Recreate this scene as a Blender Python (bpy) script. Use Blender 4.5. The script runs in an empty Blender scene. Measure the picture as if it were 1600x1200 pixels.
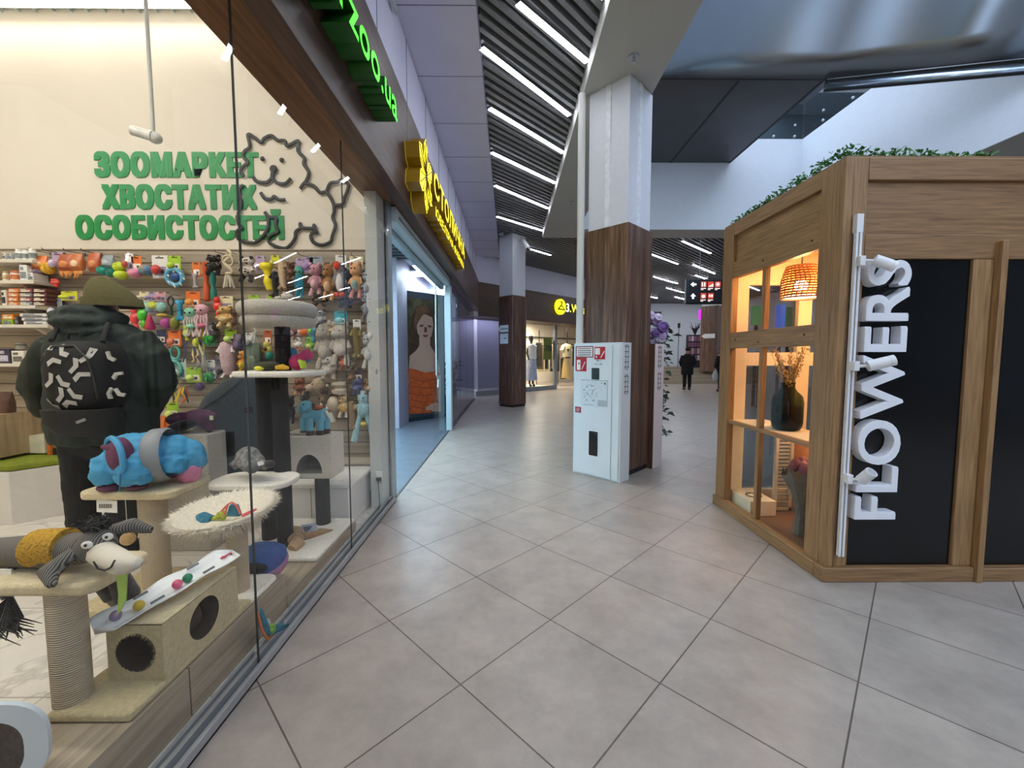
import bpy, math, random
from mathutils import Vector, Matrix, Euler
random.seed(7)
S = bpy.context.scene
COL = S.collection
PI = math.pi
# ------------------------------------------------------------------ camera
EYE = Vector((0, 0, 1.39)); PITCH = math.radians(3.92); YAW = math.radians(0.446); FPX = 642.0
cd = bpy.data.cameras.new('camera'); cam = bpy.data.objects.new('camera', cd); COL.objects.link(cam)
cam.location = EYE; cam.rotation_euler = (PI/2-PITCH, 0, -YAW)
cd.sensor_width = 36; cd.lens = 36*FPX/1600; cd.clip_start = .05; cd.clip_end = 200
S.camera = cam
# ------------------------------------------------------------------ world, exposure
w = bpy.data.worlds.new('world'); S.world = w; w.use_nodes = True
w.node_tree.nodes['Background'].inputs[0].default_value = (.66, .80, 1.0, 1)
w.node_tree.nodes['Background'].inputs[1].default_value = 1.7
S.view_settings.view_transform = 'Standard'; S.view_settings.look = 'None'
S.view_settings.gamma = 1; S.view_settings.use_curve_mapping = False
S.view_settings.exposure = 0.9
S.cycles.max_bounces = 8; S.cycles.diffuse_bounces = 4; S.cycles.glossy_bounces = 4
S.cycles.transparent_max_bounces = 16; S.cycles.sample_clamp_indirect = 4
S.cycles.caustics_reflective = False; S.cycles.caustics_refractive = False
LED_MALL, LED_PET, LED_JEWEL, LED_WEAR = 12.0, 36.0, 42.0, 55.0     # lamp strengths
# ------------------------------------------------------------------ picking a point at a known distance
_F = Vector((math.sin(YAW)*math.cos(PITCH), math.cos(YAW)*math.cos(PITCH), -math.sin(PITCH)))
_R = Vector((math.cos(YAW), -math.sin(YAW), 0)); _U = _R.cross(_F)
def ray(x, y): return _F + _R*((x-800)/FPX) - _U*((y-600)/FPX)
def pX(x, y, X): d = ray(x, y); return EYE + d*(X/d.x)
def pY(x, y, Y): d = ray(x, y); return EYE + d*(Y/d.y)
def pZ(x, y, Z): d = ray(x, y); return EYE + d*((Z-EYE.z)/d.z)
# ------------------------------------------------------------------ materials
def lin(h):
    if isinstance(h, str):
        h = h.lstrip('#'); c = [int(h[i:i+2], 16)/255 for i in (0, 2, 4)]
    else: c = h
    return tuple(((v+.055)/1.055)**2.4 if v > .04045 else v/12.92 for v in c)
_mc = {}
def nodes(name):
    m = bpy.data.materials.new(name); m.use_nodes = True
    return m, m.node_tree.nodes, m.node_tree.links, m.node_tree.nodes['Principled BSDF']
def M(col, rough=.55, metal=0, var=.10, scale=18, bump=0, name=None, emit=0, spec=.5, bscale=None, sheen=0):
    key = (col, rough, metal, var, scale, bump, emit, spec, bscale, sheen)
    if key in _mc: return _mc[key]
    m, N, L, B = nodes(name or 'surface_%d' % len(_mc)); c = lin(col)
    B.inputs['Roughness'].default_value = rough; B.inputs['Metallic'].default_value = metal
    B.inputs['Specular IOR Level'].default_value = spec
    if sheen: B.inputs['Sheen Weight'].default_value = sheen
    tc = N.new('ShaderNodeTexCoord'); nz = N.new('ShaderNodeTexNoise')
    nz.inputs['Scale'].default_value = scale; nz.inputs['Detail'].default_value = 4
    L.new(tc.outputs['Object'], nz.inputs['Vector'])
    r = N.new('ShaderNodeValToRGB')
    r.color_ramp.elements[0].position = .3; r.color_ramp.elements[1].position = .7
    r.color_ramp.elements[0].color = tuple(v*(1-var) for v in c)+(1,)
    r.color_ramp.elements[1].color = tuple(min(1, v*(1+var)) for v in c)+(1,)
    L.new(nz.outputs['Fac'], r.inputs[0]); L.new(r.outputs[0], B.inputs['Base Color'])
    if bump:
        bp = N.new('ShaderNodeBump'); bp.inputs['Strength'].default_value = bump; bp.inputs['Distance'].default_value = .01
        if bscale:
            n2 = N.new('ShaderNodeTexNoise'); n2.inputs['Scale'].default_value = bscale; n2.inputs['Detail'].default_value = 3
            L.new(tc.outputs['Object'], n2.inputs['Vector']); L.new(n2.outputs['Fac'], bp.inputs['Height'])
        else: L.new(nz.outputs['Fac'], bp.inputs['Height'])
        L.new(bp.outputs[0], B.inputs['Normal'])
    if emit:
        B.inputs['Emission Color'].default_value = c+(1,); B.inputs['Emission Strength'].default_value = emit
    _mc[key] = m; return m
def emis(col, s):
    key = ('e', col, s)
    if key in _mc: return _mc[key]
    m, N, L, B = nodes('lamp_glow_%d' % len(_mc)); c = lin(col)
    B.inputs['Base Color'].default_value = c+(1,); B.inputs['Roughness'].default_value = .5
    B.inputs['Emission Color'].default_value = c+(1,); B.inputs['Emission Strength'].default_value = s
    _mc[key] = m; return m
def plush(col, var=.16): return M(col, .95, 0, var, 60, .5, spec=.15, bscale=160, sheen=.25)
def rubber(col): return M(col, .32, 0, .05, 12)
def glass(name, tint=(1, 1, 1), refl=1.0, ior=1.5, rough=0.0):
    m = bpy.data.materials.new(name); m.use_nodes = True; N = m.node_tree.nodes; L = m.node_tree.links
    N.remove(N['Principled BSDF']); out = N['Material Output']
    t = N.new('ShaderNodeBsdfTransparent'); t.inputs[0].default_value = tuple(tint)+(1,)
    g = N.new('ShaderNodeBsdfGlossy'); g.inputs['Roughness'].default_value = rough
    fr = N.new('ShaderNodeFresnel'); fr.inputs[0].default_value = ior
    mu = N.new('ShaderNodeMath'); mu.operation = 'MULTIPLY'; mu.inputs[1].default_value = refl
    geo = N.new('ShaderNodeNewGeometry'); 
    mx = N.new('ShaderNodeMixShader'); L.new(fr.outputs[0], mu.inputs[0])
    ff = N.new('ShaderNodeMath'); ff.operation = 'SUBTRACT'; ff.inputs[0].default_value = 1; L.new(geo.outputs['Backfacing'], ff.inputs[1])   # the surface met first reflects
    m2 = N.new('ShaderNodeMath'); m2.operation = 'MULTIPLY'; L.new(mu.outputs[0], m2.inputs[0]); L.new(ff.outputs[0], m2.inputs[1]); L.new(m2.outputs[0], mx.inputs[0])
    L.new(t.outputs[0], mx.inputs[1]); L.new(g.outputs[0], mx.inputs[2]); L.new(mx.outputs[0], out.inputs[0])
    return m
def wood(name, cols, axis='Z', plank=None, rough=.45, grain=1.0, across='X'):
    """wood with grain along one axis, boards of slightly different tone when plank is a width"""
    m, N, L, B = nodes(name); B.inputs['Roughness'].default_value = rough
    tc = N.new('ShaderNodeTexCoord'); mp = N.new('ShaderNodeMapping'); L.new(tc.outputs['Object'], mp.inputs[0])
    sc = {'X': (1.2, 22, 22), 'Y': (22, 1.2, 22), 'Z': (22, 22, 1.2)}[axis]
    mp.inputs['Scale'].default_value = tuple(s*grain for s in sc)
    nz = N.new('ShaderNodeTexNoise'); nz.inputs['Scale'].default_value = 1.6; nz.inputs['Detail'].default_value = 6
    nz.inputs['Distortion'].default_value = .6; L.new(mp.outputs[0], nz.inputs['Vector'])
    r = N.new('ShaderNodeValToRGB'); e = r.color_ramp.elements
    e[0].position = .28; e[1].position = .74; e[0].color = lin(cols[0])+(1,); e[1].color = lin(cols[-1])+(1,)
    if len(cols) > 2:
        k = e.new(.5); k.color = lin(cols[1])+(1,)
    L.new(nz.outputs['Fac'], r.inputs[0]); outc = r.outputs[0]
    if plank:
        sx = N.new('ShaderNodeSeparateXYZ'); L.new(tc.outputs['Object'], sx.inputs[0])
        if across == 'D':
            ad = N.new('ShaderNodeMath'); ad.operation = 'SUBTRACT'
            L.new(sx.outputs['X'], ad.inputs[0]); L.new(sx.outputs['Y'], ad.inputs[1]); src = ad.outputs[0]
        elif across == 'S':
            ad = N.new('ShaderNodeMath'); ad.operation = 'ADD'
            a2 = N.new('ShaderNodeMath'); a2.operation = 'ABSOLUTE'
            L.new(sx.outputs['X'], ad.inputs[0]); L.new(sx.outputs['Y'], ad.inputs[1]); src = ad.outputs[0]
        else: src = sx.outputs[across]
        dv = N.new('ShaderNodeMath'); dv.operation = 'DIVIDE'; dv.inputs[1].default_value = plank; L.new(src, dv.inputs[0])
        fl = N.new('ShaderNodeMath'); fl.operation = 'FLOOR'; L.new(dv.outputs[0], fl.inputs[0])
        wn = N.new('ShaderNodeTexWhiteNoise'); wn.noise_dimensions = '1D'; L.new(fl.outputs[0], wn.inputs['W'])
        mr = N.new('ShaderNodeMapRange'); mr.inputs[3].default_value = .72; mr.inputs[4].default_value = 1.2
        L.new(wn.outputs['Value'], mr.inputs[0])
        hs = N.new('ShaderNodeHueSaturation'); L.new(outc, hs.inputs['Color']); L.new(mr.outputs[0], hs.inputs['Value'])
        outc = hs.outputs[0]
    L.new(outc, B.inputs['Base Color'])
    bp = N.new('ShaderNodeBump'); bp.inputs['Strength'].default_value = .12; bp.inputs['Distance'].default_value = .005
    L.new(nz.outputs['Fac'], bp.inputs['Height']); L.new(bp.outputs[0], B.inputs['Normal'])
    return m
def tiles(name, size, rot, loc, c1, c2, mortar, msize, rough, cloud=.12, vein=None):
    m, N, L, B = nodes(name); B.inputs['Roughness'].default_value = rough
    tc = N.new('ShaderNodeTexCoord'); mp = N.new('ShaderNodeMapping'); L.new(tc.outputs['Object'], mp.inputs[0])
    mp.inputs['Rotation'].default_value = (0, 0, rot); mp.inputs['Location'].default_value = loc
    br = N.new('ShaderNodeTexBrick'); br.offset = 0; br.squash = 1
    br.inputs['Scale'].default_value = 1; br.inputs['Brick Width'].default_value = size; br.inputs['Row Height'].default_value = size
    br.inputs['Mortar Size'].default_value = msize; br.inputs['Mortar Smooth'].default_value = .2
    br.inputs['Color1'].default_value = lin(c1)+(1,); br.inputs['Color2'].default_value = lin(c2)+(1,); br.inputs['Mortar'].default_value = lin(mortar)+(1,)
    L.new(mp.outputs[0], br.inputs['Vector'])
    nz = N.new('ShaderNodeTexNoise'); nz.inputs['Scale'].default_value = 3.5; nz.inputs['Detail'].default_value = 9; nz.inputs['Roughness'].default_value = .72
    L.new(tc.outputs['Object'], nz.inputs['Vector'])
    mr = N.new('ShaderNodeMapRange'); mr.inputs[1].default_value = .3; mr.inputs[2].default_value = .7
    mr.inputs[3].default_value = 1-cloud; mr.inputs[4].default_value = 1+cloud; L.new(nz.outputs['Fac'], mr.inputs[0])
    hs = N.new('ShaderNodeHueSaturation'); L.new(br.outputs['Color'], hs.inputs['Color']); L.new(mr.outputs[0], hs.inputs['Value'])
    col = hs.outputs[0]
    if vein:
        wv = N.new('ShaderNodeTexNoise'); wv.inputs['Scale'].default_value = 1.7; wv.inputs['Detail'].default_value = 5; wv.inputs['Distortion'].default_value = 1.8
        L.new(tc.outputs['Object'], wv.inputs['Vector'])
        cr = N.new('ShaderNodeValToRGB'); e = cr.color_ramp.elements
        e[0].position = .47; e[0].color = (0, 0, 0, 1); e[1].position = .53; e[1].color = (0, 0, 0, 1); k = e.new(.5); k.color = (1, 1, 1, 1)
        L.new(wv.outputs['Fac'], cr.inputs[0])
        ml = N.new('ShaderNodeMath'); ml.operation = 'MULTIPLY'; ml.inputs[1].default_value = .45; L.new(cr.outputs[0], ml.inputs[0])
        mx = N.new('ShaderNodeMixRGB'); L.new(ml.outputs[0], mx.inputs[0]); L.new(col, mx.inputs[1]); mx.inputs[2].default_value = lin(vein)+(1,)
        col = mx.outputs[0]
    L.new(col, B.inputs['Base Color'])
    rr = N.new('ShaderNodeMapRange'); rr.inputs[3].default_value = rough*.8; rr.inputs[4].default_value = rough*1.25
    L.new(nz.outputs['Fac'], rr.inputs[0]); L.new(rr.outputs[0], B.inputs['Roughness'])
    bp = N.new('ShaderNodeBump'); bp.inputs['Strength'].default_value = .25; bp.inputs['Distance'].default_value = .004; bp.invert = True
    L.new(br.outputs['Fac'], bp.inputs['Height']); L.new(bp.outputs[0], B.inputs['Normal'])
    return m
def sisal(name, col):
    m, N, L, B = nodes(name); B.inputs['Roughness'].default_value = .9
    tc = N.new('ShaderNodeTexCoord'); wv = N.new('ShaderNodeTexWave'); wv.bands_direction = 'Z'
    wv.inputs['Scale'].default_value = 42; wv.inputs['Distortion'].default_value = .6; wv.inputs['Detail'].default_value = 2
    L.new(tc.outputs['Object'], wv.inputs['Vector']); c = lin(col)
    r = N.new('ShaderNodeValToRGB'); r.color_ramp.elements[0].color = tuple(v*.62 for v in c)+(1,); r.color_ramp.elements[1].color = c+(1,)
    L.new(wv.outputs['Fac'], r.inputs[0]); L.new(r.outputs[0], B.inputs['Base Color'])
    bp = N.new('ShaderNodeBump'); bp.inputs['Strength'].default_value = .6; bp.inputs['Distance'].default_value = .006
    L.new(wv.outputs['Fac'], bp.inputs['Height']); L.new(bp.outputs[0], B.inputs['Normal'])
    return m
def knit(name, c1, c2, scale=60, axis='X'):
    m, N, L, B = nodes(name); B.inputs['Roughness'].default_value = .95; B.inputs['Specular IOR Level'].default_value = .15
    tc = N.new('ShaderNodeTexCoord'); wv = N.new('ShaderNodeTexWave'); wv.bands_direction = axis
    wv.inputs['Scale'].default_value = scale; wv.inputs['Distortion'].default_value = 1.2
    L.new(tc.outputs['Object'], wv.inputs['Vector'])
    r = N.new('ShaderNodeValToRGB'); r.color_ramp.elements[0].color = lin(c1)+(1,); r.color_ramp.elements[1].color = lin(c2)+(1,)
    L.new(wv.outputs['Fac'], r.inputs[0]); L.new(r.outputs[0], B.inputs['Base Color'])
    return m
def spots(name, c1, c2, scale=40, thr=.35):
    m, N, L, B = nodes(name); B.inputs['Roughness'].default_value = .9
    tc = N.new('ShaderNodeTexCoord'); vo = N.new('ShaderNodeTexVoronoi'); vo.inputs['Scale'].default_value = scale
    L.new(tc.outputs['Object'], vo.inputs['Vector'])
    r = N.new('ShaderNodeValToRGB'); r.color_ramp.interpolation = 'CONSTANT'
    r.color_ramp.elements[0].color = lin(c1)+(1,); r.color_ramp.elements[1].color = lin(c2)+(1,); r.color_ramp.elements[1].position = thr
    L.new(vo.outputs['Distance'], r.inputs[0]); L.new(r.outputs[0], B.inputs['Base Color'])
    return m
# ------------------------------------------------------------------ mesh building
class MB:
    def __init__(s): s.v = []; s.f = []; s.mi = []
    def add(s, vs, fs, m=0):
        b = len(s.v); s.v += [Vector(v) for v in vs]
        for f in fs: s.f.append([i+b for i in f]); s.mi.append(m)
        return s
    def box(s, a, b, m=0, rot=None, piv=None):
        x0, y0, z0 = a; x1, y1, z1 = b
        vs = [Vector(p) for p in ((x0,y0,z0),(x1,y0,z0),(x1,y1,z0),(x0,y1,z0),(x0,y0,z1),(x1,y0,z1),(x1,y1,z1),(x0,y1,z1))]
        if rot:
            c = Vector(piv) if piv else sum(vs, Vector())/8
            R = Euler(rot).to_matrix() if not isinstance(rot, Matrix) else rot
            vs = [c+R@(v-c) for v in vs]
        return s.add(vs, [(0,3,2,1),(4,5,6,7),(0,1,5,4),(1,2,6,5),(2,3,7,6),(3,0,4,7)], m)
    def cyl(s, p0, p1, r0, r1=None, n=16, m=0, caps=True):
        return s.tube([p0, p1], [r0, r0 if r1 is None else r1], n, m, caps=caps)
    def tube(s, pts, r, n=8, m=0, closed=False, caps=True, flat=None):
        pts = [Vector(p) for p in pts]; k = len(pts)
        rs = r if isinstance(r, (list, tuple)) else [r]*k
        vs = []; prev = None
        for i, p in enumerate(pts):
            a = pts[(i-1) % k] if (closed or i > 0) else pts[i]; c = pts[(i+1) % k] if (closed or i < k-1) else pts[i]
            t = (c-a); t = t.normalized() if t.length > 1e-9 else Vector((0, 0, 1))
            if prev is None:
                u = t.cross(Vector((0, 0, 1)));
                if u.length < 1e-3: u = Vector((1, 0, 0))
            else: u = prev - t*prev.dot(t)
            u.normalize(); prev = u; q = t.cross(u)
            for j in range(n):
                ang = 2*PI*j/n; d = u*math.cos(ang)+q*math.sin(ang)
                if flat: d = Vector(d[x]*flat[x] for x in range(3))
                vs.append(p+d*rs[i])
        fs = []
        for i in range(k if closed else k-1):
            for j in range(n):
                fs.append((i*n+j, i*n+(j+1) % n, ((i+1) % k)*n+(j+1) % n, ((i+1) % k)*n+j))
        if caps and not closed: fs += [tuple(range(n-1, -1, -1)), tuple((k-1)*n+j for j in range(n))]
        return s.add(vs, fs, m)
    def ell(s, c, r, rot=None, nu=16, nv=10, m=0):
        c = Vector(c); r = (r, r, r) if not isinstance(r, (tuple, list)) else r
        R = Euler(rot).to_matrix() if rot else None
        vs = []
        for i in range(nv+1):
            th = PI*i/nv
            for j in range(nu):
                ph = 2*PI*j/nu
                d = Vector((r[0]*math.sin(th)*math.cos(ph), r[1]*math.sin(th)*math.sin(ph), r[2]*math.cos(th)))
                vs.append(c+(R@d if R else d))
        fs = [(i*nu+j, (i+1)*nu+j, (i+1)*nu+(j+1) % nu, i*nu+(j+1) % nu) for i in range(nv) for j in range(nu)]
        return s.add(vs, fs, m)
    def lathe(s, prof, c=(0, 0, 0), n=24, m=0, sx=1, sy=1):
        c = Vector(c)
        vs = [c+Vector((r*sx*math.cos(2*PI*j/n), r*sy*math.sin(2*PI*j/n), z)) for r, z in prof for j in range(n)]
        fs = [(i*n+j, i*n+(j+1) % n, (i+1)*n+(j+1) % n, (i+1)*n+j) for i in range(len(prof)-1) for j in range(n)]
        return s.add(vs, fs, m)
    def prism(s, poly, ext, m=0, m_side=None):
        poly = [Vector(p) for p in poly]; e = Vector(ext); n = len(poly)
        s.add(poly+[p+e for p in poly], [tuple(range(n-1, -1, -1)), tuple(range(n, 2*n))], m)
        b = len(s.v)-2*n
        for i in range(n):
            s.f.append([b+i, b+(i+1) % n, b+n+(i+1) % n, b+n+i]); s.mi.append(m if m_side is None else m_side)
        return s
    def torus(s, c, R, r, ax=(0, 0, 1), n=28, k=10, m=0, sx=1, sy=1):
        q = Vector((0, 0, 1)).rotation_difference(Vector(ax))
        pts = [Vector(c)+q@Vector((R*sx*math.cos(2*PI*i/n), R*sy*math.sin(2*PI*i/n), 0)) for i in range(n)]
        return s.tube(pts, r, k, m, closed=True)
    def loft(s, rings, n=24, m=0, p=2.0, caps=True):
        """rings: (centre, rx, ry[, yaw]) horizontal super-ellipses"""
        vs = []
        for g in rings:
            c = Vector(g[0]); yaw = g[3] if len(g) > 3 else 0
            for j in range(n):
                a = 2*PI*j/n; ca, sa = math.cos(a), math.sin(a)
                x = g[1]*math.copysign(abs(ca)**(2/p), ca); y = g[2]*math.copysign(abs(sa)**(2/p), sa)
                vs.append(c+Vector((x*math.cos(yaw)-y*math.sin(yaw), x*math.sin(yaw)+y*math.cos(yaw), 0)))
        k = len(rings)
        fs = [(i*n+j, i*n+(j+1) % n, (i+1)*n+(j+1) % n, (i+1)*n+j) for i in range(k-1) for j in range(n)]
        if caps: fs += [tuple(range(n-1, -1, -1)), tuple((k-1)*n+j for j in range(n))]
        return s.add(vs, fs, m)
    def plate_hole(s, c, u, v, hw, hh, rx, ry, depth, m=0, m_in=1, n=40, cy=0, cx=0):
        """rectangular plate with an elliptic hole; the hole runs depth back along u x v reversed"""
        c = Vector(c); u = Vector(u); v = Vector(v); nn = u.cross(v)
        o, h = [], []
        for j in range(n):
            a = 2*PI*j/n+PI/4
            ca, sa = math.cos(a), math.sin(a); k = 1/max(abs(ca), abs(sa))
            o.append(c+u*(hw*ca*k)+v*(hh*sa*k)); h.append(c+u*(cx+rx*ca)+v*(cy+ry*sa))
        s.add(o+h, [(j, (j+1) % n, n+(j+1) % n, n+j) for j in range(n)], m)
        s.add(h+[p-nn*depth for p in h], [(j, (j+1) % n, n+(j+1) % n, n+j) for j in range(n)]+[tuple(range(n, 2*n))], m_in)
        return s
    def build(s, name, mats, parent=None, smooth=35, bevel=0, remesh=0, soft=0, sub=0, seg=2, disp=None):
        me = bpy.data.meshes.new(name); me.from_pydata([tuple(v) for v in s.v], [], s.f)
        mats = mats if isinstance(mats, (list, tuple)) else [mats]
        for m in mats: me.materials.append(m)
        if len(mats) > 1: me.polygons.foreach_set('material_index', s.mi)
        me.validate(); me.update()
        if smooth:
            me.shade_smooth()
            if smooth < 170: me.set_sharp_from_angle(angle=math.radians(smooth))
        o = bpy.data.objects.new(name, me); COL.objects.link(o)
        if remesh:
            r = o.modifiers.new('merge', 'REMESH'); r.mode = 'VOXEL'; r.voxel_size = remesh; r.use_smooth_shade = True
            if soft:
                sm = o.modifiers.new('soft', 'SMOOTH'); sm.factor = .5; sm.iterations = soft
        if bevel:
            b = o.modifiers.new('edge', 'BEVEL'); b.width = bevel; b.segments = seg; b.limit_method = 'ANGLE'; b.angle_limit = math.radians(40)
        if sub:
            b = o.modifiers.new('round', 'SUBSURF'); b.levels = sub; b.render_levels = sub
        if disp:
            t = bpy.data.textures.new(name+'_cloud', 'CLOUDS'); t.noise_scale = disp[1]
            d = o.modifiers.new('folds', 'DISPLACE'); d.texture = t; d.strength = disp[0]; d.mid_level = .5; d.texture_coords = 'GLOBAL'
        if parent is not None: attach(o, parent)
        return o
def attach(o, parent):
    o.parent = parent
    if parent.type == 'EMPTY': o.matrix_parent_inverse = Matrix.LocRotScale(parent.location, parent.rotation_euler, None).inverted()
def tag(o, label, cat, group=None, kind=None):
    if kind: o['kind'] = kind
    if label: o['label'] = label
    if cat: o['category'] = cat
    if group: o['group'] = group
    return o
def thing(name, label, cat, loc=(0, 0, 0), group=None):
    o = bpy.data.objects.new(name, None); COL.objects.link(o); o.location = loc; o.empty_display_size = .05
    return tag(o, label, cat, group)
def struct(o, label=None, cat=None): o['kind'] = 'structure'; return tag(o, label, cat)
def dup(root, delta, label, group=None):
    r = root.copy(); COL.objects.link(r); r.location = root.location+Vector(delta); r['label'] = label
    if group: r['group'] = group
    for ch in list(root.children):
        c = ch.copy(); COL.objects.link(c); c.parent = r; c.matrix_parent_inverse = ch.matrix_parent_inverse
        for g in ch.children:
            d = g.copy(); COL.objects.link(d); d.parent = c; d.matrix_parent_inverse = g.matrix_parent_inverse
    return r
def text_mb(body, w, h, depth, org, ux, uz, bold=.0, mats=(0, 1), mb=None, shear=0, res=5):
    """lettering fitted to w x h; org lower left corner of the back, ux reading direction, uz up, sticks out ux x uz"""
    cu = bpy.data.curves.new('t', 'FONT'); cu.body = body; cu.size = 1; cu.extrude = .5; cu.resolution_u = res
    cu.shear = shear; cu.space_character = 1+bold*2.2
    ob = bpy.data.objects.new('t', cu); me = ob.to_mesh()
    c1 = [v.co.copy() for v in me.vertices]; f1 = [list(p.vertices) for p in me.polygons]; n1 = [p.normal.z for p in me.polygons]
    ob.to_mesh_clear(); bpy.data.objects.remove(ob); bpy.data.curves.remove(cu)
    co, fs, nz = [], [], []
    ks = [(0, 0)] if not bold else [(bold*q/2, s*bold*.5) for q in (-2, -1, 0, 1, 2) for s in (-1, 1)]
    for dx, dy in ks:                                  # heavier strokes: the outline repeated at small shifts
        n0 = len(co); kk = len(co)//len(c1); co += [c+Vector((dx+.0011*kk, dy+.0006*kk, 0 if c.z < 0 else -.0004*kk/depth)) for c in c1]; fs += [[i+n0 for i in f] for f in f1]; nz += n1
    x0 = min(c.x for c in co); x1 = max(c.x for c in co); y0 = min(c.y for c in co); y1 = max(c.y for c in co)
    ux = Vector(ux); uz = Vector(uz); nn = ux.cross(uz); org = Vector(org); mb = mb or MB()
    if w is None: w = (x1-x0)/(y1-y0)*h
    b = len(mb.v)
    mb.v += [org+ux*((c.x-x0)/(x1-x0)*w)+uz*((c.y-y0)/(y1-y0)*h)+nn*((c.z+.5)*depth) for c in co]
    for f, z in zip(fs, nz): mb.f.append([i+b for i in f]); mb.mi.append(mats[0] if z > .5 else mats[1])
    return mb
def arc(c, r, a0, a1, n, plane='XZ'):
    out = []
    for i in range(n+1):
        a = a0+(a1-a0)*i/n; p = Vector((r*math.cos(a), 0, r*math.sin(a))) if plane == 'XZ' else Vector((r*math.cos(a), r*math.sin(a), 0))
        out.append(Vector(c)+p)
    return out
# ================================================================== SETTING
WHITE = M('#d9d9de', .6, var=.03, scale=3, name='white_paint'); LILAC = M('#d6d7ef', .45, var=.03, scale=2, name='lilac_panel')
BEIGE = M('#b3b2ae', .6, var=.03, scale=2, name='grey_plaster'); CREAM = M('#dfd6c6', .7, var=.03, scale=2, name='cream_wall')
DARK = M('#17181b', .5, name='black_paint'); STEEL = M('#b4b8bc', .38, .6, .05, 6, name='aluminium'); SLAT = M('#77797c', .5, var=.05, name='grey_slat')
WALNUT = wood('walnut_upright', ['#412d25', '#624739', '#836757'], 'Z', .085, .42, 1.0, 'X')
WALNUTH = wood('walnut_level', ['#33221d', '#4f372e', '#6b4e42'], 'Y', .3, .42, .8, 'Z')
WALNUTD = wood('walnut_band', ['#2c1a14', '#4a2f24', '#62432f'], 'X', .11, .45, .8, 'Z')
OAK = wood('oak_upright', ['#7a5b3d', '#96734c', '#ab865c'], 'Z', None, .45, 2.0)
OAKX = wood('oak_level', ['#725539', '#8c6a47', '#a07a54'], 'X', None, .45, 2.0)
OAKY = wood('oak_side', ['#7a5b3d', '#96734c', '#ab865c'], 'Y', None, .45, 2.0)
FLOORM = tiles('grey_stone_tile', .6, PI/4, (.1138, .1765, 0), '#a59b92', '#9d948c', '#5d544d', .0035, .34, .2)
MARBLE = tiles('white_marble_tile', .6, 0, (.1, .2, 0), '#e6e0d6', '#ded8ce', '#a8a196', .003, .22, .05, '#9a948c')
BLUEFL = M('#5d6b78', .35, var=.18, scale=4, name='blue_grey_floor')
XG = -1.112
def boxo(name, a, b, mat, **k): return MB().box(a, b).build(name, mat, **k)
f = MB().box((XG, -9, -.1), (16, 26, 0)).box((-5, 13.0, -.1), (XG, 26, 0)); struct(f.build('floor', FLOORM))
struct(boxo('floor_marble', (-6, -3, -.1), (XG, 3.86, 0), MARBLE))
struct(boxo('floor_jewellery', (-6, 3.98, -.1), (XG, 13.0, .002), BLUEFL))
# --- pet shop shell
struct(boxo('wall_pet_back', (-6, 3.86, 0), (XG-.02, 3.98, 4.55), CREAM))
struct(boxo('wall_pet_left', (-6.1, -3, 0), (-6, 3.98, 4.55), CREAM))
struct(boxo('wall_pet_near', (-6.1, -3.1, 0), (XG, -3, 4.55), CREAM))
g = MB()
GRID = M('#b9c2bd', .5, var=.03, name='grid_ceiling')
for i in range(34):
    x = -5.95+i*.15; g.box((x, -2.9, 4.40), (x+.015, 3.86, 4.46))
for i in range(46):
    y = -2.95+i*.15; g.box((-6, y, 4.40), (XG-.05, y+.015, 4.46))
struct(g.build('ceiling_pet_grid', GRID, smooth=0))
struct(boxo('ceiling_pet', (-6.1, -3.1, 4.55), (XG, 3.98, 4.65), M('#8b928e', .7)))
LAT = wood('pale_slat_board', ['#9a8a76', '#b3a48f', '#c2b5a1'], 'X', .11, .5, .7, 'Z')
struct(boxo('wall_pet_slatboard', (-6, 3.82, .30), (-1.255, 3.86, 2.355), LAT))
g = MB()
for i in range(19): g.box((-6, 3.815, .36+i*.11), (-1.256, 3.825, .368+i*.11))
struct(g.build('trim_slatboard_grooves', M('#6d5f50', .6), smooth=0))
struct(boxo('baseboard_pet', (-6, 3.83, 0), (-1.25, 3.86, .1), M('#8c8f92', .4)))
# pilaster between the shops, glass end
struct(boxo('pillar_pet_end', (-1.25, 3.66, 0), (XG-.035, 3.86, 4.5), M('#c4c8c6', .5, var=.03)))
struct(MB().box((XG-.035, 3.86, 0), (XG+.0, 4.0, 2.82)).build('trim_glass_end', M('#9aa4aa', .3, .6), bevel=.004))
# --- storefront glazing: three panes as in the photo, one more behind the camera
PANE = glass('shop_glass', (.985, .99, .985), .75)
ys = [-2.9, .2, 1.745, 2.83, 3.86]
for i in range(4):
    p = MB().box((XG-.006, ys[i]+.003, .03), (XG+.006, ys[i+1]-.003, 2.86)).build('window_%d' % (i+1), PANE, smooth=0); struct(p)
g = MB()
for y in ys[1:4]: g.box((XG-.004, y-.0025, .03), (XG+.004, y+.0025, 2.86))
struct(g.build('trim_glass_joints', M('#2a2f30', .3), smooth=0))
g = MB().box((XG-.075, -2.9, 0), (XG+.03, 3.86, .012)).box((XG+.012, -2.9, .0), (XG+.03, 3.86, .045)).box((XG-.03, -2.9, 0), (XG-.012, 3.86, .05)).box((XG-.075, -2.9, 0), (XG-.062, 3.86, .03)).box((XG-.05, -2.9, 0), (XG-.044, 3.86, .025))
struct(g.build('trim_floor_rail', STEEL, bevel=.002))
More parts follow.
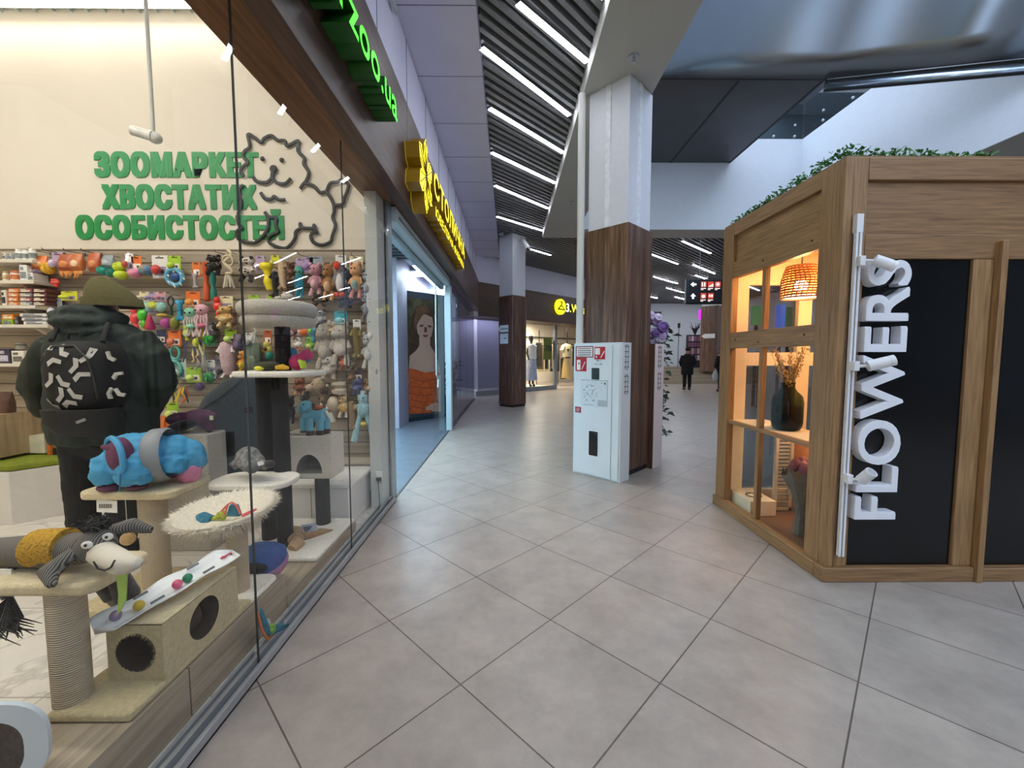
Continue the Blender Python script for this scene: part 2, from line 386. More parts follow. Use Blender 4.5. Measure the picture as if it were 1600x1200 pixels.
# --- walnut fascia above all shops, with its underside
FX = -.945
struct(boxo('trim_fascia', (-1.06, -9, 2.80), (FX, 13.25, 3.735), WALNUTH, bevel=.004))
struct(boxo('trim_fascia_soffit', (-1.3, -9, 2.81), (-1.061, 13.2, 2.87), wood('walnut_soffit', ['#4a2c18', '#6b4427', '#835734'], 'Y', None, .4, .8)))
g = MB()
for y in (-1.2, 1.2, 3.98, 6.4, 8.8, 11.2): g.box((FX-.002, y, 2.80), (FX+.001, y+.004, 3.735))
struct(g.build('trim_fascia_seams', M('#20130e', .6), smooth=0))
struct(boxo('wall_upper_left', (-1.3, -9, 3.6), (-1.03, 13.6, 4.6), LILAC))
g = MB()
for k in range(24): g.box((-1.032, -8+k*.95, 3.73), (-1.026, -7.994+k*.95, 4.56))
struct(g.build('trim_upper_seams', M('#6c6c86', .6), smooth=0))
struct(boxo('ceiling_left_soffit', (-1.3, -9, 4.56), (-.29, 13.6, 4.66), LILAC))
g = MB()
for k in range(24): g.box((-1.03, -8.4+k*.95, 4.556), (-.288, -8.394+k*.95, 4.562))
g.box((-.294, -9, 4.555), (-.286, 13.6, 4.80))
struct(g.build('trim_soffit_seams', M('#80809a', .6), smooth=0))
# --- slatted ceiling at 45 degrees, in two fields
def slats(x0, x1, y0, y1, step, w_, mb, z0=4.6, z1=4.68):
    c = x0-y1
    while c < x1-y0:
        a = max(x0, y0+c); b = min(x1, y1+c)
        if b-a > .05:
            d = w_/2*math.sqrt(.5)
            P = [(a-d, a-c+d), (b-d, b-c+d), (b+d, b-c-d), (a+d, a-c-d)]
            mb.prism([(x, y, z0) for x, y in P], (0, 0, z1-z0))
        c += step
    return mb
struct(slats(-.29, .87, -9, 10.78, .155, .05, MB()).build('ceiling_slats_near', SLAT, smooth=0))
struct(slats(-4.2, 13.5, 10.8, 25.9, .19, .06, MB()).build('ceiling_slats_far', SLAT, smooth=0))
struct(MB().box((-1.3, -9, 4.8), (.95, 10.8, 4.9)).box((-6, 10.8, 4.8), (14, 26, 4.9)).build('ceiling_above_slats', M('#3a3c40', .8)))
# --- plaster beam with the atrium edge
struct(MB().box((.865, -9, 4.42), (1.665, 10.1, 4.95)).box((.865, 10.1, 4.42), (14, 10.8, 4.95)).build('ceiling_beam', BEIGE, bevel=.004))
struct(boxo('ceiling_right', (7.0, -9, 4.42), (14, 10.1, 4.55), BEIGE))
struct(boxo('wall_atrium_far', (1.665, 10.085, 4.425), (7.0, 10.22, 6.53), M('#dfe3ea', .6, var=.02)))
struct(boxo('wall_atrium_right', (6.985, -9, 4.425), (7.12, 10.22, 5.15), M('#dfe3ea', .6, var=.02)))
struct(boxo('wall_atrium_right_top', (6.985, 5.6, 5.15), (7.12, 10.22, 6.53), M('#dfe3ea', .6, var=.02)))
struct(boxo('wall_atrium_left', (.87, -9, 4.95), (.95, 10.1, 7.5), M('#cfd3da', .6, var=.02)))
struct(MB().box((-6, 14, 6.4), (14, 14.2, 10)).box((12, -9, 6.4), (12.2, 14, 10)).build('wall_upper_level', M('#55595f', .6)))
struct(boxo('ceiling_upper_level', (8.8, -9, 9.3), (14, 14, 9.4), M('#9a9da3', .6)))
RAIL = glass('rail_glass', (.72, .80, .82), 1.0)
g = MB().box((5.3, 10.14, 6.54), (7.0, 10.16, 7.35)); o = g.build('balustrade_glass', RAIL, smooth=0)
tag(o, 'clear glass balustrade along the far edge of the upper gallery', 'balustrade', 'glass balustrades of the upper gallery')
o2 = MB().box((7.03, 7.0, 6.54), (7.05, 10.1, 7.35)).build('balustrade_glass', RAIL, smooth=0)
tag(o2, 'clear glass balustrade along the right edge of the upper gallery', 'balustrade', 'glass balustrades of the upper gallery')
for o_, pts in ((o, [(5.6, 10.1, 6.6), (6.3, 10.1, 6.6), (6.8, 10.1, 6.6), (5.6, 10.1, 6.85), (6.8, 10.1, 6.85)]), (o2, [(7.02, y, z) for y in (9.5, 8.7, 7.9, 7.1) for z in (6.64, 6.85)])):
    for p in pts: MB().ell(p, .03, nu=10, nv=6).build('clamp', STEEL, o_)
# --- jewellery shop shell (opening y 4.0-7.9) and the dark shop beyond
CY = M('#d3e4ea', .6, var=.02, name='cool_white_wall')
struct(boxo('wall_jewellery_back', (-6, 11.0, 0), (XG-.3, 11.1, 3.3), CY))
struct(boxo('wall_jewellery_left', (-6.1, 3.98, 0), (-6, 11.1, 3.3), CY))
struct(boxo('wall_jewellery_near', (-6, 3.99, 0), (XG-.04, 4.05, 3.3), CY))
struct(MB().box((-6, 4.05, 3.3), (-1.3, 13.2, 3.4)).build('ceiling_jewellery', M('#d8e0e4', .6)))
g = MB()
for k in range(14): g.box((-4.6, 5.0+k*.22, 3.2), (-1.32, 5.1+k*.22, 3.29))
struct(g.build('ceiling_jewellery_slats', M('#3d444b', .5), smooth=0))
struct(boxo('wall_jewellery_cornice', (-6, 10.86, 2.95), (-1.4, 11.0, 3.12), M('#e2eef2', .5), bevel=.02))
# shop front frame of the jewellery opening
FR = M('#c9dde4', .35, .2, .03, name='pale_frame')
struct(MB().box((-1.17, 7.62, 0), (-1.07, 7.80, 2.80)).build('door_1', FR, bevel=.004))
struct(MB().box((-1.17, 4.0, 2.66), (-1.07, 7.80, 2.80)).build('trim_door_header', FR, bevel=.004))
g = MB()
for k in range(46): g.box((-1.066, 4.1+k*.078, 2.715), (-1.06, 4.14+k*.078, 2.735))
struct(g.build('trim_header_slots', M('#6f8790', .5), smooth=0))
struct(MB().box((-1.26, 4.0, 2.60), (-1.18, 7.62, 2.72)).build('trim_header_inner', M('#a9bfc8', .35, .3), bevel=.004))
struct(boxo('trim_threshold', (XG-.01, 3.98, 0), (XG+.012, 7.8, .006), M('#2b2f33', .4)))
DGL = glass('dark_shop_glass', (.62, .63, .70), 1.0, 1.8)
for i, (a, b) in enumerate(((7.82, 9.3), (9.31, 10.8), (10.81, 13.1))):
    struct(MB().box((XG-.006, a, .04), (XG+.006, b, 2.82)).build('window_%d' % (5+i), DGL, smooth=0))
struct(boxo('wall_dark_shop', (-2.2, 7.82, 0), (-2.1, 13.1, 3.3), M('#a9a9bb', .6)))
struct(boxo('trim_dark_rail', (XG-.03, 7.82, 0), (XG+.03, 13.1, .04), M('#4d5054', .35, .5)))
# --- clothing shop: a 45 degree front behind its walnut band
U = Vector((.7071, .7071, 0)); NN = Vector((-.7071, .7071, 0)); W0 = Vector((.69, 15.89, 0)); B0 = Vector((-.9, 13.25, 0))
def wl(s, n, z): return W0+U*s+NN*n+Vector((0, 0, z))
def bl(s, n, z): return B0+U*s+NN*n+Vector((0, 0, z))
def wbox(mb, s0, s1, n0, n1, z0, z1, m=0, fn=wl):
    return mb.prism([fn(s0, n0, z0), fn(s1, n0, z0), fn(s1, n1, z0), fn(s0, n1, z0)], (0, 0, z1-z0), m)
struct(wbox(MB(), -.1, 9, 0, 1.1, 2.66, 3.73, fn=bl).build('trim_band_clothing', WALNUTD))
struct(wbox(MB(), -.1, 9, .1, .3, 3.73, 4.6, fn=bl).build('wall_upper_clothing', LILAC))
struct(wbox(MB(), -2.6, 9.0, 3.4, 3.5, 0, 3.2).build('wall_clothing_back', M('#e6dccb', .6)))
struct(wbox(MB(), -.32, -.22, .02, 3.4, 0, 3.2).build('wall_clothing_left', M('#e6dccb', .6)))
struct(wbox(MB(), 8.9, 9.0, .1, 3.4, 0, 3.0).build('wall_clothing_right', M('#e6dccb', .6)))
struct(wbox(MB(), -2.6, 9.0, 0, 3.5, 3.0, 3.1).build('ceiling_clothing', M('#4a4b4e', .6)))
struct(wbox(MB(), -2.6, 1.7, .02, 3.4, .0, .14).build('floor_clothing_window', M('#c9c5bb', .5)))
struct(wbox(MB(), -2.6, 1.78, -.03, .05, 0, .17).build('trim_clothing_plinth', M('#7c858b', .4)))
struct(wbox(MB(), 1.68, 1.84, -.04, .06, 0, 2.72).build('trim_clothing_post', M('#8d9499', .35, .4)))
struct(wbox(MB(), -2.6, 6.5, -.03, .05, 2.66, 3.0).build('trim_clothing_head', M('#45484c', .4)))
struct(wbox(MB(), -2.5, -.24, -.01, .01, .17, 2.66).build('window_10', DGL, smooth=0))
struct(wbox(MB(), -2.6, -.33, 1.0, 1.1, 0, 3.0).build('wall_clothing_side', M('#b5b5c6', .6)))
struct(wbox(MB(), -.22, 1.68, -.01, .01, .17, 2.66).build('window_8', glass('clear_window', (.97, .98, .98), .5), smooth=0))
# --- far end of the mall
PALE = M('#dde5ea', .6, var=.03, name='pale_far_wall')
struct(boxo('wall_far', (4, 25.6, 0), (15, 25.8, 4.7), PALE))
struct(boxo('wall_right', (13.6, 10, 0), (13.8, 25.8, 4.7), PALE))
struct(boxo('wall_behind', (XG, -9.2, 0), (13.8, -9, 4.55), M('#b9b7b6', .6, var=.05)))
struct(boxo('wall_near_right', (13.6, -9, 0), (13.8, 10, 4.5), PALE))
struct(boxo('wall_far_return', (6.2, 21.0, 0), (6.5, 25.6, 4.6), PALE))
struct(MB().box((7.0, 24.0, 0), (8.1, 24.6, 4.6)).build('pillar_far_pale', PALE))
g = MB()
STEP = M('#a59a88', .6); 
for k in range(5): g.box((6.5, 20.2+k*.34, 0), (12.4, 22.5, .15*(k+1)))
struct(g.build('floor_stairs', STEP, smooth=0))
g = MB()
for k in range(5):
    for j in range(60): g.box((6.55+j*.098, 20.195+k*.34, .13+.15*k), (6.6+j*.098, 20.2+k*.34, .15*(k+1)))
struct(g.build('trim_stair_edges', M('#2c2620', .6), smooth=0))
struct(boxo('floor_stair_landing', (6.5, 21.9, .0), (13.6, 25.6, .75), STEP))
# --- lamps
GLOW = emis('#f2f6ff', LED_MALL)
GLOWF = emis('#f2f6ff', 34)
LEDS = []
for a, b in (((.083, 3.94), (.847, 4.67)), ((-.28, 4.48), (.80, 5.66)), ((-.245, 5.52), (.85, 6.66)), ((-.27, 6.67), (.85, 7.79)), ((-.26, 7.92), (.85, 9.1)), ((-.27, 9.63), (.85, 10.67)),
             ((.44, 12.26), (1.32, 13.23)), ((4.81, 11.6), (6.26, 12.95)), ((4.35, 12.97), (5.86, 14.45)), ((6.44, 14.55), (7.95, 16.08)), ((5.85, 16.74), (7.43, 18.3)), ((7.43, 19.5), (9.0, 21.05)), ((7.4, 16.46), (8.27, 17.26)), ((2.6, 13.6), (3.6, 14.6)), ((9.5, 13), (10.6, 14.1)), ((9.2, 17.0), (10.4, 18.2)), ((6.9, 21.6), (8.2, 22.9)), ((9.0, 22.4), (10.3, 23.7)), ((11, 19), (12.2, 20.2)), ((11.3, 22.5), (12.5, 23.7)), ((5.2, 19.4), (6.0, 20.2))):
    LEDS.append((a, b))
for k in range(8): LEDS.append(((-.27, 2.75-k*1.12), (.85, 3.87-k*1.12)))
words = ['nearest the wooden column', 'second one back from the frame edge', 'third one back', 'fourth one back', 'fifth one back', 'last one before the far pillar']
LL = ['long ceiling strip light beside the beam, cut by the top edge of the frame'] + ['slatted ceiling strip light beside the lilac soffit, %s' % s for s in
      ('second from the top edge', 'third from the top edge', 'fourth from the top edge', 'fifth from the top edge', 'sixth and smallest')] + ['strip light just right of the far column security camera']
LL += ['far strip light, right of the wooden column, %s' % s for s in ('highest one near the kiosk', 'touching the column edge', 'above the directory sign, upper of two', 'low beside the pale pillar', 'lowest one left of the directory sign', 'just above the directory sign')]
HID = 'strip light of the far slatted ceiling, hidden behind nearer things'
LL += [HID, HID, HID, 'farthest strip light, low over the stairs left of the pale far pillar', 'farthest strip light, low over the stairs above the person in black', HID, HID, HID]  # most of these extra strips are added to brighten the far end
for i, (a, b) in enumerate(LEDS):
    c = Vector(((a[0]+b[0])/2, (a[1]+b[1])/2, 4.575)); d = Vector((b[0]-a[0], b[1]-a[1], 0)); ln = d.length; d.normalize(); q = Vector((-d.y, d.x, 0))
    t = thing('strip_light', LL[i] if i < len(LL) else 'strip light of the slatted mall ceiling, out of view', 'ceiling light', c, 'linear lights in the slatted ceiling')
    def bar(w_, z0, z1): return MB().prism([c+d*x+q*y+Vector((0, 0, z0-4.575)) for x, y in ((-ln/2, -w_), (ln/2, -w_), (ln/2, w_), (-ln/2, w_))], (0, 0, z1-z0))
    bar(.034, 4.568, 4.5758).build('housing', M('#d5d7da', .4), t, smooth=0)
    bar(.028, 4.558, 4.567).build('diffuser', GLOWF if a[1] > 14.5 else GLOW, t, smooth=0)
PG = emis('#fff9ee', LED_PET)
for i, (x0, x1, y) in enumerate(((-5.8, -2.33, 3.68), (-5.8, -1.3, 1.9), (-5.8, -1.3, .3))):
    t = thing('strip_light', ['bright linear lamp along the pet shop ceiling by the back wall', 'linear lamp in mid pet shop ceiling, above the frame', 'linear lamp at the front of the pet shop ceiling, above the frame'][i], 'ceiling light', ((x0+x1)/2, y, 4.36), 'linear lamps of the pet shop')
    MB().box((x0-.02, y-.045, 4.345), (x1+.02, y+.045, 4.40)).build('housing', M('#e4e2dc', .4), t, smooth=0)
    MB().box((x0, y-.038, 4.33), (x1, y+.038, 4.344)).build('diffuser', PG if i else emis('#fff9ee', 7), t, smooth=0)
JG = emis('#d3f1ff', LED_JEWEL)
for i, (x0, x1, y0, y1) in enumerate(((-3.6, -1.7, 5.35, 5.75), (-3.8, -1.7, 8.9, 9.3))):
    t = thing('panel_light', ['cool white ceiling panel lamp inside the jewellery shop entrance', 'ceiling panel lamp deep in the jewellery shop, out of view'][i], 'ceiling light', ((x0+x1)/2, (y0+y1)/2, 3.15), 'panel lamps of the jewellery shop')
    MB().box((x0-.03, y0-.03, 3.165), (x1+.03, y1+.03, 3.2)).build('frame', M('#dfe5e8', .4), t, smooth=0)
    MB().box((x0, y0, 3.15), (x1, y1, 3.164)).build('diffuser', JG, t, smooth=0)
WG = emis('#fff0d8', LED_WEAR)
for i, (s, n) in enumerate(((.9, .7), (3.2, .9), (-.8, 2.0), (3.2, 2.4))):
    t = thing('panel_light', ['ceiling lamp right above the clothing shop window', 'ceiling lamp inside the clothing shop doorway', 'ceiling lamp at the clothing shop back, left', 'ceiling lamp at the clothing shop back, right'][i], 'ceiling light', wl(s, n, 2.94), 'ceiling lamps of the clothing shop')
    wbox(MB(), s-.42, s+.42, n-.22, n+.22, 2.95, 3.0).build('frame', M('#dddddd', .4), t, smooth=0)
    wbox(MB(), s-.4, s+.4, n-.2, n+.2, 2.93, 2.949).build('diffuser', WG, t, smooth=0)
for i, (p0_, p1_, lab) in enumerate((((-1.95, 8.4, 3.2), (-1.65, 12.6, 3.25), 'long ceiling lamp inside the dark glazed shop, out of view'),)):  # added lamp, brightens the wall behind the dark glass in place of reflections
    t = thing('panel_light', lab, 'ceiling light', p0_)
    MB().box(p0_, p1_).build('frame', M('#d5d5d8', .4), t, smooth=0)
    MB().box((p0_[0]+.02, p0_[1]+.02, 3.185), (p1_[0]-.02, p1_[1]-.02, 3.199)).build('diffuser', emis('#e6e8ff', 7), t, smooth=0)
t = thing('panel_light', 'ceiling lamp behind the dark glass left of the clothing window', 'ceiling light', wl(-1.4, .5, 2.9))  # lamp added to lighten the space behind this glass
wbox(MB(), -2.3, -.5, .35, .65, 2.9, 2.95).build('frame', M('#d5d5d8', .4), t, smooth=0)
wbox(MB(), -2.28, -.52, .37, .63, 2.885, 2.899).build('diffuser', emis('#e6e8ff', 9), t, smooth=0)
#PART3
# ================================================================== COLUMNS
A45 = Vector((.7071, -.7071, 0)); B45 = Vector((.7071, .7071, 0))       # along / away from the camera-left face
def dpr(mb, c, a0, a1, b0, b1, z0, z1, m=0):
    c = Vector(c); return mb.prism([c+A45*a0+B45*b0+Vector((0,0,z0)), c+A45*a1+B45*b0+Vector((0,0,z0)), c+A45*a1+B45*b1+Vector((0,0,z0)), c+A45*a0+B45*b1+Vector((0,0,z0))], (0, 0, z1-z0), m)
P1 = Vector((1.312, 4.995, 0)); P2 = Vector((.1, 11.36, 0)); P3 = Vector((10.3, 20.0, 0))
t = thing('column', 'big square column in the mall centre, walnut below and white above', 'column', P1); t['kind'] = 'structure'
dpr(MB(), P1, -.285, .285, -.285, .285, .06, 2.855).build('wood_cladding', WALNUT, t, bevel=.004)
dpr(MB(), P1, -.26, .26, -.26, .26, 2.856, 4.42).build('upper_shaft', M('#dfe1e8', .5, var=.02), t, bevel=.004)
g = MB(); dpr(g, P1, -.03, .03, -.275, -.25, 2.857, 4.415); dpr(g, P1, .25, .272, -.06, .0, 2.857, 4.415); g.build('cover_strip', M('#eceef2', .5), t, bevel=.002)
dpr(MB(), P1, -.27, .27, -.27, .27, 0, .06).build('base', DARK, t)
t = thing('column', 'smaller far column, walnut below and white above, with paper notices', 'column', P2); t['kind'] = 'structure'
dpr(MB(), P2, -.275, .275, -.275, .275, .05, 3.0).build('wood_cladding', WALNUT, t, bevel=.03)
dpr(MB(), P2, -.25, .25, -.25, .25, 3.001, 4.6).build('upper_shaft', M('#d5d7e2', .5, var=.02), t, bevel=.004)
dpr(MB(), P2, -.25, .25, -.25, .25, 0, .05).build('base', DARK, t)
t = thing('column', 'walnut column at the far stairs, right of the person in black', 'column', P3); t['kind'] = 'structure'
P3 = Vector((10.3, 21.0, 0))
dpr(MB(), P3, -.4, .4, -.28, .28, .6, 3.9).build('wood_cladding', WALNUT, t)
dpr(MB(), P3, -.38, .38, -.26, .26, 3.9, 4.6).build('upper_shaft', M('#c9ccd4', .5), t)
t = thing('paper_arrow_sign', 'white arrow shaped paper sign on the far stair column', 'sign', P3+Vector((-.3, -.5, 2.3)))
c0 = P3-B45*.285+Vector((0, 0, 2.28))
MB().prism([c0+A45*x+Vector((0, 0, z)) for x, z in ((-.35, .11), (-.2, 0), (.3, 0), (.3, .22), (-.2, .22))], -B45*.01).build('sheet', M('#e8e8e8', .6), t)
# notices on the far column
c0 = P2-B45*.276
t = thing('paper_arrow_sign', 'white arrow shaped notice on the far column, above the square one', 'sign', c0+Vector((0, 0, 2.1)))
MB().prism([c0+A45*x+Vector((0, 0, z)) for x, z in ((-.27, 2.12), (-.19, 2.03), (.12, 2.03), (.12, 2.22), (-.19, 2.22))], -B45*.006).build('sheet', M('#d9e6ea', .6), t)
MB().prism([c0-B45*.007+A45*x+Vector((0, 0, z)) for x, z in ((-.18, 2.105), (.1, 2.105), (.1, 2.135), (-.18, 2.135))], -B45*.001).build('print', M('#6f8a93', .6), t)
t = thing('paper_notice', 'square white paper notice taped on the far column', 'notice', c0+Vector((0, 0, 1.85)))
MB().prism([c0+A45*x+Vector((0, 0, z)) for x, z in ((-.2, 1.72), (.11, 1.72), (.11, 1.99), (-.2, 1.99))], -B45*.006).build('sheet', M('#cfe3e6', .6), t)
MB().prism([c0-B45*.007+A45*x+Vector((0, 0, z)) for x, z in ((-.03, 1.85), (.04, 1.85), (.04, 1.88), (-.03, 1.88))], -B45*.001).build('print', M('#56707a', .6), t)
# cameras on the far column
def cctv(name, label, p, d, s=1.0):
    p = Vector(p); d = Vector(d).normalized(); t = thing(name, label, 'security camera', p)
    MB().tube([p, p+d*.30*s], [.05*s, .062*s], 12).tube([p+d*.26*s+Vector((0, 0, .05*s)), p+d*.36*s+Vector((0, 0, .05*s))], .03*s, 8).build('housing', M('#dfe2e6', .4), t)
    MB().cyl(p+d*.3*s, p+d*.31*s, .045*s, n=12).build('lens', M('#15171a', .1), t)
    return t
t = cctv('security_camera', 'white bullet security camera at the top of the far column', P2+A45*.34+Vector((.06, -.12, 4.38)), (.3, -.6, -.7), 1.1)
MB().tube([P2+A45*.251+Vector((0, 0, 4.45)), P2+A45*.34+Vector((.06, -.12, 4.40))], .03, 8).build('bracket', M('#cfd2d6', .4), t)
t = thing('dome_camera', 'small dome camera on the ceiling left of the far column', 'security camera', P2+Vector((-.35, -.5, 4.55)))
MB().ell(P2+Vector((-.3, -.45, 4.55)), (.07, .07, .06), nu=12, nv=8).build('dome', M('#8d8f98', .3), t)
# sprinklers and sensors on the beam
for (x, y), lab in (((990, 88), 'ceiling sprinkler in the white beam above the centre column'), ((925, 237), 'tiny sprinkler in the beam left of the white pipe, upper'), ((893, 316), 'tiny sprinkler in the beam left of the white pipe, middle'), ((873, 364), 'tiny sprinkler at the far end of the beam'), ((1122, 366), 'sprinkler in the plaster strip just left of the kiosk')):
    p = pZ(x, y, 4.42); t = thing('sprinkler', lab, 'sprinkler', p, 'ceiling sprinklers')
    MB().cyl(p, p-Vector((0, 0, .012)), .055, n=16).build('rosette', STEEL, t)
    MB().cyl(p-Vector((0, 0, .012)), p-Vector((0, 0, .06)), .012, n=8).cyl(p-Vector((0, 0, .06)), p-Vector((0, 0, .066)), .025, n=10).build('head', STEEL, t)
# white fire pipe
pp = pX(907, 400, .86); pp = Vector((.855, 4.985, 0))
MB().cyl(pp+Vector((0, 0, 1.535)), pp+Vector((0, 0, 4.42)), .043, n=20).build('vertical_pipe', M('#dcdcd8', .4, var=.02)); tag(bpy.data.objects['vertical_pipe'], 'white vertical pipe rising from the fire cabinet to the ceiling', 'pipe')
# ================================================================== FIRE CABINETS
CABW = M('#dfeaf0', .35, var=.02, scale=3, name='cabinet_white')
CF = Vector((.757, 4.825, 0)); CW = .627; CD = .215; CH = 1.535
def cf(a, z, o=0): return CF+A45*a-B45*o+Vector((0, 0, z))
def cs(b, z, o=0): return CF+A45*(CW+o)+B45*b+Vector((0, 0, z))
t = thing('fire_cabinet', 'tall white fire hydrant cabinet facing the camera, red stickers and floor plan', 'cabinet', CF+A45*CW/2, )
MB().prism([cf(0, 0, -.012), cf(CW, 0, -.012), cf(CW, 0, -CD), cf(0, 0, -CD)], (0, 0, CH)).build('body', CABW, t, bevel=.004)
d = MB(); d.prism([cf(.02, .02), cf(CW-.115, .02), cf(CW-.115, CH-.025), cf(.02, CH-.025)], B45*.011); dr = d.build('door', CABW, t, bevel=.003)
MB().prism([cf(CW-.10, .02), cf(CW-.02, .02), cf(CW-.02, CH-.025), cf(CW-.10, CH-.025)], B45*.011).build('hinge_panel', CABW, t, bevel=.003)
def cpanel(mb, a0, a1, z0, z1, o, th=.002, m=0): return mb.prism([cf(a0, z0, o), cf(a1, z0, o), cf(a1, z1, o), cf(a0, z1, o)], B45*th, m)
def aq(x): # pixel column to distance along the cabinet front
    lo, hi = 0, CW
    for _ in range(30):
        mid = (lo+hi)/2; v = CF+A45*mid+Vector((0, 0, .9))-EYE; px = 800+FPX*v.dot(_R)/v.dot(_F)
        lo, hi = (mid, hi) if px < x else (lo, mid)
    return lo
def az(x, y):
    p = CF+A45*aq(x); d = ray(x, y); return 1.39+d.z*p.xy.length/d.xy.length
def crect(mb, x0, y0, x1, y1, o, m=0): return cpanel(mb, aq(x0), aq(x1), az((x0+x1)/2, y1), az((x0+x1)/2, y0), o, .001, m)
wm = MB(); crect(wm, 924, 575, 936, 593, .0035); wm.build('inspection_window', M('#0c0d0f', .1), dr, bevel=.004)
wm = MB(); crect(wm, 921, 674, 935, 712, .0035); wm.build('lower_window', M('#1a0a08', .1), dr, bevel=.004)
wm = MB(); crect(wm, 920, 672.5, 936, 713.5, .0025); wm.build('window_rim', M('#f3f6f8', .3), dr, bevel=.006)
RED = M('#b51420', .4, var=.03); WH = M('#f4f4f4', .5, var=.02); INK = M('#2a3138', .6)
s1 = MB(); crect(s1, 899, 541, 926, 558.5, .002, 0); crect(s1, 900.5, 542.5, 924.7, 557, .003, 1)
for k in range(4): crect(s1, 902, 544.3+k*3.2, 923, 545.5+k*3.2, .004, 2 if k else 0)
s1.build('warning_sticker', [M('#7d2436', .5), WH, INK], dr)
s2 = MB(); crect(s2, 928, 542, 944.5, 561.5, .002, 0); crect(s2, 929, 544, 936.5, 554, .003, 1); crect(s2, 930, 556, 932, 559, .003, 1)
for k in range(3): s2.tube([cf(aq(938+k*1.7), az(939, 559-k*3.2), .0035), cf(aq(941+k*1.2), az(939, 553-k*2.2), .0035)], .006, 5, 1)
s2.build('fire_hose_sticker', [RED, WH], dr)
s3 = MB(); crect(s3, 899, 558.8, 916, 580, .002, 0); crect(s3, 901, 562, 906.5, 578, .003, 1); crect(s3, 903, 567, 905, 569, .004, 2)
for k in range(3): s3.tube([cf(aq(909+k*1.4), az(911, 577-k*3.4), .0035), cf(aq(912+k*1.0), az(911, 570-k*2.4), .0035)], .006, 5, 1)
s3.build('extinguisher_sticker', [RED, WH, INK], dr)
s4 = MB(); crect(s4, 899, 635.5, 908, 644.5, .002, 0)
for k in range(4): crect(s4, 900+k*1.2, 637, 900.7+k*1.8, 643, .003, 1)
s4.build('small_red_sticker', [M('#8f2034', .5), M('#c08a94', .5)], dr)
text_mb('ПК 1', None, .022, .001, cf(aq(931), az(935, 565), .001), A45, (0, 0, 1)).build('cabinet_number', [INK, INK], dr, smooth=0)
text_mb('тел. 101', .1, .017, .001, cf(aq(928), az(935, 570), .001), A45, (0, 0, 1)).build('phone_line', [INK, INK], dr, smooth=0)
pl = MB(); crect(pl, 907, 594, 949, 636, .0015, 0); random.seed(3)
for k in range(46):
    a = random.uniform(0, 2*PI); r = random.choice((13, 12, 14, 8, 5)); x = 921+r*.75*math.cos(a); y = 614+r*.95*math.sin(a)
    s_ = random.uniform(1, 3.4); crect(pl, x, y, x+s_, y+.5, .0025, 1) if random.random() < .5 else crect(pl, x, y, x+.5, y+s_, .0025, 1)
crect(pl, 907, 594, 949, 594.5, .0025, 1); crect(pl, 948.5, 594, 949, 636, .0025, 2)
for k in range(6): crect(pl, 934, 626+k*1.6, 948, 626.7+k*1.6, .0025, 2)
crect(pl, 939, 598, 941, 599, .0025, 1); crect(pl, 944, 598, 946, 601, .0025, 1); crect(pl, 912, 632, 927, 632.6, .0025, 2)
pl.build('evacuation_plan', [M('#d5e3ea', .5, var=.02), INK, M('#7f8b94', .5)], dr)
def louvres(cab, base, ph):
    for z0, n in ((1.27, 4), (1.0, 3)):
        g = MB()
        for k in range(n+1): g.tube([base(CD*.32, z0+k*.055, .002), base(CD*.72, z0+k*.055, .002)], .0035, 5)
        g.tube([base(CD*.42, z0, .002), base(CD*.42, z0+n*.055, .002)], .002, 5); g.tube([base(CD*.68, z0, .002), base(CD*.68, z0+n*.055, .002)], .002, 5)
        g.tube([base(CD*(.52+.16*math.cos(a)), z0-.028+.028*math.sin(a)+(.028), .002) for a in [PI+PI*i/8 for i in range(9)]], .003, 5)
        g.tube([base(CD*(.52+.16*math.cos(a)), z0+n*.055+.02*math.sin(a), .002) for a in [PI*i/8 for i in range(9)]], .003, 5)
        g.build('vent_slots', M('#4a4144', .5), cab)
body2 = M('#e4dde2', .4, var=.02)
louvres(t, cs, 0)
CF2 = P1+A45*(-.34)+B45*.29
t = thing('fire_cabinet', 'white cabinet behind the column showing only its narrow slotted side', 'cabinet', CF2+A45*.3)
def c2(a, b, z): return CF2+A45*a+B45*b+Vector((0, 0, z))
MB().prism([c2(-.0, .012, 0), c2(.685, .012, 0), c2(.685, .26, 0), c2(0, .26, 0)], (0, 0, 1.535)).build('body', M('#e9dfe2', .4, var=.02), t, bevel=.004)
MB().prism([c2(.0, .0, 0), c2(.683, .0, 0), c2(.683, .011, 0), c2(0, .011, 0)], (0, 0, 1.535)).build('wood_back', WALNUT, t)
louvres(t, lambda b, z, o: CF2+A45*(.685+o)+B45*(b*1.1+.01)+Vector((0, 0, z)), 1)
# ================================================================== SHOP SIGNS
GF = emis('#35e81c', 1.6); GS = M('#1c5a14', .4, var=.05)
zx0 = pX(541, 30, -.80); zx1 = pX(620, 190, -.80)
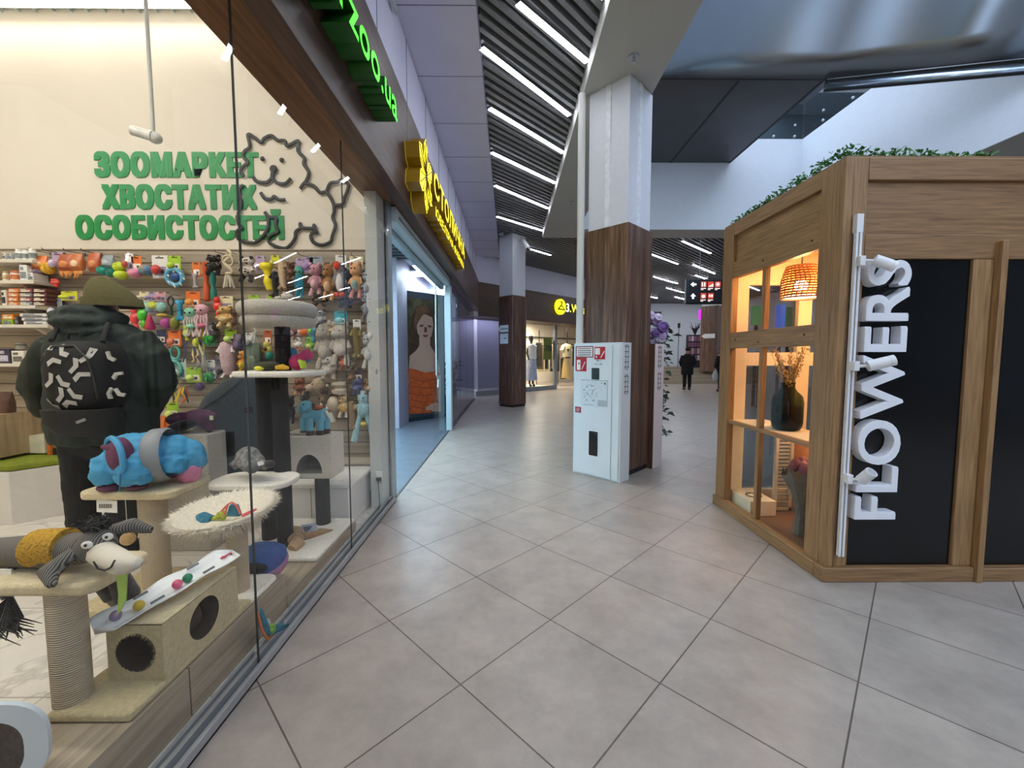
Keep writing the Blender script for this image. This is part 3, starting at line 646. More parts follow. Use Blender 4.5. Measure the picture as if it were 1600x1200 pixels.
# the word is fitted so that its last letters fall where the photograph has them
t = thing('sign_lettering', 'green glowing 3D letters masterzoo.ua on the walnut fascia', 'sign', (-.94, 2.6, 3.2))
g = text_mb('masterzoo.ua', 1.82, .165, .145, (FX+.002, 1.26, 3.055), (0, 1, 0), (0, 0, 1), .012, (0, 1)); g.build('letters', [GF, GS], t, smooth=30)
YF = emis('#fbe722', 1.15); YS = M('#a8810f', .4, var=.06); YL = M('#5a4a08', .5)
t = thing('sign_lettering', 'yellow 3D sign with geometric flower and two lines of letters on the fascia', 'sign', (-.94, 6.0, 3.3))
text_mb('СТОЛИЧНА', 3.12, .27, .125, (FX+.002, 4.66, 3.17), (0, 1, 0), (0, 0, 1), .02, (0, 1)).build('first_line', [YF, YS], t, smooth=30)
text_mb('ЮВЕЛІРНА ФАБРИКА', 2.9, .125, .125, (FX+.002, 4.74, 2.95), (0, 1, 0), (0, 0, 1), .02, (0, 1)).build('second_line', [YF, YS], t, smooth=30)
fl = MB(); cz, cy_ = 3.155, 4.19
def hexp(cy0, cz0, r, ang): return [Vector((FX+.002, cy0+r*math.cos(ang+k*PI/3), cz0+r*math.sin(ang+k*PI/3))) for k in range(6)]
for k in range(6):
    a = PI/2+k*PI/3; d1 = Vector((0, math.cos(a), math.sin(a))); d2 = Vector((0, -d1.z, d1.y)); c = Vector((FX+.002, cy_, cz))
    pts = [c, c+d1*.13-d2*.1, c+d1*.27-d2*.092, c+d1*.36, c+d1*.27+d2*.092, c+d1*.13+d2*.1]
    pts = pts if (pts[1]-pts[0]).cross(pts[2]-pts[1]).x > 0 else pts[::-1]
    fl.prism(pts, (.13, 0, 0), 0, 1)
    for q in (0, 1, 2): fl.tube([c+Vector((.131, 0, 0)), c+d1*(.34-.08*abs(q-1))+d2*(.08*(q-1))+Vector((.131, 0, 0))], .006, 4, 2)
fl.build('flower_emblem', [YF, YS, YL], t, smooth=0)
# clothing shop sign on the 45 degree band
t = thing('sign_lettering', 'round yellow hanger emblem and letters 3.Wear on the far walnut band', 'sign', bl(3.6, 0, 3.3))
sc = 4.03; zc_ = 3.28
def bd(s, z, o): return bl(s, -o, z)
em = MB().prism([bd(sc+.30*math.cos(2*PI*k/32), zc_+.30*math.sin(2*PI*k/32), .01) for k in range(32)], -NN*.1)
em.build('round_emblem', [emis('#f6ee1c', .62)], t, smooth=30)
h = MB().tube([bd(sc-.2, zc_-.1, .115), bd(sc, zc_+.06, .115), bd(sc+.2, zc_-.1, .115), bd(sc-.2, zc_-.1, .115)], .026, 6)
h.tube([bd(sc, zc_+.06, .115), bd(sc+.02, zc_+.11, .115), bd(sc+.04, zc_+.16, .115), bd(sc, zc_+.2, .115), bd(sc-.05, zc_+.17, .115)], .022, 6); h.build('hanger_drawing', YL, t)
text_mb('3', .19, .33, .08, bd(sc+.36, zc_-.16, 0), U, (0, 0, 1), .01, (0, 1)).build('digit', [emis('#ffffff', 1.3), M('#aaaaaa')], t, smooth=30)
text_mb('.Wear', 1.32, .33, .08, bd(sc+.60, zc_-.16, 0), U, (0, 0, 1), .02, (0, 1)).build('word', [emis('#f1ea45', .75), M('#a89d20')], t, smooth=30)
# hanging directory sign
p = pY(1072, 475, 10.45); q = pY(1072, 435, 10.45); x0 = p.x; z0 = p.z; z1 = q.z
t = thing('directory_sign', 'black hanging directory sign with white arrows and red pictograms', 'sign', (x0+.7, 10.45, z1))
MB().box((x0, 10.45, z0), (x0+1.42, 10.57, z1)).build('panel', M('#0b0d14', .35), t, bevel=.04, seg=4)
MB().box((x0-.012, 10.47, z0+.03), (x0-.001, 10.55, z1-.03)).build('edge_strip', M('#b9bcc0', .4), t)
for dx in (.35, 1.1): MB().cyl((x0+dx, 10.51, z1), (x0+dx, 10.51, 4.42), .008, n=6).build('rod', STEEL, t)
def sg(px, py): v = pY(px, py, 10.448); return v
WE = emis('#ffffff', .9)
def quad(mb, x0_, y0_, x1_, y1_, o=.0, m=0):
    a = sg(x0_, y1_); b = sg(x1_, y0_); return mb.box((a.x, 10.447-o-.001, a.z), (b.x, 10.447-o, b.z), m)
for pts in ([(1079, 444.4), (1083.8, 440.5), (1083.8, 443), (1088, 443), (1088, 445.8), (1083.8, 445.8), (1083.8, 448.3)], [(1083, 458.3), (1087.2, 463), (1084.3, 463), (1084.3, 467), (1081.6, 467), (1081.6, 463), (1079, 463)]):
    MB().prism([sg(*k) for k in pts], (0, -.002, 0)).build('arrow', WE, t, smooth=0)
PR = emis('#b8402f', .55)
for (x, y, kind) in ((1095, 440, 'people'), (1106, 440, 'stairs'), (1117, 440, 'star'), (1094.5, 458, 'drop'), (1106, 458, 'till')):
    g = MB(); quad(g, x, y, x+9, y+8.6, 0, 0)
    if kind == 'people':
        for k in (2.4, 6): quad(g, x+k-1, y+2.4, x+k+1, y+7.6, .002, 1); quad(g, x+k-.6, y+1, x+k+.6, y+2.1, .002, 1)
    elif kind == 'stairs': g.prism([sg(x+.5, y+8), sg(x+8.5, y+3), sg(x+8.5, y+8)], (0, -.003, 0), 1)
    elif kind == 'star':
        for k in range(4):
            a = k*PI/4; c = sg(x+4.5, y+4.3); v = Vector((math.cos(a), 0, math.sin(a)))*.055; g.tube([c-v, c+v], .007, 4, 1)
    elif kind == 'drop': c = sg(x+4.5, y+5); g.ell((c.x, 10.446, c.z), (.045, .002, .04), m=1, nu=10, nv=6)
    else: quad(g, x+1.5, y+2.5, x+4, y+6, .002, 1); quad(g, x+5, y+2.5, x+7.5, y+6, .002, 1)
    quad(g, x, y+10.2, x+8, y+11.2, 0, 1); quad(g, x, y+12.2, x+4, y+13, 0, 1)
    g.build('pictogram', [PR, emis('#f5d9d0', .8)], t, smooth=0)
# ================================================================== ESCALATOR OVERHEAD
LAND = M('#4c4d50', .32, .55, .12, 1.5, name='dark_panel'); POL = M('#8f98a2', .26, 1, .10, .7, .05, name='polished_steel', bscale=2)
zl = 5.97
t = thing('escalator', 'escalator seen from below, polished steel flank and dark landing soffit', 'escalator', (3.5, 8.5, zl))
MB().box((1.7, 7.1, zl), (5.27, 10.07, zl+.25)).build('landing_soffit', LAND, t)
g = MB()
for a, b in (((1040, 263), (1140, 143)), ((1129, 264), (1270, 146))):
    A = pZ(*a, zl); Bq = pZ(*b, zl); g.box((A.x-.02, 7.1, zl-.006), (A.x+.02, 10.07, zl-.001))
g.build('soffit_seams', M('#101114', .5), t, smooth=0)
# the steel flank leans towards the viewer as it rises
lo = [Vector((1.7, 7.1, zl)), Vector((5.27, 7.1, zl)), Vector((6.2, 6.19, 5.55)), Vector((6.93, 5.47, 5.22))]
sl = Vector((0, -.50, .87))
prof = [lo]+[[p+sl*k+Vector((0, -.10*k*k*.25, 0)) for p in lo] for k in (.35, 1.2, 2.4, 3.6)]
vs = [p for r in prof for p in r]; n = len(lo)
g = MB().add(vs, [(i*n+j, i*n+j+1, (i+1)*n+j+1, (i+1)*n+j) for i in range(len(prof)-1) for j in range(n-1)])
o = g.build('steel_flank', POL, t, smooth=50); m = o.modifiers.new('thick', 'SOLIDIFY'); m.thickness = .03; m.offset = 1
g = MB()
for x in (2.15, 3.0, 3.85, 4.7, 5.6, 6.3):
    y = 7.1 if x < 5.27 else 7.1-(x-5.27)*.982; zq = zl if x < 5.27 else zl-(x-5.27)*.452
    pts = [Vector((x, y-.02, zq))+sl*k+Vector((0, -.025*k*k-.003, 0)) for k in (.0, .35, 1.2, 2.4, 3.6)]
    g.tube(pts, .006, 4)
g.build('flank_seams', M('#3b4048', .4), t, smooth=0)
g = MB()
for dz, dy in ((-.02, .02), (-.16, .05)):
    g.tube([p+Vector((0, dy, dz)) for p in lo[1:]], .022, 6)
g.tube([lo[0]+Vector((0, 0, -.01)), lo[1]+Vector((0, 0, -.01))], .02, 6)
g.build('lower_trim', M('#0d0f14', .3), t)
g = MB().add([lo[1]+Vector((0, .03, -.02)), lo[2]+Vector((0, .03, -.02)), lo[3]+Vector((0, .03, -.02)), lo[3]+Vector((0, .06, -.16)), lo[2]+Vector((0, .06, -.16)), lo[1]+Vector((0, .06, -.16))], [(0, 1, 4, 5), (1, 2, 3, 4)])
o = g.build('lip', M('#c2d0de', .2, .9), t); m = o.modifiers.new('thick', 'SOLIDIFY'); m.thickness = .01
#PART4
# ================================================================== FLOWER KIOSK
KX, KY, KZ = 1.95, 2.44, 2.535
BLK = M('#08090c', .2, var=.05, scale=2, name='black_gloss_panel')
K = thing('flower_kiosk', 'oak framed flower kiosk with lit side window and black front panels', 'kiosk', (3.5, 3.1, 0))
def kp(name, a, b, mat, bv=.004): return MB().box(a, b).build(name, mat, K, bevel=bv)
# front
kp('corner_post', (KX, KY, .09), (2.0, KY+.06, KZ), OAK); kp('front_stile', (2.003, KY+.004, .09), (2.088, KY+.06, KZ), OAK)
kp('front_stile', (2.742, KY+.004, .09), (2.862, KY+.06, 1.958), OAK)
kp('door_stile', (2.864, KY-.035, .0), (2.902, KY+.05, 2.06), OAK)
kp('top_rail', (2.09, KY+.004, 2.41), (5.2, KY+.06, KZ), OAKX); kp('middle_rail', (2.09, KY+.004, 1.96), (5.2, KY+.06, 2.10), OAKX)
kp('upper_panel', (2.09, KY+.03, 2.10), (5.2, KY+.05, 2.41), OAKX)
kp('black_panel', (2.09, KY+.02, .09), (2.741, KY+.05, 1.958), BLK, .002); kp('black_panel', (2.903, KY+.02, .09), (4.3, KY+.05, 1.958), BLK, .002)
kp('front_stile', (4.31, KY+.004, .09), (4.43, KY+.06, 1.958), OAK); kp('black_panel', (4.44, KY+.02, .09), (5.2, KY+.05, 1.958), BLK, .002)
kp('plinth', (KX-.025, KY-.02, 0), (2.862, KY+.06, .09), OAKX, .006); kp('plinth', (2.903, KY-.02, 0), (5.2, KY+.06, .085), OAKX, .006)
# window side
YB = 3.79
kp('plinth', (KX-.025, KY+.06, 0), (KX+.05, YB, .09), OAKY, .006)
kp('side_stile', (KX, KY+.061, .09), (KX+.06, 2.625, KZ), OAK); kp('side_stile', (KX, 3.63, .09), (KX+.06, YB, KZ), OAK)
kp('side_rail', (KX+.004, 2.626, 2.43), (KX+.06, 3.629, KZ), OAKY); kp('side_panel', (KX+.03, 2.626, 2.2), (KX+.05, 3.629, 2.43), OAKY)
kp('side_rail', (KX+.004, 2.626, 2.065), (KX+.06, 3.629, 2.2), OAKY); kp('side_rail', (KX+.004, 2.626, 1.455), (KX+.06, 3.629, 1.592), OAKY)
kp('glazing_bar', (KX+.01, 2.626, .79), (KX+.05, 3.629, .822), OAKY)
for z0, z1 in ((1.592, 2.065), (.822, 1.455), (.09, .79)): kp('glazing_bar', (KX+.01, 3.17, z0), (KX+.05, 3.212, z1), OAK)
KG = glass('kiosk_glass', (.97, .98, .97), .7)
for z0, z1 in ((1.592, 2.065), (.822, 1.455), (.09, .79)):
    for y0, y1 in ((2.626, 3.17), (3.212, 3.629)): kp('pane', (KX+.028, y0, z0), (KX+.034, y1, z1), KG, 0)
for y, z in ((2.69, 2.13), (2.72, 1.53), (3.2, 2.12), (3.22, 1.5), (3.55, 1.53)):
    MB().ell((KX+.004, y, z), (.004, .011, .009), nu=10, nv=6).build('knot', M('#4a3018', .6), K)
# inside: floor, ceiling, back wall with two windows, right partition
INW = M('#e8cfa6', .5, var=.04, name='kiosk_inside'); PALEW = M('#efe2c6', .5, var=.03, name='cream_frame')
kp('inner_floor', (KX+.06, KY+.06, 0), (5.2, YB, .04), M('#6e5440', .5), 0); kp('inner_ceiling', (KX+.06, KY+.06, 2.30), (5.2, YB, 2.34), INW, 0)
kp('roof', (KX+.01, KY+.01, KZ), (5.2, YB, KZ+.012), OAKX, 0); kp('inner_wall', (3.3, KY+.06, .04), (3.36, YB, 2.3), INW, 0)
kp('inner_wall', (2.09, KY+.06, .09), (3.3, KY+.09, 2.3), INW, 0)
bw = [(2.01, 2.15), (2.60, 2.72), (3.16, 3.3)]
for a, b in bw: kp('window_post', (a, 3.70, .09), (b, YB, 2.3), PALEW)
for z0, z1 in ((2.02, 2.3), (1.30, 1.42), (.04, .16)): kp('window_rail', (2.15, 3.705, z0), (2.6, YB, z1), PALEW); kp('window_rail', (2.72, 3.705, z0), (3.16, YB, z1), PALEW)
TG = glass('tinted_window', (.55, .58, .6), 1.0)
for x0, x1 in ((2.15, 2.6), (2.72, 3.16)):
    for z0, z1 in ((1.42, 2.02), (.16, 1.30)): kp('back_pane', (x0, 3.745, z0), (x1, 3.75, z1), TG, 0)
kp('window_shelf', (KX+.062, 2.63, .795), (2.33, 3.69, .815), M('#f0e6cf', .4, var=.03), .004)
# lamp inside
t = thing('pendant_lamp', 'glowing wicker pendant lamp inside the kiosk upper window', 'lamp', (2.3, 3.26, 1.84))
sh = MB(); random.seed(5)
for k in range(13):
    z = 1.845+k*.02; r = .135-.03*(k/12)**3; sh.torus((2.3, 3.26, z), r, .0075, n=26, k=5)
for k in range(26):
    a = 2*PI*k/26; sh.tube([(2.3+.137*math.cos(a), 3.26+.137*math.sin(a), 1.842), (2.3+.133*math.cos(a+.2), 3.26+.133*math.sin(a+.2), 1.98), (2.3+.10*math.cos(a), 3.26+.10*math.sin(a), 2.09)], .005, 4)
sh.build('wicker_shade', M('#9a5c2a', .6, var=.25, scale=60), t)
MB().ell((2.3, 3.26, 1.94), .045, nu=14, nv=10).build('bulb', emis('#ffb872', 300), t)
MB().cyl((2.3, 3.26, 1.853), (2.3, 3.26, 1.858), .118, n=26).build('diffuser', emis('#ffe8c0', 6), t)
MB().cyl((2.3, 3.26, 2.09), (2.3, 3.26, 2.3), .006, n=6).build('cord', DARK, t)
for i, (x, y) in enumerate(((2.9, 3.1), (2.55, 2.85))):  # unseen downlights, added to warm and brighten the kiosk inside
    t = thing('spot_lamp', ['small round downlight in the kiosk ceiling towards the partition', 'small round downlight in the kiosk ceiling over the bouquet'][i], 'lamp', (x, y, 2.28), 'kiosk ceiling downlights')
    MB().cyl((x, y, 2.28), (x, y, 2.298), .05, n=16).build('housing', M('#eeeeee'), t); MB().cyl((x, y, 2.276), (x, y, 2.279), .042, n=16).build('diffuser', emis('#ffc48a', 330), t)
t = thing('shelf_lamp', 'thin warm lamp strip fixed under the cream kiosk window shelf', 'lamp', (2.31, 3.15, .78))  # added lamp, lightens the dark space under the shelf
MB().box((2.295, 2.7, .782), (2.325, 3.62, .7945)).build('housing', M('#e8e0d0'), t); MB().box((2.30, 2.72, .778), (2.32, 3.6, .7815)).build('diffuser', emis('#ffd6a4', 16), t)
# vase with dry branches
t = thing('glass_vase', 'dark green glass vase on the cream shelf in the kiosk window', 'vase', (2.165, 3.16, .815))
VG = glass('green_glass', (.16, .25, .14), .55)
prof = [(.07, .816), (.098, .83), (.108, .88), (.108, 1.03), (.098, 1.08), (.06, 1.12), (.046, 1.145), (.046, 1.175), (.052, 1.185)]
MB().lathe([(0.001, .816)]+prof, (2.165, 3.16, 0), 28).build('body', VG, t, smooth=60)
MB().lathe([(.001, .825), (.09, .835), (.1, .88), (.1, 1.0), (.001, 1.0)], (2.165, 3.16, 0), 24).build('water', glass('vase_water', (.25, .3, .2), .5), t)
t = thing('dried_branches', 'dry beige twigs with small buds standing in the green vase', 'branches', (2.165, 3.16, .86))
st = MB(); bd_ = MB(); random.seed(11)
for k in range(26):
    a = random.uniform(0, 2*PI); s_ = random.uniform(.04, .17); h_ = random.uniform(1.3, 1.5)
    top = Vector((2.165+s_*math.cos(a), 3.16+s_*math.sin(a)*1.3, h_)); top.x = max(top.x, 2.03); b0_ = Vector((2.165+.03*math.cos(a+2), 3.16+.03*math.sin(a+2), .86))
    mid = b0_.lerp(top, .55); mid.x += (2.165-mid.x)*.5; mid.y += (3.16-mid.y)*.5
    st.tube([b0_, mid, top], [.0022, .0018, .001], 4)
    for q in range(16):
        p = mid.lerp(top, random.uniform(.1, 1))+Vector((random.uniform(-.02, .02), random.uniform(-.02, .02), random.uniform(-.01, .02)))
        p.x = max(p.x, 2.02); bd_.ell(p, random.uniform(.004, .008), nu=6, nv=4)
st.build('twigs', M('#6d5233', .8), t); tag(bd_.build('buds', M('#b99a5c', .8, var=.3, scale=90), t), None, None, None, 'stuff')
# bouquet and planters under the shelf
t = thing('bouquet', 'bouquet in crumpled grey paper standing behind the lower kiosk glass', 'bouquet', (2.2, 3.0, .04))
rg = []
wr = MB(); n = 26
for z, r in ((.05, .05), (.2, .035), (.30, .05), (.40, .085), (.52, .135)):
    for j in range(n):
        rr = r*(1+.14*math.sin(j*PI))*(1+.10*math.sin(j*2.4+z*9)); wr.v.append(Vector((2.2+rr*math.cos(2*PI*j/n), 3.0+rr*math.sin(2*PI*j/n), z+(.04*math.sin(j*1.9) if z > .5 else 0))))
for i in range(4):
    for j in range(n): wr.f.append([i*n+j, i*n+(j+1) % n, (i+1)*n+(j+1) % n, (i+1)*n+j]); wr.mi.append(0)
wr.build('paper_wrap', M('#6e6a60', .8, var=.2, scale=30, bump=.4), t, smooth=50)
for k in range(7):
    a = k*2*PI/6; r = .06 if k < 6 else 0; MB().ell((2.2+r*math.cos(a), 3.0+r*math.sin(a), .56+.02*(k % 2)), (.035, .035, .05), nu=10, nv=8).build('tulip', M(random.choice(('#a85a5e', '#b8786c', '#8e4450')), .6), t)
t = thing('planter', 'dark green planter at the right of the bouquet behind kiosk glass', 'planter', (2.2, 2.78, .04))
MB().lathe([(.001, .045), (.075, .045), (.095, .27), (.10, .28), (.088, .28), (.08, .23), (.001, .22)], (2.2, 2.78, 0), 24).build('pot', M('#1f3b34', .35), t)
lf = MB()
for k in range(14):
    a = k*2.4; lf.tube([(2.2, 2.78, .22), (2.2+.04*math.cos(a), 2.78+.04*math.sin(a), .30), (2.2+.09*math.cos(a), 2.78+.09*math.sin(a), .33)], [.004, .012, .002], 5, flat=(1, 1, .4))
lf.build('leaves', M('#3f5a33', .6), t)
t = thing('louvred_shutter', 'grey louvred shutter leaning inside the lower kiosk window', 'shutter', (2.33, 3.45, .04))
g = MB().box((2.30, 3.47, .05), (2.325, 3.5, .76)).box((2.43, 3.47, .05), (2.455, 3.5, .76)).box((2.30, 3.47, .05), (2.455, 3.5, .08)).box((2.30, 3.47, .73), (2.455, 3.5, .76))
g.build('frame', M('#b9b1a4', .6), t)
g = MB()
for k in range(20): g.box((2.327, 3.475, .09+k*.032), (2.428, 3.497, .10+k*.032), rot=(.6, 0, 0))
g.build('slats', M('#9a948a', .6), t)
t = thing('slatted_crate', 'orange wooden slatted crate deep inside the lower kiosk window', 'crate', (2.7, 3.4, .04))
g = MB()
for k in range(9): g.box((2.5, 3.28, .06+k*.075), (2.95, 3.30, .115+k*.075))
g.box((2.5, 3.3, .05), (2.53, 3.6, .74)).box((2.92, 3.3, .05), (2.95, 3.6, .74)); g.build('slats', M('#c07a44', .6, var=.15), t, bevel=.002)
t = thing('cream_plinth', 'low cream plinth with wire ring in the far corner of lower kiosk window', 'plinth', (2.2, 3.5, .04))
MB().box((2.03, 3.36, .041), (2.25, 3.68, .17)).build('block', PALEW, t, bevel=.004); MB().torus((2.14, 3.5, .176), .06, .004, n=24, k=6).build('ring', M('#5b5a50', .4, .6), t)
for i, (y, z) in enumerate(((3.6, 1.27), (3.6, 1.12))): pass
# greenery on the roof
g = MB(); random.seed(21)
def leaf(mb, p, d, ln, wd):
    p = Vector(p); d = Vector(d).normalized(); s_ = d.cross(Vector((random.uniform(-1, 1), random.uniform(-1, 1), .6)))
    s_ = s_.normalized() if s_.length > .01 else Vector((1, 0, 0)); q = p+d*ln
    m_ = p+d*ln*.5+Vector((0, 0, ln*.12)); mb.add([p, m_+s_*wd, q, m_-s_*wd, m_+Vector((0, 0, wd*.3))], [(0, 1, 4), (1, 2, 4), (2, 3, 4), (3, 0, 4)])
for k in range(900):
    if k < 480: c = Vector((KX+random.uniform(.02, .10), random.uniform(2.46, 3.72), KZ+.015)); hh = .02+.055*max(0, 1-abs(c.y-2.6)/1.1)
    else: c = Vector((random.uniform(1.97, 2.85), KY+random.uniform(.02, .12), KZ+.015)); hh = .02+.03*max(0, 1-abs(c.x-2.15)/.5)
    c.z += random.uniform(0, hh); a = random.uniform(0, 2*PI); leaf(g, c, (math.cos(a), math.sin(a), random.uniform(-.1, .9)), random.uniform(.02, .045), random.uniform(.006, .011))
o = g.build('greenery', M('#3f7a38', .6, var=.35, scale=25), None, smooth=0); tag(o, 'strip of small artificial green leaves along the kiosk roof edge', 'greenery', None, 'stuff')
# letters
LW = M('#e7e8ee', .4, var=.02, name='letter_white')
za = pY(1325, 813, 2.38).z; zb = pY(1400, 405, 2.38).z
t = thing('sign_lettering', 'white 3D letters FLOWERS reading upwards on the black kiosk panel', 'sign', (2.2, 2.42, 1.17))
text_mb('FLOWERS', zb-za, .255, .065, (2.325, 2.455, za), (0, 0, 1), (-1, 0, 0), .012, (0, 0)).build('letters', LW, t, smooth=30)
# track and spotlights
TRW = M('#e4e5e8', .4, var=.02)
t = thing('light_track', 'long white lighting track mounted upright on the oak corner of the kiosk', 'track', (2.02, 2.43, .16))
MB().box((2.004, 2.405, .17), (2.018, 2.436, 2.20)).box((2.026, 2.405, .17), (2.040, 2.436, 2.20)).box((2.004, 2.424, .17), (2.04, 2.437, 2.20)).box((2.003, 2.403, 2.10), (2.041, 2.437, 2.205)).build('rail', TRW, t, bevel=.0015)
MB().box((2.0185, 2.415, .18), (2.0255, 2.423, 2.09)).build('slot', M('#1a1c20', .4), t)
for (zx, zy, d, lab, ln) in ((1344, 408, (.75, -.35, -.42), 'top white spotlight on the upright kiosk track, tilted down', .105), (1336, 572, (.85, -.35, .28), 'middle white spotlight on the upright kiosk track, tilted up', .125), (1326, 748, (.10, -.35, .45), 'lowest white spotlight on the upright kiosk track, pointing up', .085)):
    p = pY(zx, zy, 2.39); p.x = 2.03; d = Vector(d).normalized()
    t = thing('spotlight', lab, 'spotlight', p, 'white spotlights on the kiosk track')
    MB().box((2.008, 2.372, p.z-.028), (2.04, 2.4045, p.z+.028)).build('adapter', TRW, t, bevel=.003)
    s0 = Vector((2.045, 2.375, p.z)); h0 = s0+Vector((.025, -.02, .0))
    MB().tube([Vector((2.036, 2.385, p.z)), s0, h0+d*.02], .009, 8).build('joint', TRW, t)
    MB().tube([h0, h0+d*ln*.78, h0+d*ln*.785, h0+d*ln*.815, h0+d*ln*.82, h0+d*ln], [.031, .031, .028, .028, .031, .031], 20).build('head', TRW, t, smooth=40)
    MB().cyl(h0+d*(ln+.0005), h0+d*(ln+.001), .026, n=18).build('lens', M('#b9bbc0', .2), t)
#PART5
# ================================================================== PET SHOP: WALL WRITING, CAMERA
GREEN = M('#0f8a43', .45, var=.04, scale=3, name='sign_green')
t = thing('wall_lettering', 'three lines of green Cyrillic capitals on the cream pet shop wall', 'sign', (-2.9, 3.85, 2.9))
for body, x0, y0, x1, y1 in (('ЗООМАРКЕТ', 148, 237, 403, 277), ('ХВОСТАТИХ', 160, 288, 400, 327), ('ОСОБИСТОСТЕЙ', 119, 336, 443, 374)):
    a = pY(x0, y1, 3.85); b = pY(x1, y0, 3.85)
    hh = (b.z-a.z)*(1.24 if body.endswith('Й') else 1.0)
    text_mb(body, b.x-a.x, hh, .012, (a.x, 3.859, a.z), (1, 0, 0), (0, 0, 1), .078, (0, 0)).build('text_line', GREEN, t, smooth=0)
INKB = M('#1c1a18', .5)
t = thing('wall_drawing', 'black outline drawing of a fluffy dog beside the green wall lettering', 'drawing', (-2.0, 3.85, 2.9))
def dline(pts, r=.0155):
    P_ = [pY(x/2.5, y/2.5, 3.838) for x, y in pts]
    # smooth with Catmull-Rom
    Q = []
    for i in range(len(P_)-1):
        p0 = P_[max(0, i-1)]; p1 = P_[i]; p2 = P_[i+1]; p3 = P_[min(len(P_)-1, i+2)]
        for k in range(5):
            u = k/5; Q.append(.5*((2*p1)+(p2-p0)*u+(2*p0-5*p1+4*p2-p3)*u*u+(3*p1-p0-3*p2+p3)*u**3))
    Q.append(P_[-1])
    return Q, r
for nm, pts in (('head_line', [(952, 690), (940, 665), (955, 645), (968, 635), (950, 610), (955, 590), (975, 572), (968, 525), (995, 538), (1020, 556), (1032, 540), (1060, 530), (1085, 548), (1112, 550), (1122, 570), (1165, 550), (1163, 588), (1188, 618), (1186, 640), (1205, 672), (1196, 705), (1182, 722), (1172, 738)]),
                ('back_line', [(1184, 714), (1225, 726), (1250, 752), (1275, 752), (1300, 790), (1305, 825), (1299, 850), (1310, 880), (1298, 920), (1290, 945), (1255, 957), (1222, 944), (1214, 920), (1226, 906), (1238, 908), (1226, 892), (1226, 878), (1226, 891), (1178, 889), (1172, 872), (1176, 889), (1155, 905), (1150, 935), (1120, 968), (1085, 965), (1055, 950), (1048, 930), (1066, 914), (1086, 905), (1076, 880), (1078, 852), (1050, 846), (1034, 828)]),
                ('tail_line', [(1275, 748), (1290, 716), (1318, 711), (1335, 703), (1360, 718), (1355, 750), (1345, 772), (1336, 798), (1300, 802)]),
                ('front_line', [(1048, 850), (1046, 890), (1028, 920), (1000, 946), (960, 946), (930, 932), (924, 905), (944, 890), (930, 872), (930, 835), (942, 800), (938, 770), (936, 740), (950, 722)]),
                ('mouth_line', [(988, 690), (1005, 709), (1040, 712), (1062, 692), (1068, 660), (1062, 692), (1085, 715), (1115, 716), (1136, 696)]),
                ('chest_line', [(1018, 752), (1035, 775), (1060, 778), (1070, 767), (1090, 780), (1114, 780)])):
    Q, r = dline(pts); MB().tube(Q, r, 8, flat=(1, .5, 1)).build(nm, INKB, t)
for x, y, r, nm in ((1025, 620, .021, 'eye'), (1100, 625, .021, 'eye'), (1068, 660, .036, 'nose')):
    MB().ell(pY(x/2.5, y/2.5, 3.838), (r, .008, r), nu=14, nv=8).build(nm, INKB, t)
p = pY(232, 215, 3.4)
t = thing('security_camera', 'white security camera hanging on a long grey pole in the pet shop', 'security camera', p)
GP = M('#a9a9a3', .4)
MB().cyl(p+Vector((.04, 0, .03)), (p.x+.04, p.y, 4.4), .014, n=10).build('pole', GP, t)
MB().ell(p+Vector((.05, 0, 0)), (.05, .05, .045), nu=14, nv=8).build('base', M('#cfcfc8', .4), t)
MB().tube([p+Vector((.05, -.02, 0)), p+Vector((-.085, -.05, .03))], [.04, .036], 14).build('housing', M('#d5d5ce', .4), t)
MB().tube([p+Vector((-.0851, -.05, .03)), p+Vector((-.088, -.051, .031))], .03, 12).build('lens', M('#222', .2) if False else DARK, t)
# ================================================================== DISPLAY PLATFORM AND CAT FURNITURE
PLW = wood('grey_oak_board', ['#8d7f6c', '#a89a85', '#bcae98'], 'Y', None, .45, .9)
t = thing('display_platform', 'pale wood display platform along the near shop glass', 'platform', (-1.4, .6, 0))
MB().box((-1.52, -2.4, 0), (-1.222, 1.50, .20)).box((-1.52, 1.506, 0), (-1.222, 2.18, .20)).build('board', PLW, t, bevel=.002)
MB().box((-1.5, 1.5, 0), (-1.226, 1.506, .195)).build('joint', M('#2b241d', .6), t)
t = thing('display_platform', 'lower pale wood platform by the glass under the grey posted cat tree', 'platform', (-1.4, 2.7, 0))
MB().box((-1.75, 2.19, 0), (-1.222, 3.21, .072)).build('board', PLW, t, bevel=.002)
BEI = plush('#d8c8a2', .10); BEI2 = plush('#c8b88f', .12); CRM = plush('#efe8da', .08); GRYP = plush('#b9b2a6', .10)
SIS = sisal('sisal_rope', '#d9c9ae'); SISD = M('#101112', .9, var=.25, scale=90, bump=.5, name='charcoal_rope')
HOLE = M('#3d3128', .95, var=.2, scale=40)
def rplate(mb, x0, x1, y0, y1, z0, z1, r=.06, n=6):
    pts = []
    for cx, cy, a in ((x1-r, y1-r, 0), (x0+r, y1-r, PI/2), (x0+r, y0+r, PI), (x1-r, y0+r, 3*PI/2)):
        for k in range(n+1): pts.append((cx+r*math.cos(a+k*PI/2/n), cy+r*math.sin(a+k*PI/2/n), z0))
    return mb.prism(pts, (0, 0, z1-z0))
def pbuild(mb, name, mat, t, bv=.012, **k): return mb.build(name, mat, t, bevel=bv, seg=3, smooth=60, **k)
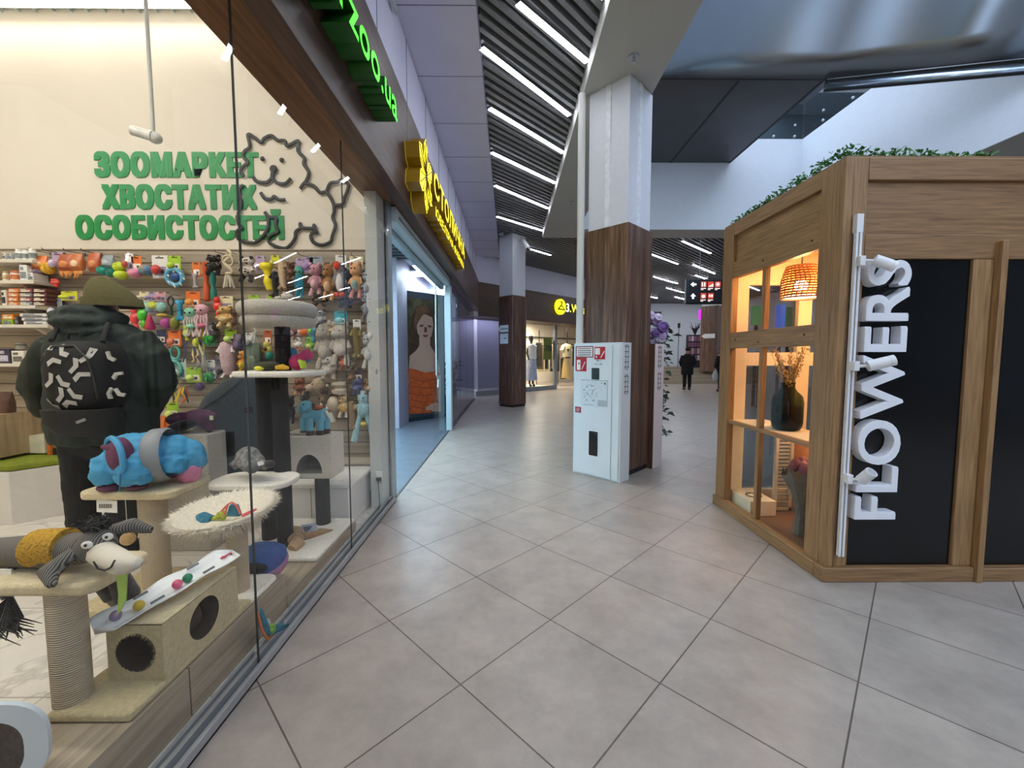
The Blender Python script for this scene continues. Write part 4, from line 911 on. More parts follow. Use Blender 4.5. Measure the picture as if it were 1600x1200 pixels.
# --- beige tree
t = thing('cat_tree', 'beige plush cat tree with sisal posts and a two-hole box, nearest the glass', 'cat tree', (-1.4, 1.5, .24))
pbuild(MB().box((-1.50, 1.262, .201), (-1.228, 1.90, .235)), 'base', BEI2, t)
def post(name, x, y, z0, z1, r, mat, t): return MB().cyl((x, y, z0), (x, y, z1), r, n=28).build(name, mat, t, smooth=40)
post('post', -1.472, 1.325, .235, .627, .05, SIS, t)
pbuild(rplate(MB(), -2.0, -1.325, 1.262, 1.50, .627, .668, .045), 'platform', BEI, t)
# box with two round holes
bx0, bx1, by0, by1, bz0, bz1 = -1.425, -1.227, 1.40, 1.80, .236, .44
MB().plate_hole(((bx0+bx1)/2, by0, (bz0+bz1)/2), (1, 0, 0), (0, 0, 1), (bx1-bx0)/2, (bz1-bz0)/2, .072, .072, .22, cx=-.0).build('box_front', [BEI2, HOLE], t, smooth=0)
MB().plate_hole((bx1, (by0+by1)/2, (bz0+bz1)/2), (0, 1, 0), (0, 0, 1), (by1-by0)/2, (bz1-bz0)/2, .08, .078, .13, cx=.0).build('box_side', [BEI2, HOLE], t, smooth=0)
pbuild(MB().box((bx0, by0+.002, bz1), (bx1+.0, by1, bz1+.006)), 'box_top', BEI, t, .003)
MB().box((bx0, by1-.01, bz0), (bx1-.002, by1, bz1)).box((bx0, by0+.01, bz0), (bx0+.01, by1-.01, bz1)).build('box_back', BEI2, t)
def fringe(mb, pts_n, ln, wd):
    for p, nrm in pts_n:
        d = Vector(nrm).normalized()+Vector((random.uniform(-.4, .4), random.uniform(-.4, .4), random.uniform(-.5, .2))); d.normalize()
        s_ = d.cross(Vector((0, 0, 1))); s_ = s_.normalized() if s_.length > .05 else Vector((1, 0, 0))
        p = Vector(p); mb.add([p-s_*wd, p+s_*wd, p+d*ln*random.uniform(.6, 1.2)], [(0, 1, 2)])
    return mb
random.seed(2)
rimp = []
for (u, v, c0) in (((1, 0, 0), (0, 0, 1), Vector(((bx0+bx1)/2, by0, (bz0+bz1)/2))), ):
    for k in range(120):
        a = 2*PI*k/120; rimp.append((c0+Vector(u)*.072*math.cos(a)+Vector(v)*.072*math.sin(a)+Vector((0, -.001, 0)), (-math.cos(a), -.5, -math.sin(a))))
fringe(MB(), rimp, .012, .002).build('hole_fringe', BEI2, t, smooth=0)
pbuild(rplate(MB(), -1.45, -1.228, 1.84, 2.14, .201, .228, .05), 'rear_base', CRM, t)
post('post', -1.345, 1.985, .228, .535, .047, SIS, t)
# fluffy hammock bed
bc = Vector((-1.43, 2.04, .592)); bowl = MB()
bowl.lathe([(.001, -.085), (.09, -.08), (.16, -.045), (.235, .01), (.262, .03), (.25, .045), (.19, .02), (.13, -.03), (.001, -.045)], (0, 0, 0), 40)
RT = Euler((math.radians(5), math.radians(-2), 0)).to_matrix()*.83
bowl.v = [bc+RT@Vector((v.x, v.y*1.0, v.z)) for v in bowl.v]
for v in bowl.v:
    v.x = min(v.x, -1.15)
bd_ = bowl.build('round_bed', plush('#e9dfca', .10), t, smooth=60)
tf = MB()
for k in range(3600):
    a = random.uniform(0, 2*PI); q = random.random()
    r = .25+random.uniform(-.02, .012) if q < .6 else random.uniform(.12, .22); z = .03 if q < .6 else -.03+max(0, (r-.13))*.55
    if q > .85: r = random.uniform(.16, .22); z = -.05+(r-.16)*.9
    pl_ = Vector((r*math.cos(a), r*1.0*math.sin(a), z)); P_ = bc+RT@pl_
    if P_.x > -1.14: continue
    fringe(tf, [(P_, RT@Vector((math.cos(a), math.sin(a), .25 if q < .85 else -.8)))], .042, .0035)
tf.build('fur', plush('#f0e8d6', .08), bd_, smooth=0)
# second beige tree standing on the marble floor
t = thing('cat_tree', 'beige cat tree with one sisal post holding the blue dog overalls', 'cat tree', (-2.05, 2.35, 0))
pbuild(rplate(MB(), -2.30, -1.80, 2.09, 2.55, .001, .055, .05), 'base', BEI2, t)
post('post', -2.06, 2.34, .055, .605, .068, SIS, t)
pbuild(rplate(MB(), -2.36, -1.84, 2.20, 2.54, .605, .65, .06), 'platform', BEI, t)
MB().tube([(-2.14, 2.26, .605), (-2.14, 2.26, .40)], .002, 5).build('string', M('#e3dccb'), t); MB().ell((-2.14, 2.26, .365), .036, nu=14, nv=10).build('pompom', plush('#c9a873', .15), t)
# price tag hanging under the platform
p = pY(168, 798, 2.215); tt = thing('price_tag', 'white price tag hanging under the platform with the blue overalls', 'tag', p)
MB().box((p.x-.055, 2.212, .535), (p.x+.055, 2.215, .603), rot=(0, .05, 0)).build('card', M('#efece4', .5), tt)
g = MB()
for k in range(6): g.box((p.x-.04+k*.012, 2.210, .56), (p.x-.032+k*.012, 2.2115, .583))
g.build('print', M('#7a7468', .6), tt)
# --- grey posted tree
t = thing('cat_tree', 'cream plush cat tree with tall dark grey posts, arch box and bed on top', 'cat tree', (-1.4, 2.7, .135))
pbuild(rplate(MB(), -1.74, -1.226, 2.55, 3.2, .073, .105, .03), 'base', CRM, t)
post('post', -1.52, 2.73, .105, 1.255, .05, SISD, t); post('post', -1.69, 2.84, .105, 1.255, .05, SISD, t)
pbuild(rplate(MB(), -1.76, -1.27, 2.55, 2.95, 1.255, 1.292, .10), 'shelf', CRM, t)
post('post', -1.50, 2.75, 1.292, 1.58, .047, SISD, t)
bed = MB().torus((-1.52, 2.75, 1.615), .185, .038, n=36, k=12).torus((-1.52, 2.75, 1.69), .19, .05, n=36, k=12).cyl((-1.52, 2.75, 1.58), (-1.52, 2.75, 1.64), .19, n=36)
pbuild(bed, 'round_bed', GRYP, t, 0)
pbuild(rplate(MB(), -1.85, -1.36, 2.42, 2.72, .58, .62, .11), 'shelf', CRM, t)
ax0, ax1, ay0, ay1, az0, az1 = -1.665, -1.30, 2.97, 3.21, .50, .80
def arch_plate():
    c = Vector(((ax0+ax1)/2+.02, ay0, az0)); n = 24; hw = .095; o, h = [], []
    for k in range(n+1):
        a = PI*k/n; h.append(c+Vector((hw*math.cos(a), 0, .03+.10*math.sin(a)+(.04*math.sin(a)))))
    x0, x1 = ax0, ax1
    for k in range(n+1):
        a = PI*k/n; ca, sa = math.cos(a), math.sin(a); kk = 1/max(abs(ca), abs(sa))
        px_ = (x1-c.x) if ca > 0 else (c.x-x0); o.append(Vector((c.x+px_*ca*kk, ay0, az0+(az1-az0)*sa*kk)))
    mb = MB(); m = n+1
    mb.add(o+h, [(k, k+1, m+k+1, m+k) for k in range(n)], 0)
    b0_ = [Vector((x0, ay0, az0)), Vector((x1, ay0, az0)), h[0], h[-1]]
    mb.add([Vector((x0, ay0, az0)), Vector((x1, ay0, az0)), h[0], h[-1]], [(0, 1, 2, 3)], 0)
    mb.add(h+[p+Vector((0, .2, 0)) for p in h], [(k, k+1, m+k+1, m+k) for k in range(n)]+[(n, 0, m, m+n)]+[tuple(range(m, 2*m))], 1)
    return mb
ARW = plush('#d6cdbe', .08)
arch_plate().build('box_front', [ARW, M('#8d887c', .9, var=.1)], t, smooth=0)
pbuild(MB().box((ax0, ay0+.004, az1-.012), (ax1, ay1, az1)).box((ax1-.012, ay0+.004, az0), (ax1, ay1, az1-.01)).box((ax0, ay0+.004, az0), (ax0+.012, ay1, az1-.01)).box((ax0, ay0+.003, az0-.012), (ax1, ay1, az0)), 'box_shell', ARW, t, .008)
post('post', -1.43, 3.10, .105, .488, .052, SISD, t)
# --- grey felt cat cave on a low white cabinet
WHC = M('#e4e2dc', .4, var=.03, name='white_cabinet')
t = thing('display_bench', 'white low display bench in front of the toy wall behind the grey cat tree', 'bench', (-1.9, 3.4, 0))
MB().box((-2.7, 3.26, 0), (-1.30, 3.78, .33)).build('cabinet', WHC, t, bevel=.004)
MB().box((-2.72, 3.24, .331), (-1.27, 3.80, .36)).build('top', M('#eeece6', .35), t, bevel=.004)
g = MB()
for x in (-1.95, -1.6): g.box((x, 3.257, .02), (x+.006, 3.261, .33))
g.build('door_gaps', M('#8d8a84'), t, smooth=0)
FELT = plush('#2b2e32', .22)
t = thing('cat_cave', 'dark grey felt cat cave with small square door, standing behind the tree', 'cat cave', (-2.05, 3.2, .43))
cv = MB().loft([((-2.36, 3.52, .362), .33, .20), ((-2.36, 3.52, .60), .33, .20), ((-2.34, 3.52, .90), .31, .19), ((-2.31, 3.53, 1.05), .26, .16), ((-2.25, 3.55, 1.17), .19, .12), ((-2.20, 3.56, 1.235), .08, .06)], 28, p=2.6)
cv.build('shell', FELT, t, smooth=60, disp=(.02, .3))
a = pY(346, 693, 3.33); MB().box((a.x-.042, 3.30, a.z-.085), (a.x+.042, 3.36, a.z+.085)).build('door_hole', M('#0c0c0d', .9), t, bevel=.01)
MB().tube([pY(300, 650, 3.37), pY(345, 620, 3.36), pY(380, 592, 3.42)], .006, 5).build('seam', M('#2b2e31', .9), t)
# --- white oval cat house bottom left
t = thing('cat_house', 'white plywood fronted oval cat house in the bottom left corner', 'cat house', (-1.5, .98, .2))
HC = Vector((-1.43, 1.02, .24)); hn = Vector((.35, -.94, 0)).normalized(); hu = Vector((.94, .35, 0)).normalized()
def ov(w_, z0, z1, n=40, top=.16):
    pts = []
    for k in range(n):
        a = 2*PI*k/n; ca, sa = math.cos(a), math.sin(a)
        pts.append((w_*math.copysign(abs(ca)**.75, ca), (z0+z1)/2+(z1-z0)/2*math.copysign(abs(sa)**.75, sa)))
    return pts
HCc = Vector((-1.43, 1.03, 0))
o_ = [HCc+hu*x+Vector((0, 0, z)) for x, z in ov(.165, .202, .47)]; i_ = [HCc+hu*x+Vector((0, 0, z)) for x, z in ov(.115, .235, .425)]
n = len(o_); th_ = hn*.015
g = MB().add(o_+i_, [(k, (k+1) % n, n+(k+1) % n, n+k) for k in range(n)]).add([p+th_ for p in o_]+[p+th_ for p in i_], [(k, (k+1) % n, n+(k+1) % n, n+k) for k in range(n)])
g.add(o_+[p+th_ for p in o_], [(k, (k+1) % n, n+(k+1) % n, n+k) for k in range(n)]).add(i_+[p+th_ for p in i_], [(k, n+k, n+(k+1) % n, (k+1) % n) for k in range(n)])
g.build('front_panel', M('#d3dde3', .35, var=.02), t, smooth=50)
b_ = [p-hn*.001 for p in [HCc+hu*x+Vector((0, 0, z)) for x, z in ov(.160, .205, .464)]]
MB().add(b_+[p+Vector((-.20, .035, -.01)) for p in b_], [(k, (k+1) % n, n+(k+1) % n, n+k) for k in range(n)]+[tuple(range(n, 2*n))]).build('felt_body', plush('#6d6258', .2), t, smooth=50)
# ================================================================== LEFT SIDE FURNITURE
LIME = M('#7d8a22', .8, var=.12, scale=30, bump=.2)
t = thing('bench', 'white storage bench with olive green cushion at the left', 'bench', (-4.3, 3.2, 0))
A1 = pZ(20, 820, 0); B1 = pZ(108, 788, 0)
pts = [Vector((-5.3, 3.28, 0)), Vector((-4.02, 3.28, 0)), Vector((-31.0, 3.55, 0)), Vector((-31.0, 3.78, 0)), Vector((-5.3, 3.78, 0))]
pts = [Vector((-5.4, A1.y, 0)), Vector((A1.x, A1.y, 0)), Vector((-3.72, 3.80, 0)), Vector((-5.4, 3.80, 0))]
MB().prism(pts, (0, 0, .44)).build('storage_box', M('#dcd7d0', .4, var=.03), t, bevel=.004)
MB().prism([p+Vector((0, 0, .442)) for p in pts], (0, 0, .055)).build('cushion', LIME, t, bevel=.018, seg=3)
t = thing('drawer_unit', 'pale cream drawer front behind the green bench cushion', 'drawer unit', (-4.1, 3.7, .5))
a = pY(27, 720, 3.72); b = pY(72, 680, 3.72)
MB().box((a.x, 3.70, .51), (b.x, 3.81, b.z)).build('front', M('#d8d4bd', .5), t, bevel=.003)
t = thing('wooden_box', 'small open wooden box with dark goods above the bench at left edge', 'box', (-4.7, 3.6, 1))
a = pY(-20, 692, 3.6); b = pY(21, 645, 3.6)
MB().box((a.x, 3.45, .52), (b.x, 3.81, b.z)).build('case', wood('plain_board', ['#9b8667', '#b39c7a', '#c2ac8a'], 'Z', None, .5, .8), t, bevel=.003)
a = pY(-12, 645, 3.6); b = pY(16, 612, 3.6)
g = thing('treat_bag', 'dark brown treat bag standing in the wooden box at left edge', 'bag', (-4.6, 3.6, b.z)); MB().loft([((a.x+.1, 3.6, a.z), .08, .05), ((a.x+.1, 3.6, (a.z+b.z)/2), .085, .05), ((a.x+.11, 3.6, b.z), .08, .008)], 16, p=3).build('pouch', M('#5a4033', .4, var=.3, scale=25), g)
# leashes hanging left of the person
for i, (x0, y0, x1, y1, c, lab) in enumerate(((74, 668, 76, 722, '#d8742a', 'bright orange pet leash hanging left of the person'), (80, 668, 79, 715, '#c9651f', 'second orange leash, close beside the first one'), (88, 666, 93, 705, '#3a7f96', 'teal blue leash hanging beside the orange ones'), (98, 690, 96, 724, '#e6e2da', 'white lead hanging lowest by the person, left leg side'), (83, 700, 88, 728, '#1e1b1a', 'thin black lead crossing the orange leashes'))):
    p0 = pY(x0, y0, 3.70); p1 = pY(x1, y1, 3.70)
    MB().tube([p0, p0.lerp(p1, .5)+Vector((.012, -.01, 0)), p1, p1+Vector((.02, -.005, .02)), p0+Vector((.022, -.005, 0))], .007, 6).build('leash', M(c, .6)); o = bpy.data.objects[[k for k in bpy.data.objects.keys() if k.startswith('leash')][-1]]; tag(o, lab, 'leash', 'leashes left of the person')
# socket and cord by the glass end
p = pY(592, 745, 3.655); t = thing('wall_socket', 'white wall socket with black plug near the glass end', 'socket', p)
MB().box((p.x-.03, 3.65, p.z-.035), (p.x+.03, 3.66, p.z+.05)).build('plate', M('#e8e8e6', .4), t, bevel=.004)
MB().box((p.x-.02, 3.625, p.z-.03), (p.x+.028, 3.649, p.z+.0)).build('plug', DARK, t, bevel=.005)
MB().tube([(p.x, 3.63, p.z-.03), (p.x+.01, 3.62, p.z-.15), (p.x+.02, 3.6, p.z-.24), (p.x+.0, 3.6, .012)], .004, 6).build('cord', DARK, t)
#PART6
# ================================================================== TOY WALL
YT = 3.70
CARDS = {'orange': '#e8752c', 'lime': '#a6cf2f', 'white': '#e6e4e0', 'lilac': '#b9a3c4', 'pink': '#d9a2a8', 'teal': '#1fa3b5', 'grey': '#98a3ae', 'navy': '#2b3358', 'cream': '#e8ddb4', 'yellow': '#d8d832', 'mint': '#cfe0d4', 'rust': '#b9582c'}
WIRE = M('#6a655e', .4, .6)
def W(dx, dy): return dx*YT/FPX, dy*YT/FPX
def toy(kind, px, py, wpx, hpx, cols, label, card=None, name=None, Y=None, group=None):
    """one article hanging on the toy wall: centre and size as seen on the wall, card = header card colour"""
    y = Y or YT; c = pY(px, py, y); w_ = wpx*y/FPX/2*1.1; h_ = hpx*y/FPX/2*1.08
    cols = cols if isinstance(cols, (list, tuple)) else [cols]
    names = {'ball': 'toy_ball', 'rope': 'rope_toy', 'ring': 'ring_toy', 'plush': 'plush_toy', 'bag': 'pouch_toy', 'card': 'toy_card', 'bone': 'bone_toy', 'stick': 'chew_stick', 'cone': 'cone_toy', 'octopus': 'octopus_toy',
             'fish': 'fish_toy', 'long': 'long_plush_toy', 'penguin': 'penguin_toy', 'duck': 'squeaky_toy', 'bow': 'bow_toy', 'disc': 'disc_toy', 'strips': 'ribbon_toy', 'loop': 'loop_toy', 'feather': 'feather_toy', 'legs': 'long_legged_toy', 'figure': 'rubber_toy', 'strap': 'strap_toy', 'head': 'plush_head_toy'}
    t = thing(name or names[kind], label, 'pet toy', c, group or 'toys hanging on the shop wall')
    f0 = plush if kind in ('plush', 'octopus', 'long', 'penguin', 'legs', 'head', 'fish', 'bow') else rubber
    m = [f0(k) if isinstance(k, str) else k for k in cols]; m0 = m[0]; m1 = m[1] if len(m) > 1 else m0; m2 = m[2] if len(m) > 2 else m1
    P = lambda x, z, d=0: c+Vector((x*w_, -d, z*h_))
    if card:
        ch = min(.16, h_*1.1 if kind == 'card' else .13); cw = max(.035, min(w_*.85, .06))
        if kind == 'card': z0, z1, cw = c.z-h_, c.z+h_, w_
        else: z0, z1 = c.z+h_*.55, c.z+h_*.55+ch
        MB().box((c.x-cw, y+.02, z0), (c.x+cw, y+.024, z1)).build('header_card', M(CARDS[card], .4, var=.05), t, bevel=.003)
        g = MB().box((c.x-cw*.7, y+.0185, z0+(z1-z0)*.12), (c.x+cw*.75, y+.0195, z0+(z1-z0)*.5)).box((c.x-cw*.5, y+.0185, z0+(z1-z0)*.86), (c.x+cw*.5, y+.0195, z0+(z1-z0)*.91), 1).box((c.x+cw*.05, y+.018, z0+(z1-z0)*.2), (c.x+cw*.5, y+.0185, z0+(z1-z0)*.38), 1)
        g.build('print', [M('#f0e6da' if card in ('orange', 'lime', 'rust', 'navy', 'teal') else '#8c86a0', .5), M('#4a2f2a', .5)], t, smooth=0)
    zt_ = (c.z+h_*.55+min(.16, .13)-.012) if card and kind != 'card' else c.z+h_*.86
    MB().tube([(c.x, c.y+.0, zt_), (c.x, y+.03, zt_+.01), (c.x, 3.8145, zt_+.014)], .0028, 5).build('hanging_wire', WIRE, t)
    r = min(w_, h_)
    if kind == 'ball':
        b = MB().ell(c, (w_, w_*.95, h_), nu=20, nv=14); b.build('ball', m0, t)
        if len(m) > 1:
            g = MB()
            for k in range(5): g.torus(c, r*1.0, r*.06, (math.cos(k*PI/5), .3, math.sin(k*PI/5)), n=24, k=5)
            g.build('seam', m1, t)
    elif kind == 'card': MB().ell(P(.05, -.35, .03), (w_*.6, .025, h_*.42), nu=14, nv=10).build('toy', m0, t)
    elif kind == 'bag':
        MB().loft([(P(0, -1), w_*.9, .006), (P(0, -.6), w_, .035), (P(0, .2), w_, .035), (P(0, .7), w_*.9, .012), (P(0, 1), w_*.9, .004)], 16, p=3).build('pouch', m0, t)
        MB().ell(P(0, -.2, .03), (w_*.6, .012, h_*.4), nu=12, nv=8).build('label_patch', m1, t)
    elif kind == 'bone':
        g = MB().tube([P(0, -.7), P(0, .7)], [w_*.55]*2, 12)
        for sx in (-.5, .5):
            for sz in (-.78, .78): g.ell(P(sx, sz), (w_*.6, w_*.5, w_*.6), nu=12, nv=8)
        g.build('bone', m0, t, remesh=max(.006, w_*.14), soft=3)
        if len(m) > 1: MB().torus(P(0, 0), w_*.62, w_*.1, n=16, k=6).build('band', m1, t)
    elif kind == 'stick':
        MB().tube([P(0, -1), P(0, -.92), P(.1, -.3), P(0, -.1), P(0, 0), P(.05, .5), P(0, .92), P(0, 1)], [w_*.5, w_*.95, w_, w_*.6, w_*.6, w_, w_*.95, w_*.5], 12).build('stick', m0, t)
    elif kind == 'cone':
        MB().lathe([(.001, -h_), (w_*.9, -h_*.85), (w_, -h_*.5), (w_*.72, -h_*.1), (w_*.75, h_*.1), (w_*.5, h_*.4), (w_*.52, h_*.55), (w_*.3, h_*.95), (.001, h_)], c, 20).build('cone', m0, t, smooth=60)
    elif kind == 'figure':
        MB().ell(P(0, .6), (w_*.8, w_*.7, h_*.35)).ell(P(0, -.05), (w_*.95, w_*.8, h_*.42)).ell(P(.25, -.7), (w_*.6, w_*.6, h_*.32)).ell(P(-.5, .1), (w_*.45, w_*.4, h_*.2)).ell(P(.7, .15), (w_*.45, w_*.4, h_*.2)).build('body', m0, t, remesh=.007, soft=2)
        if len(m) > 1: MB().ell(P(0, .05, w_*.7), (w_*.5, .02, h_*.25), nu=10, nv=8).build('patch', m1, t)
    elif kind == 'rope':
        tw = MB(); pts = [P(.5*math.sin(k*.9), 1-2*k/10*.62) for k in range(11)]
        tw.tube(pts, w_*.22, 8).torus(P(0, .45), w_*.7, w_*.16, (0, 1, .2), n=20, k=7).ell(P(0, -.22), (w_*.5, w_*.4, h_*.10)).build('rope', m0, t)
        g = MB()
        for k in range(18):
            a = random.uniform(-1, 1); g.tube([P(.25*a, -.3, random.uniform(0, .02)), P(.8*a, -.98+.1*random.random(), random.uniform(-.01, .03))], [.004, .0025], 5)
        g.build('tassel', m1, t)
    elif kind == 'ring':
        MB().torus(c, r*.78, r*.22, (0, 1, .15), n=32, k=10).build('ring', m0, t); g = MB()
        for k in range(7): a = k*.9; g.tube([P(.75*math.cos(a), .75*math.sin(a), .0), P(.75*math.cos(a)+.4, .75*math.sin(a)-.35, .03)], [.008, .004], 5)
        g.build('cords', m1, t); MB().ell(P(.1, .05), (r*.5, .03, r*.45), nu=14, nv=10).build('cloth', m2, t)
    elif kind == 'loop':
        MB().torus(P(0, .5), w_*.75, w_*.2, (0, 1, 0), n=26, k=8, sy=1.5*.9).ell(P(0, -.04), (w_*.5, w_*.4, h_*.09)).torus(P(.1, -.5), w_*.8, w_*.2, (0, 1, 0), n=26, k=8, sy=1.4).build('rope', m0, t)
    elif kind == 'strips':
        for j in range(7):
            x = random.uniform(-.8, .8); g = MB().tube([P(x*.5, 1), P(x, .3, random.uniform(0, .03)), P(x+random.uniform(-.4, .4), -.4, .02), P(x+random.uniform(-.5, .5), -1, random.uniform(0, .03))], [.007, .01, .01, .006], 6, flat=(1, .4, 1)); g.build('ribbon', m[j % len(m)], t)
    elif kind == 'feather':
        MB().tube([P(-1, .6), P(1, .8)], .004, 6).build('wand', m1, t); g = MB()
        for k in range(40):
            x = random.uniform(-.9, .9); g.add([P(x-.05, .6, .01), P(x+.05, .6, .01), P(x+random.uniform(-.3, .3), random.uniform(-1, -.2), .02)], [(0, 1, 2)])
        g.build('feathers', m0, t, smooth=0)
    elif kind == 'bow':
        for sx in (-1, 1): MB().ell(P(.55*sx, 0), (w_*.48, .03, h_), nu=14, nv=10).build('wing', m0, t)
        MB().ell(P(0, .2, .015), (w_*.5, .03, h_*.7), nu=12, nv=8).build('knot', m1, t)
    elif kind == 'disc': MB().ell(c, (w_, .05, h_), nu=20, nv=8).build('disc', m0, t)
    elif kind == 'strap':
        MB().torus(P(0, .3), w_*.8, w_*.25, (0, 1, 0), n=20, k=6, sy=1.6).tube([P(0, -.1), P(.1, -1)], w_*.35, 8).build('strap', m0, t)
    elif kind == 'octopus':
        MB().ell(P(0, .6), (w_*.85, w_*.7, h_*.34)).build('head', m0, t)
        for sx in (-.35, .3): MB().ell(P(sx, .55, w_*.66), (.009, .006, .009), nu=8, nv=6).build('eye', DARK, t)
        for k in range(5):
            x = -.8+k*.4; MB().tube([P(x*.6, .4), P(x, .0, .02), P(x+random.uniform(-.25, .25), -.5, .01), P(x+random.uniform(-.3, .3), -1, .02)], [.012, .009, .008, .009], 7).build('leg', m1, t)
        MB().ell(P(.1, -.35, .02), (w_*.55, .03, h_*.16), nu=12, nv=8).build('skirt', m2, t)
    elif kind == 'fish':
        MB().ell(c, (w_*.75, .04, h_*.6)).ell(P(.8, .1), (w_*.3, .015, h_*.6)).ell(P(0, .7), (w_*.3, .012, h_*.3)).build('body', m0, t, remesh=.007, soft=2)
        MB().ell(P(-.35, .12, .036), (.011, .006, .011), nu=10, nv=6).build('eye', M('#f0f0f0', .3), t)
    elif kind == 'duck':
        MB().ell(P(-.1, .66), (w_*.9, w_*.7, h_*.3)).tube([P(0, .5), P(.15, .1), P(.1, -.3), P(.4, -.85)], [w_*.5, w_*.4, w_*.55, w_*.4], 12).ell(P(.2, -.2), (w_*.6, w_*.5, h_*.3)).build('body', m0, t, remesh=.007, soft=2)
        MB().ell(P(-.75, .72, .02), (w_*.4, .018, h_*.08), nu=10, nv=6).build('beak', m1, t)
    elif kind in ('plush', 'long', 'legs', 'penguin', 'head'):
        body = MB()
        if kind == 'long': body.tube([P(0, .75), P(.05, .2), P(.1, -.4), P(.2, -.85)], [w_*.75, w_*.85, w_*.75, w_*.5], 14).ell(P(0, .82), (w_*.8, w_*.7, h_*.2))
        elif kind == 'penguin': body.ell(P(.1, -.15), (w_*.85, w_*.7, h_*.6)).ell(P(-.15, .6), (w_*.6, w_*.55, h_*.3))
        elif kind == 'head': body.ell(P(.2, .1), (w_*.75, w_*.6, h_*.8)).ell(P(-.6, -.25, .03), (w_*.45, w_*.4, h_*.45))
        elif kind == 'legs': body.ell(P(0, .62), (w_*.42, w_*.36, h_*.26)).ell(P(0, .18), (w_*.45, w_*.38, h_*.3))
        else: body.ell(P(0, .58), (w_*.72, min(w_, .07)*.7, h_*.36)).ell(P(.05, -.15), (w_*.72, min(w_, .07)*.75, h_*.45)).ell(P(-.2, .45, w_*.5), (w_*.38, w_*.3, h_*.17))
        body.build('body', m0, t, remesh=max(.007, w_*.09), soft=3)
        if kind == 'head':
            for sx in (-.1, .7): MB().ell(P(sx, .85), (w_*.22, .02, h_*.3), nu=10, nv=8).build('ear', m1, t)
            MB().ell(P(-.98, -.2, .04), (w_*.14, .018, h_*.14), nu=10, nv=6).build('nose', m2, t); MB().ell(P(-.25, .15, w_*.5), (.007, .005, .007), nu=8, nv=6).build('eye', DARK, t)
        elif kind == 'penguin':
            MB().ell(P(.0, -.2, w_*.35), (w_*.6, w_*.5, h_*.5), nu=14, nv=10).build('belly', M('#d8d6d2', .9), t); MB().ell(P(-.3, .72, .03), (w_*.5, w_*.4, h_*.24), nu=14, nv=10).build('hood', m1, t)
            for sx in (-.45, .5): MB().ell(P(sx, -.85, .03), (w_*.42, .04, h_*.14), nu=12, nv=8).build('foot', m1, t)
            for sx in (-.9, .95): MB().tube([P(sx*.7, .25), P(sx, -.1), P(sx*1.1, -.4)], [.018, .02, .01], 8).build('wing', m0, t)
        elif kind == 'long':
            for sx in (-.7, .7): MB().tube([P(sx, .75), P(sx*1.4, .4, .02)], [.014, .018], 8).build('ear', m1, t)
            for sx in (-.6, .7): MB().tube([P(sx*.5, -.75), P(sx, -1, .02)], [.014, .016], 8).build('leg', m1, t)
        else:
            es = .42 if kind == 'plush' else .28
            for sx in (-es, es): MB().ell(P(sx*1.25, .92), (w_*.2, .02, h_*.13), nu=10, nv=8).build('ear', m1, t)
            if kind == 'legs':
                for sx in (-1, 1):
                    MB().tube([P(sx*.2, .05), P(sx*.45, -.4), P(sx*.72, -.95)], [w_*.17, w_*.2, w_*.24], 10).build('leg', m0, t)
                    MB().tube([P(sx*.25, .35), P(sx*.6, .28), P(sx*1.15, .02)], [w_*.12, w_*.13, w_*.14], 10).build('arm', m0, t)
                MB().ell(P(.1, -.3, .05), (w_*.22, .03, h_*.08), nu=12, nv=8).build('bow', m2, t)
            else:
                for sx in (-.62, .66):
                    MB().tube([P(sx*.6, -.5), P(sx*.85, -.8, .02), P(sx*.8, -.97, .03)], [w_*.24, w_*.24, w_*.26], 10).build('leg', m1 if len(m) > 1 else m0, t)
                    MB().tube([P(sx*.8, .15), P(sx*1.2, -.2, .02)], [w_*.2, w_*.22], 9).build('arm', m0, t)
                MB().ell(P(.05, -.25, min(w_, .07)*.55), (w_*.45, .03, h_*.28), nu=12, nv=8).build('belly', m2, t)
            for sx in (-.3, .12): MB().ell(P(sx, .62, min(w_, .07)*.66), (.007, .006, .008), nu=8, nv=6).build('eye', DARK, t)
    return t
LEO = spots('leopard_cloth', '#2b2624', '#cfc3b4', 42, .38); ZEB = knit('zebra_cloth', '#2b2c33', '#d9dadd', 26, 'Z'); CAMO = spots('camouflage_cloth', '#4d5058', '#9a9da6', 30, .42); TART = spots('tartan_cloth', '#5a2f22', '#c8683a', 50, .4)
R1 = 'hanging in the top row of the toy wall'
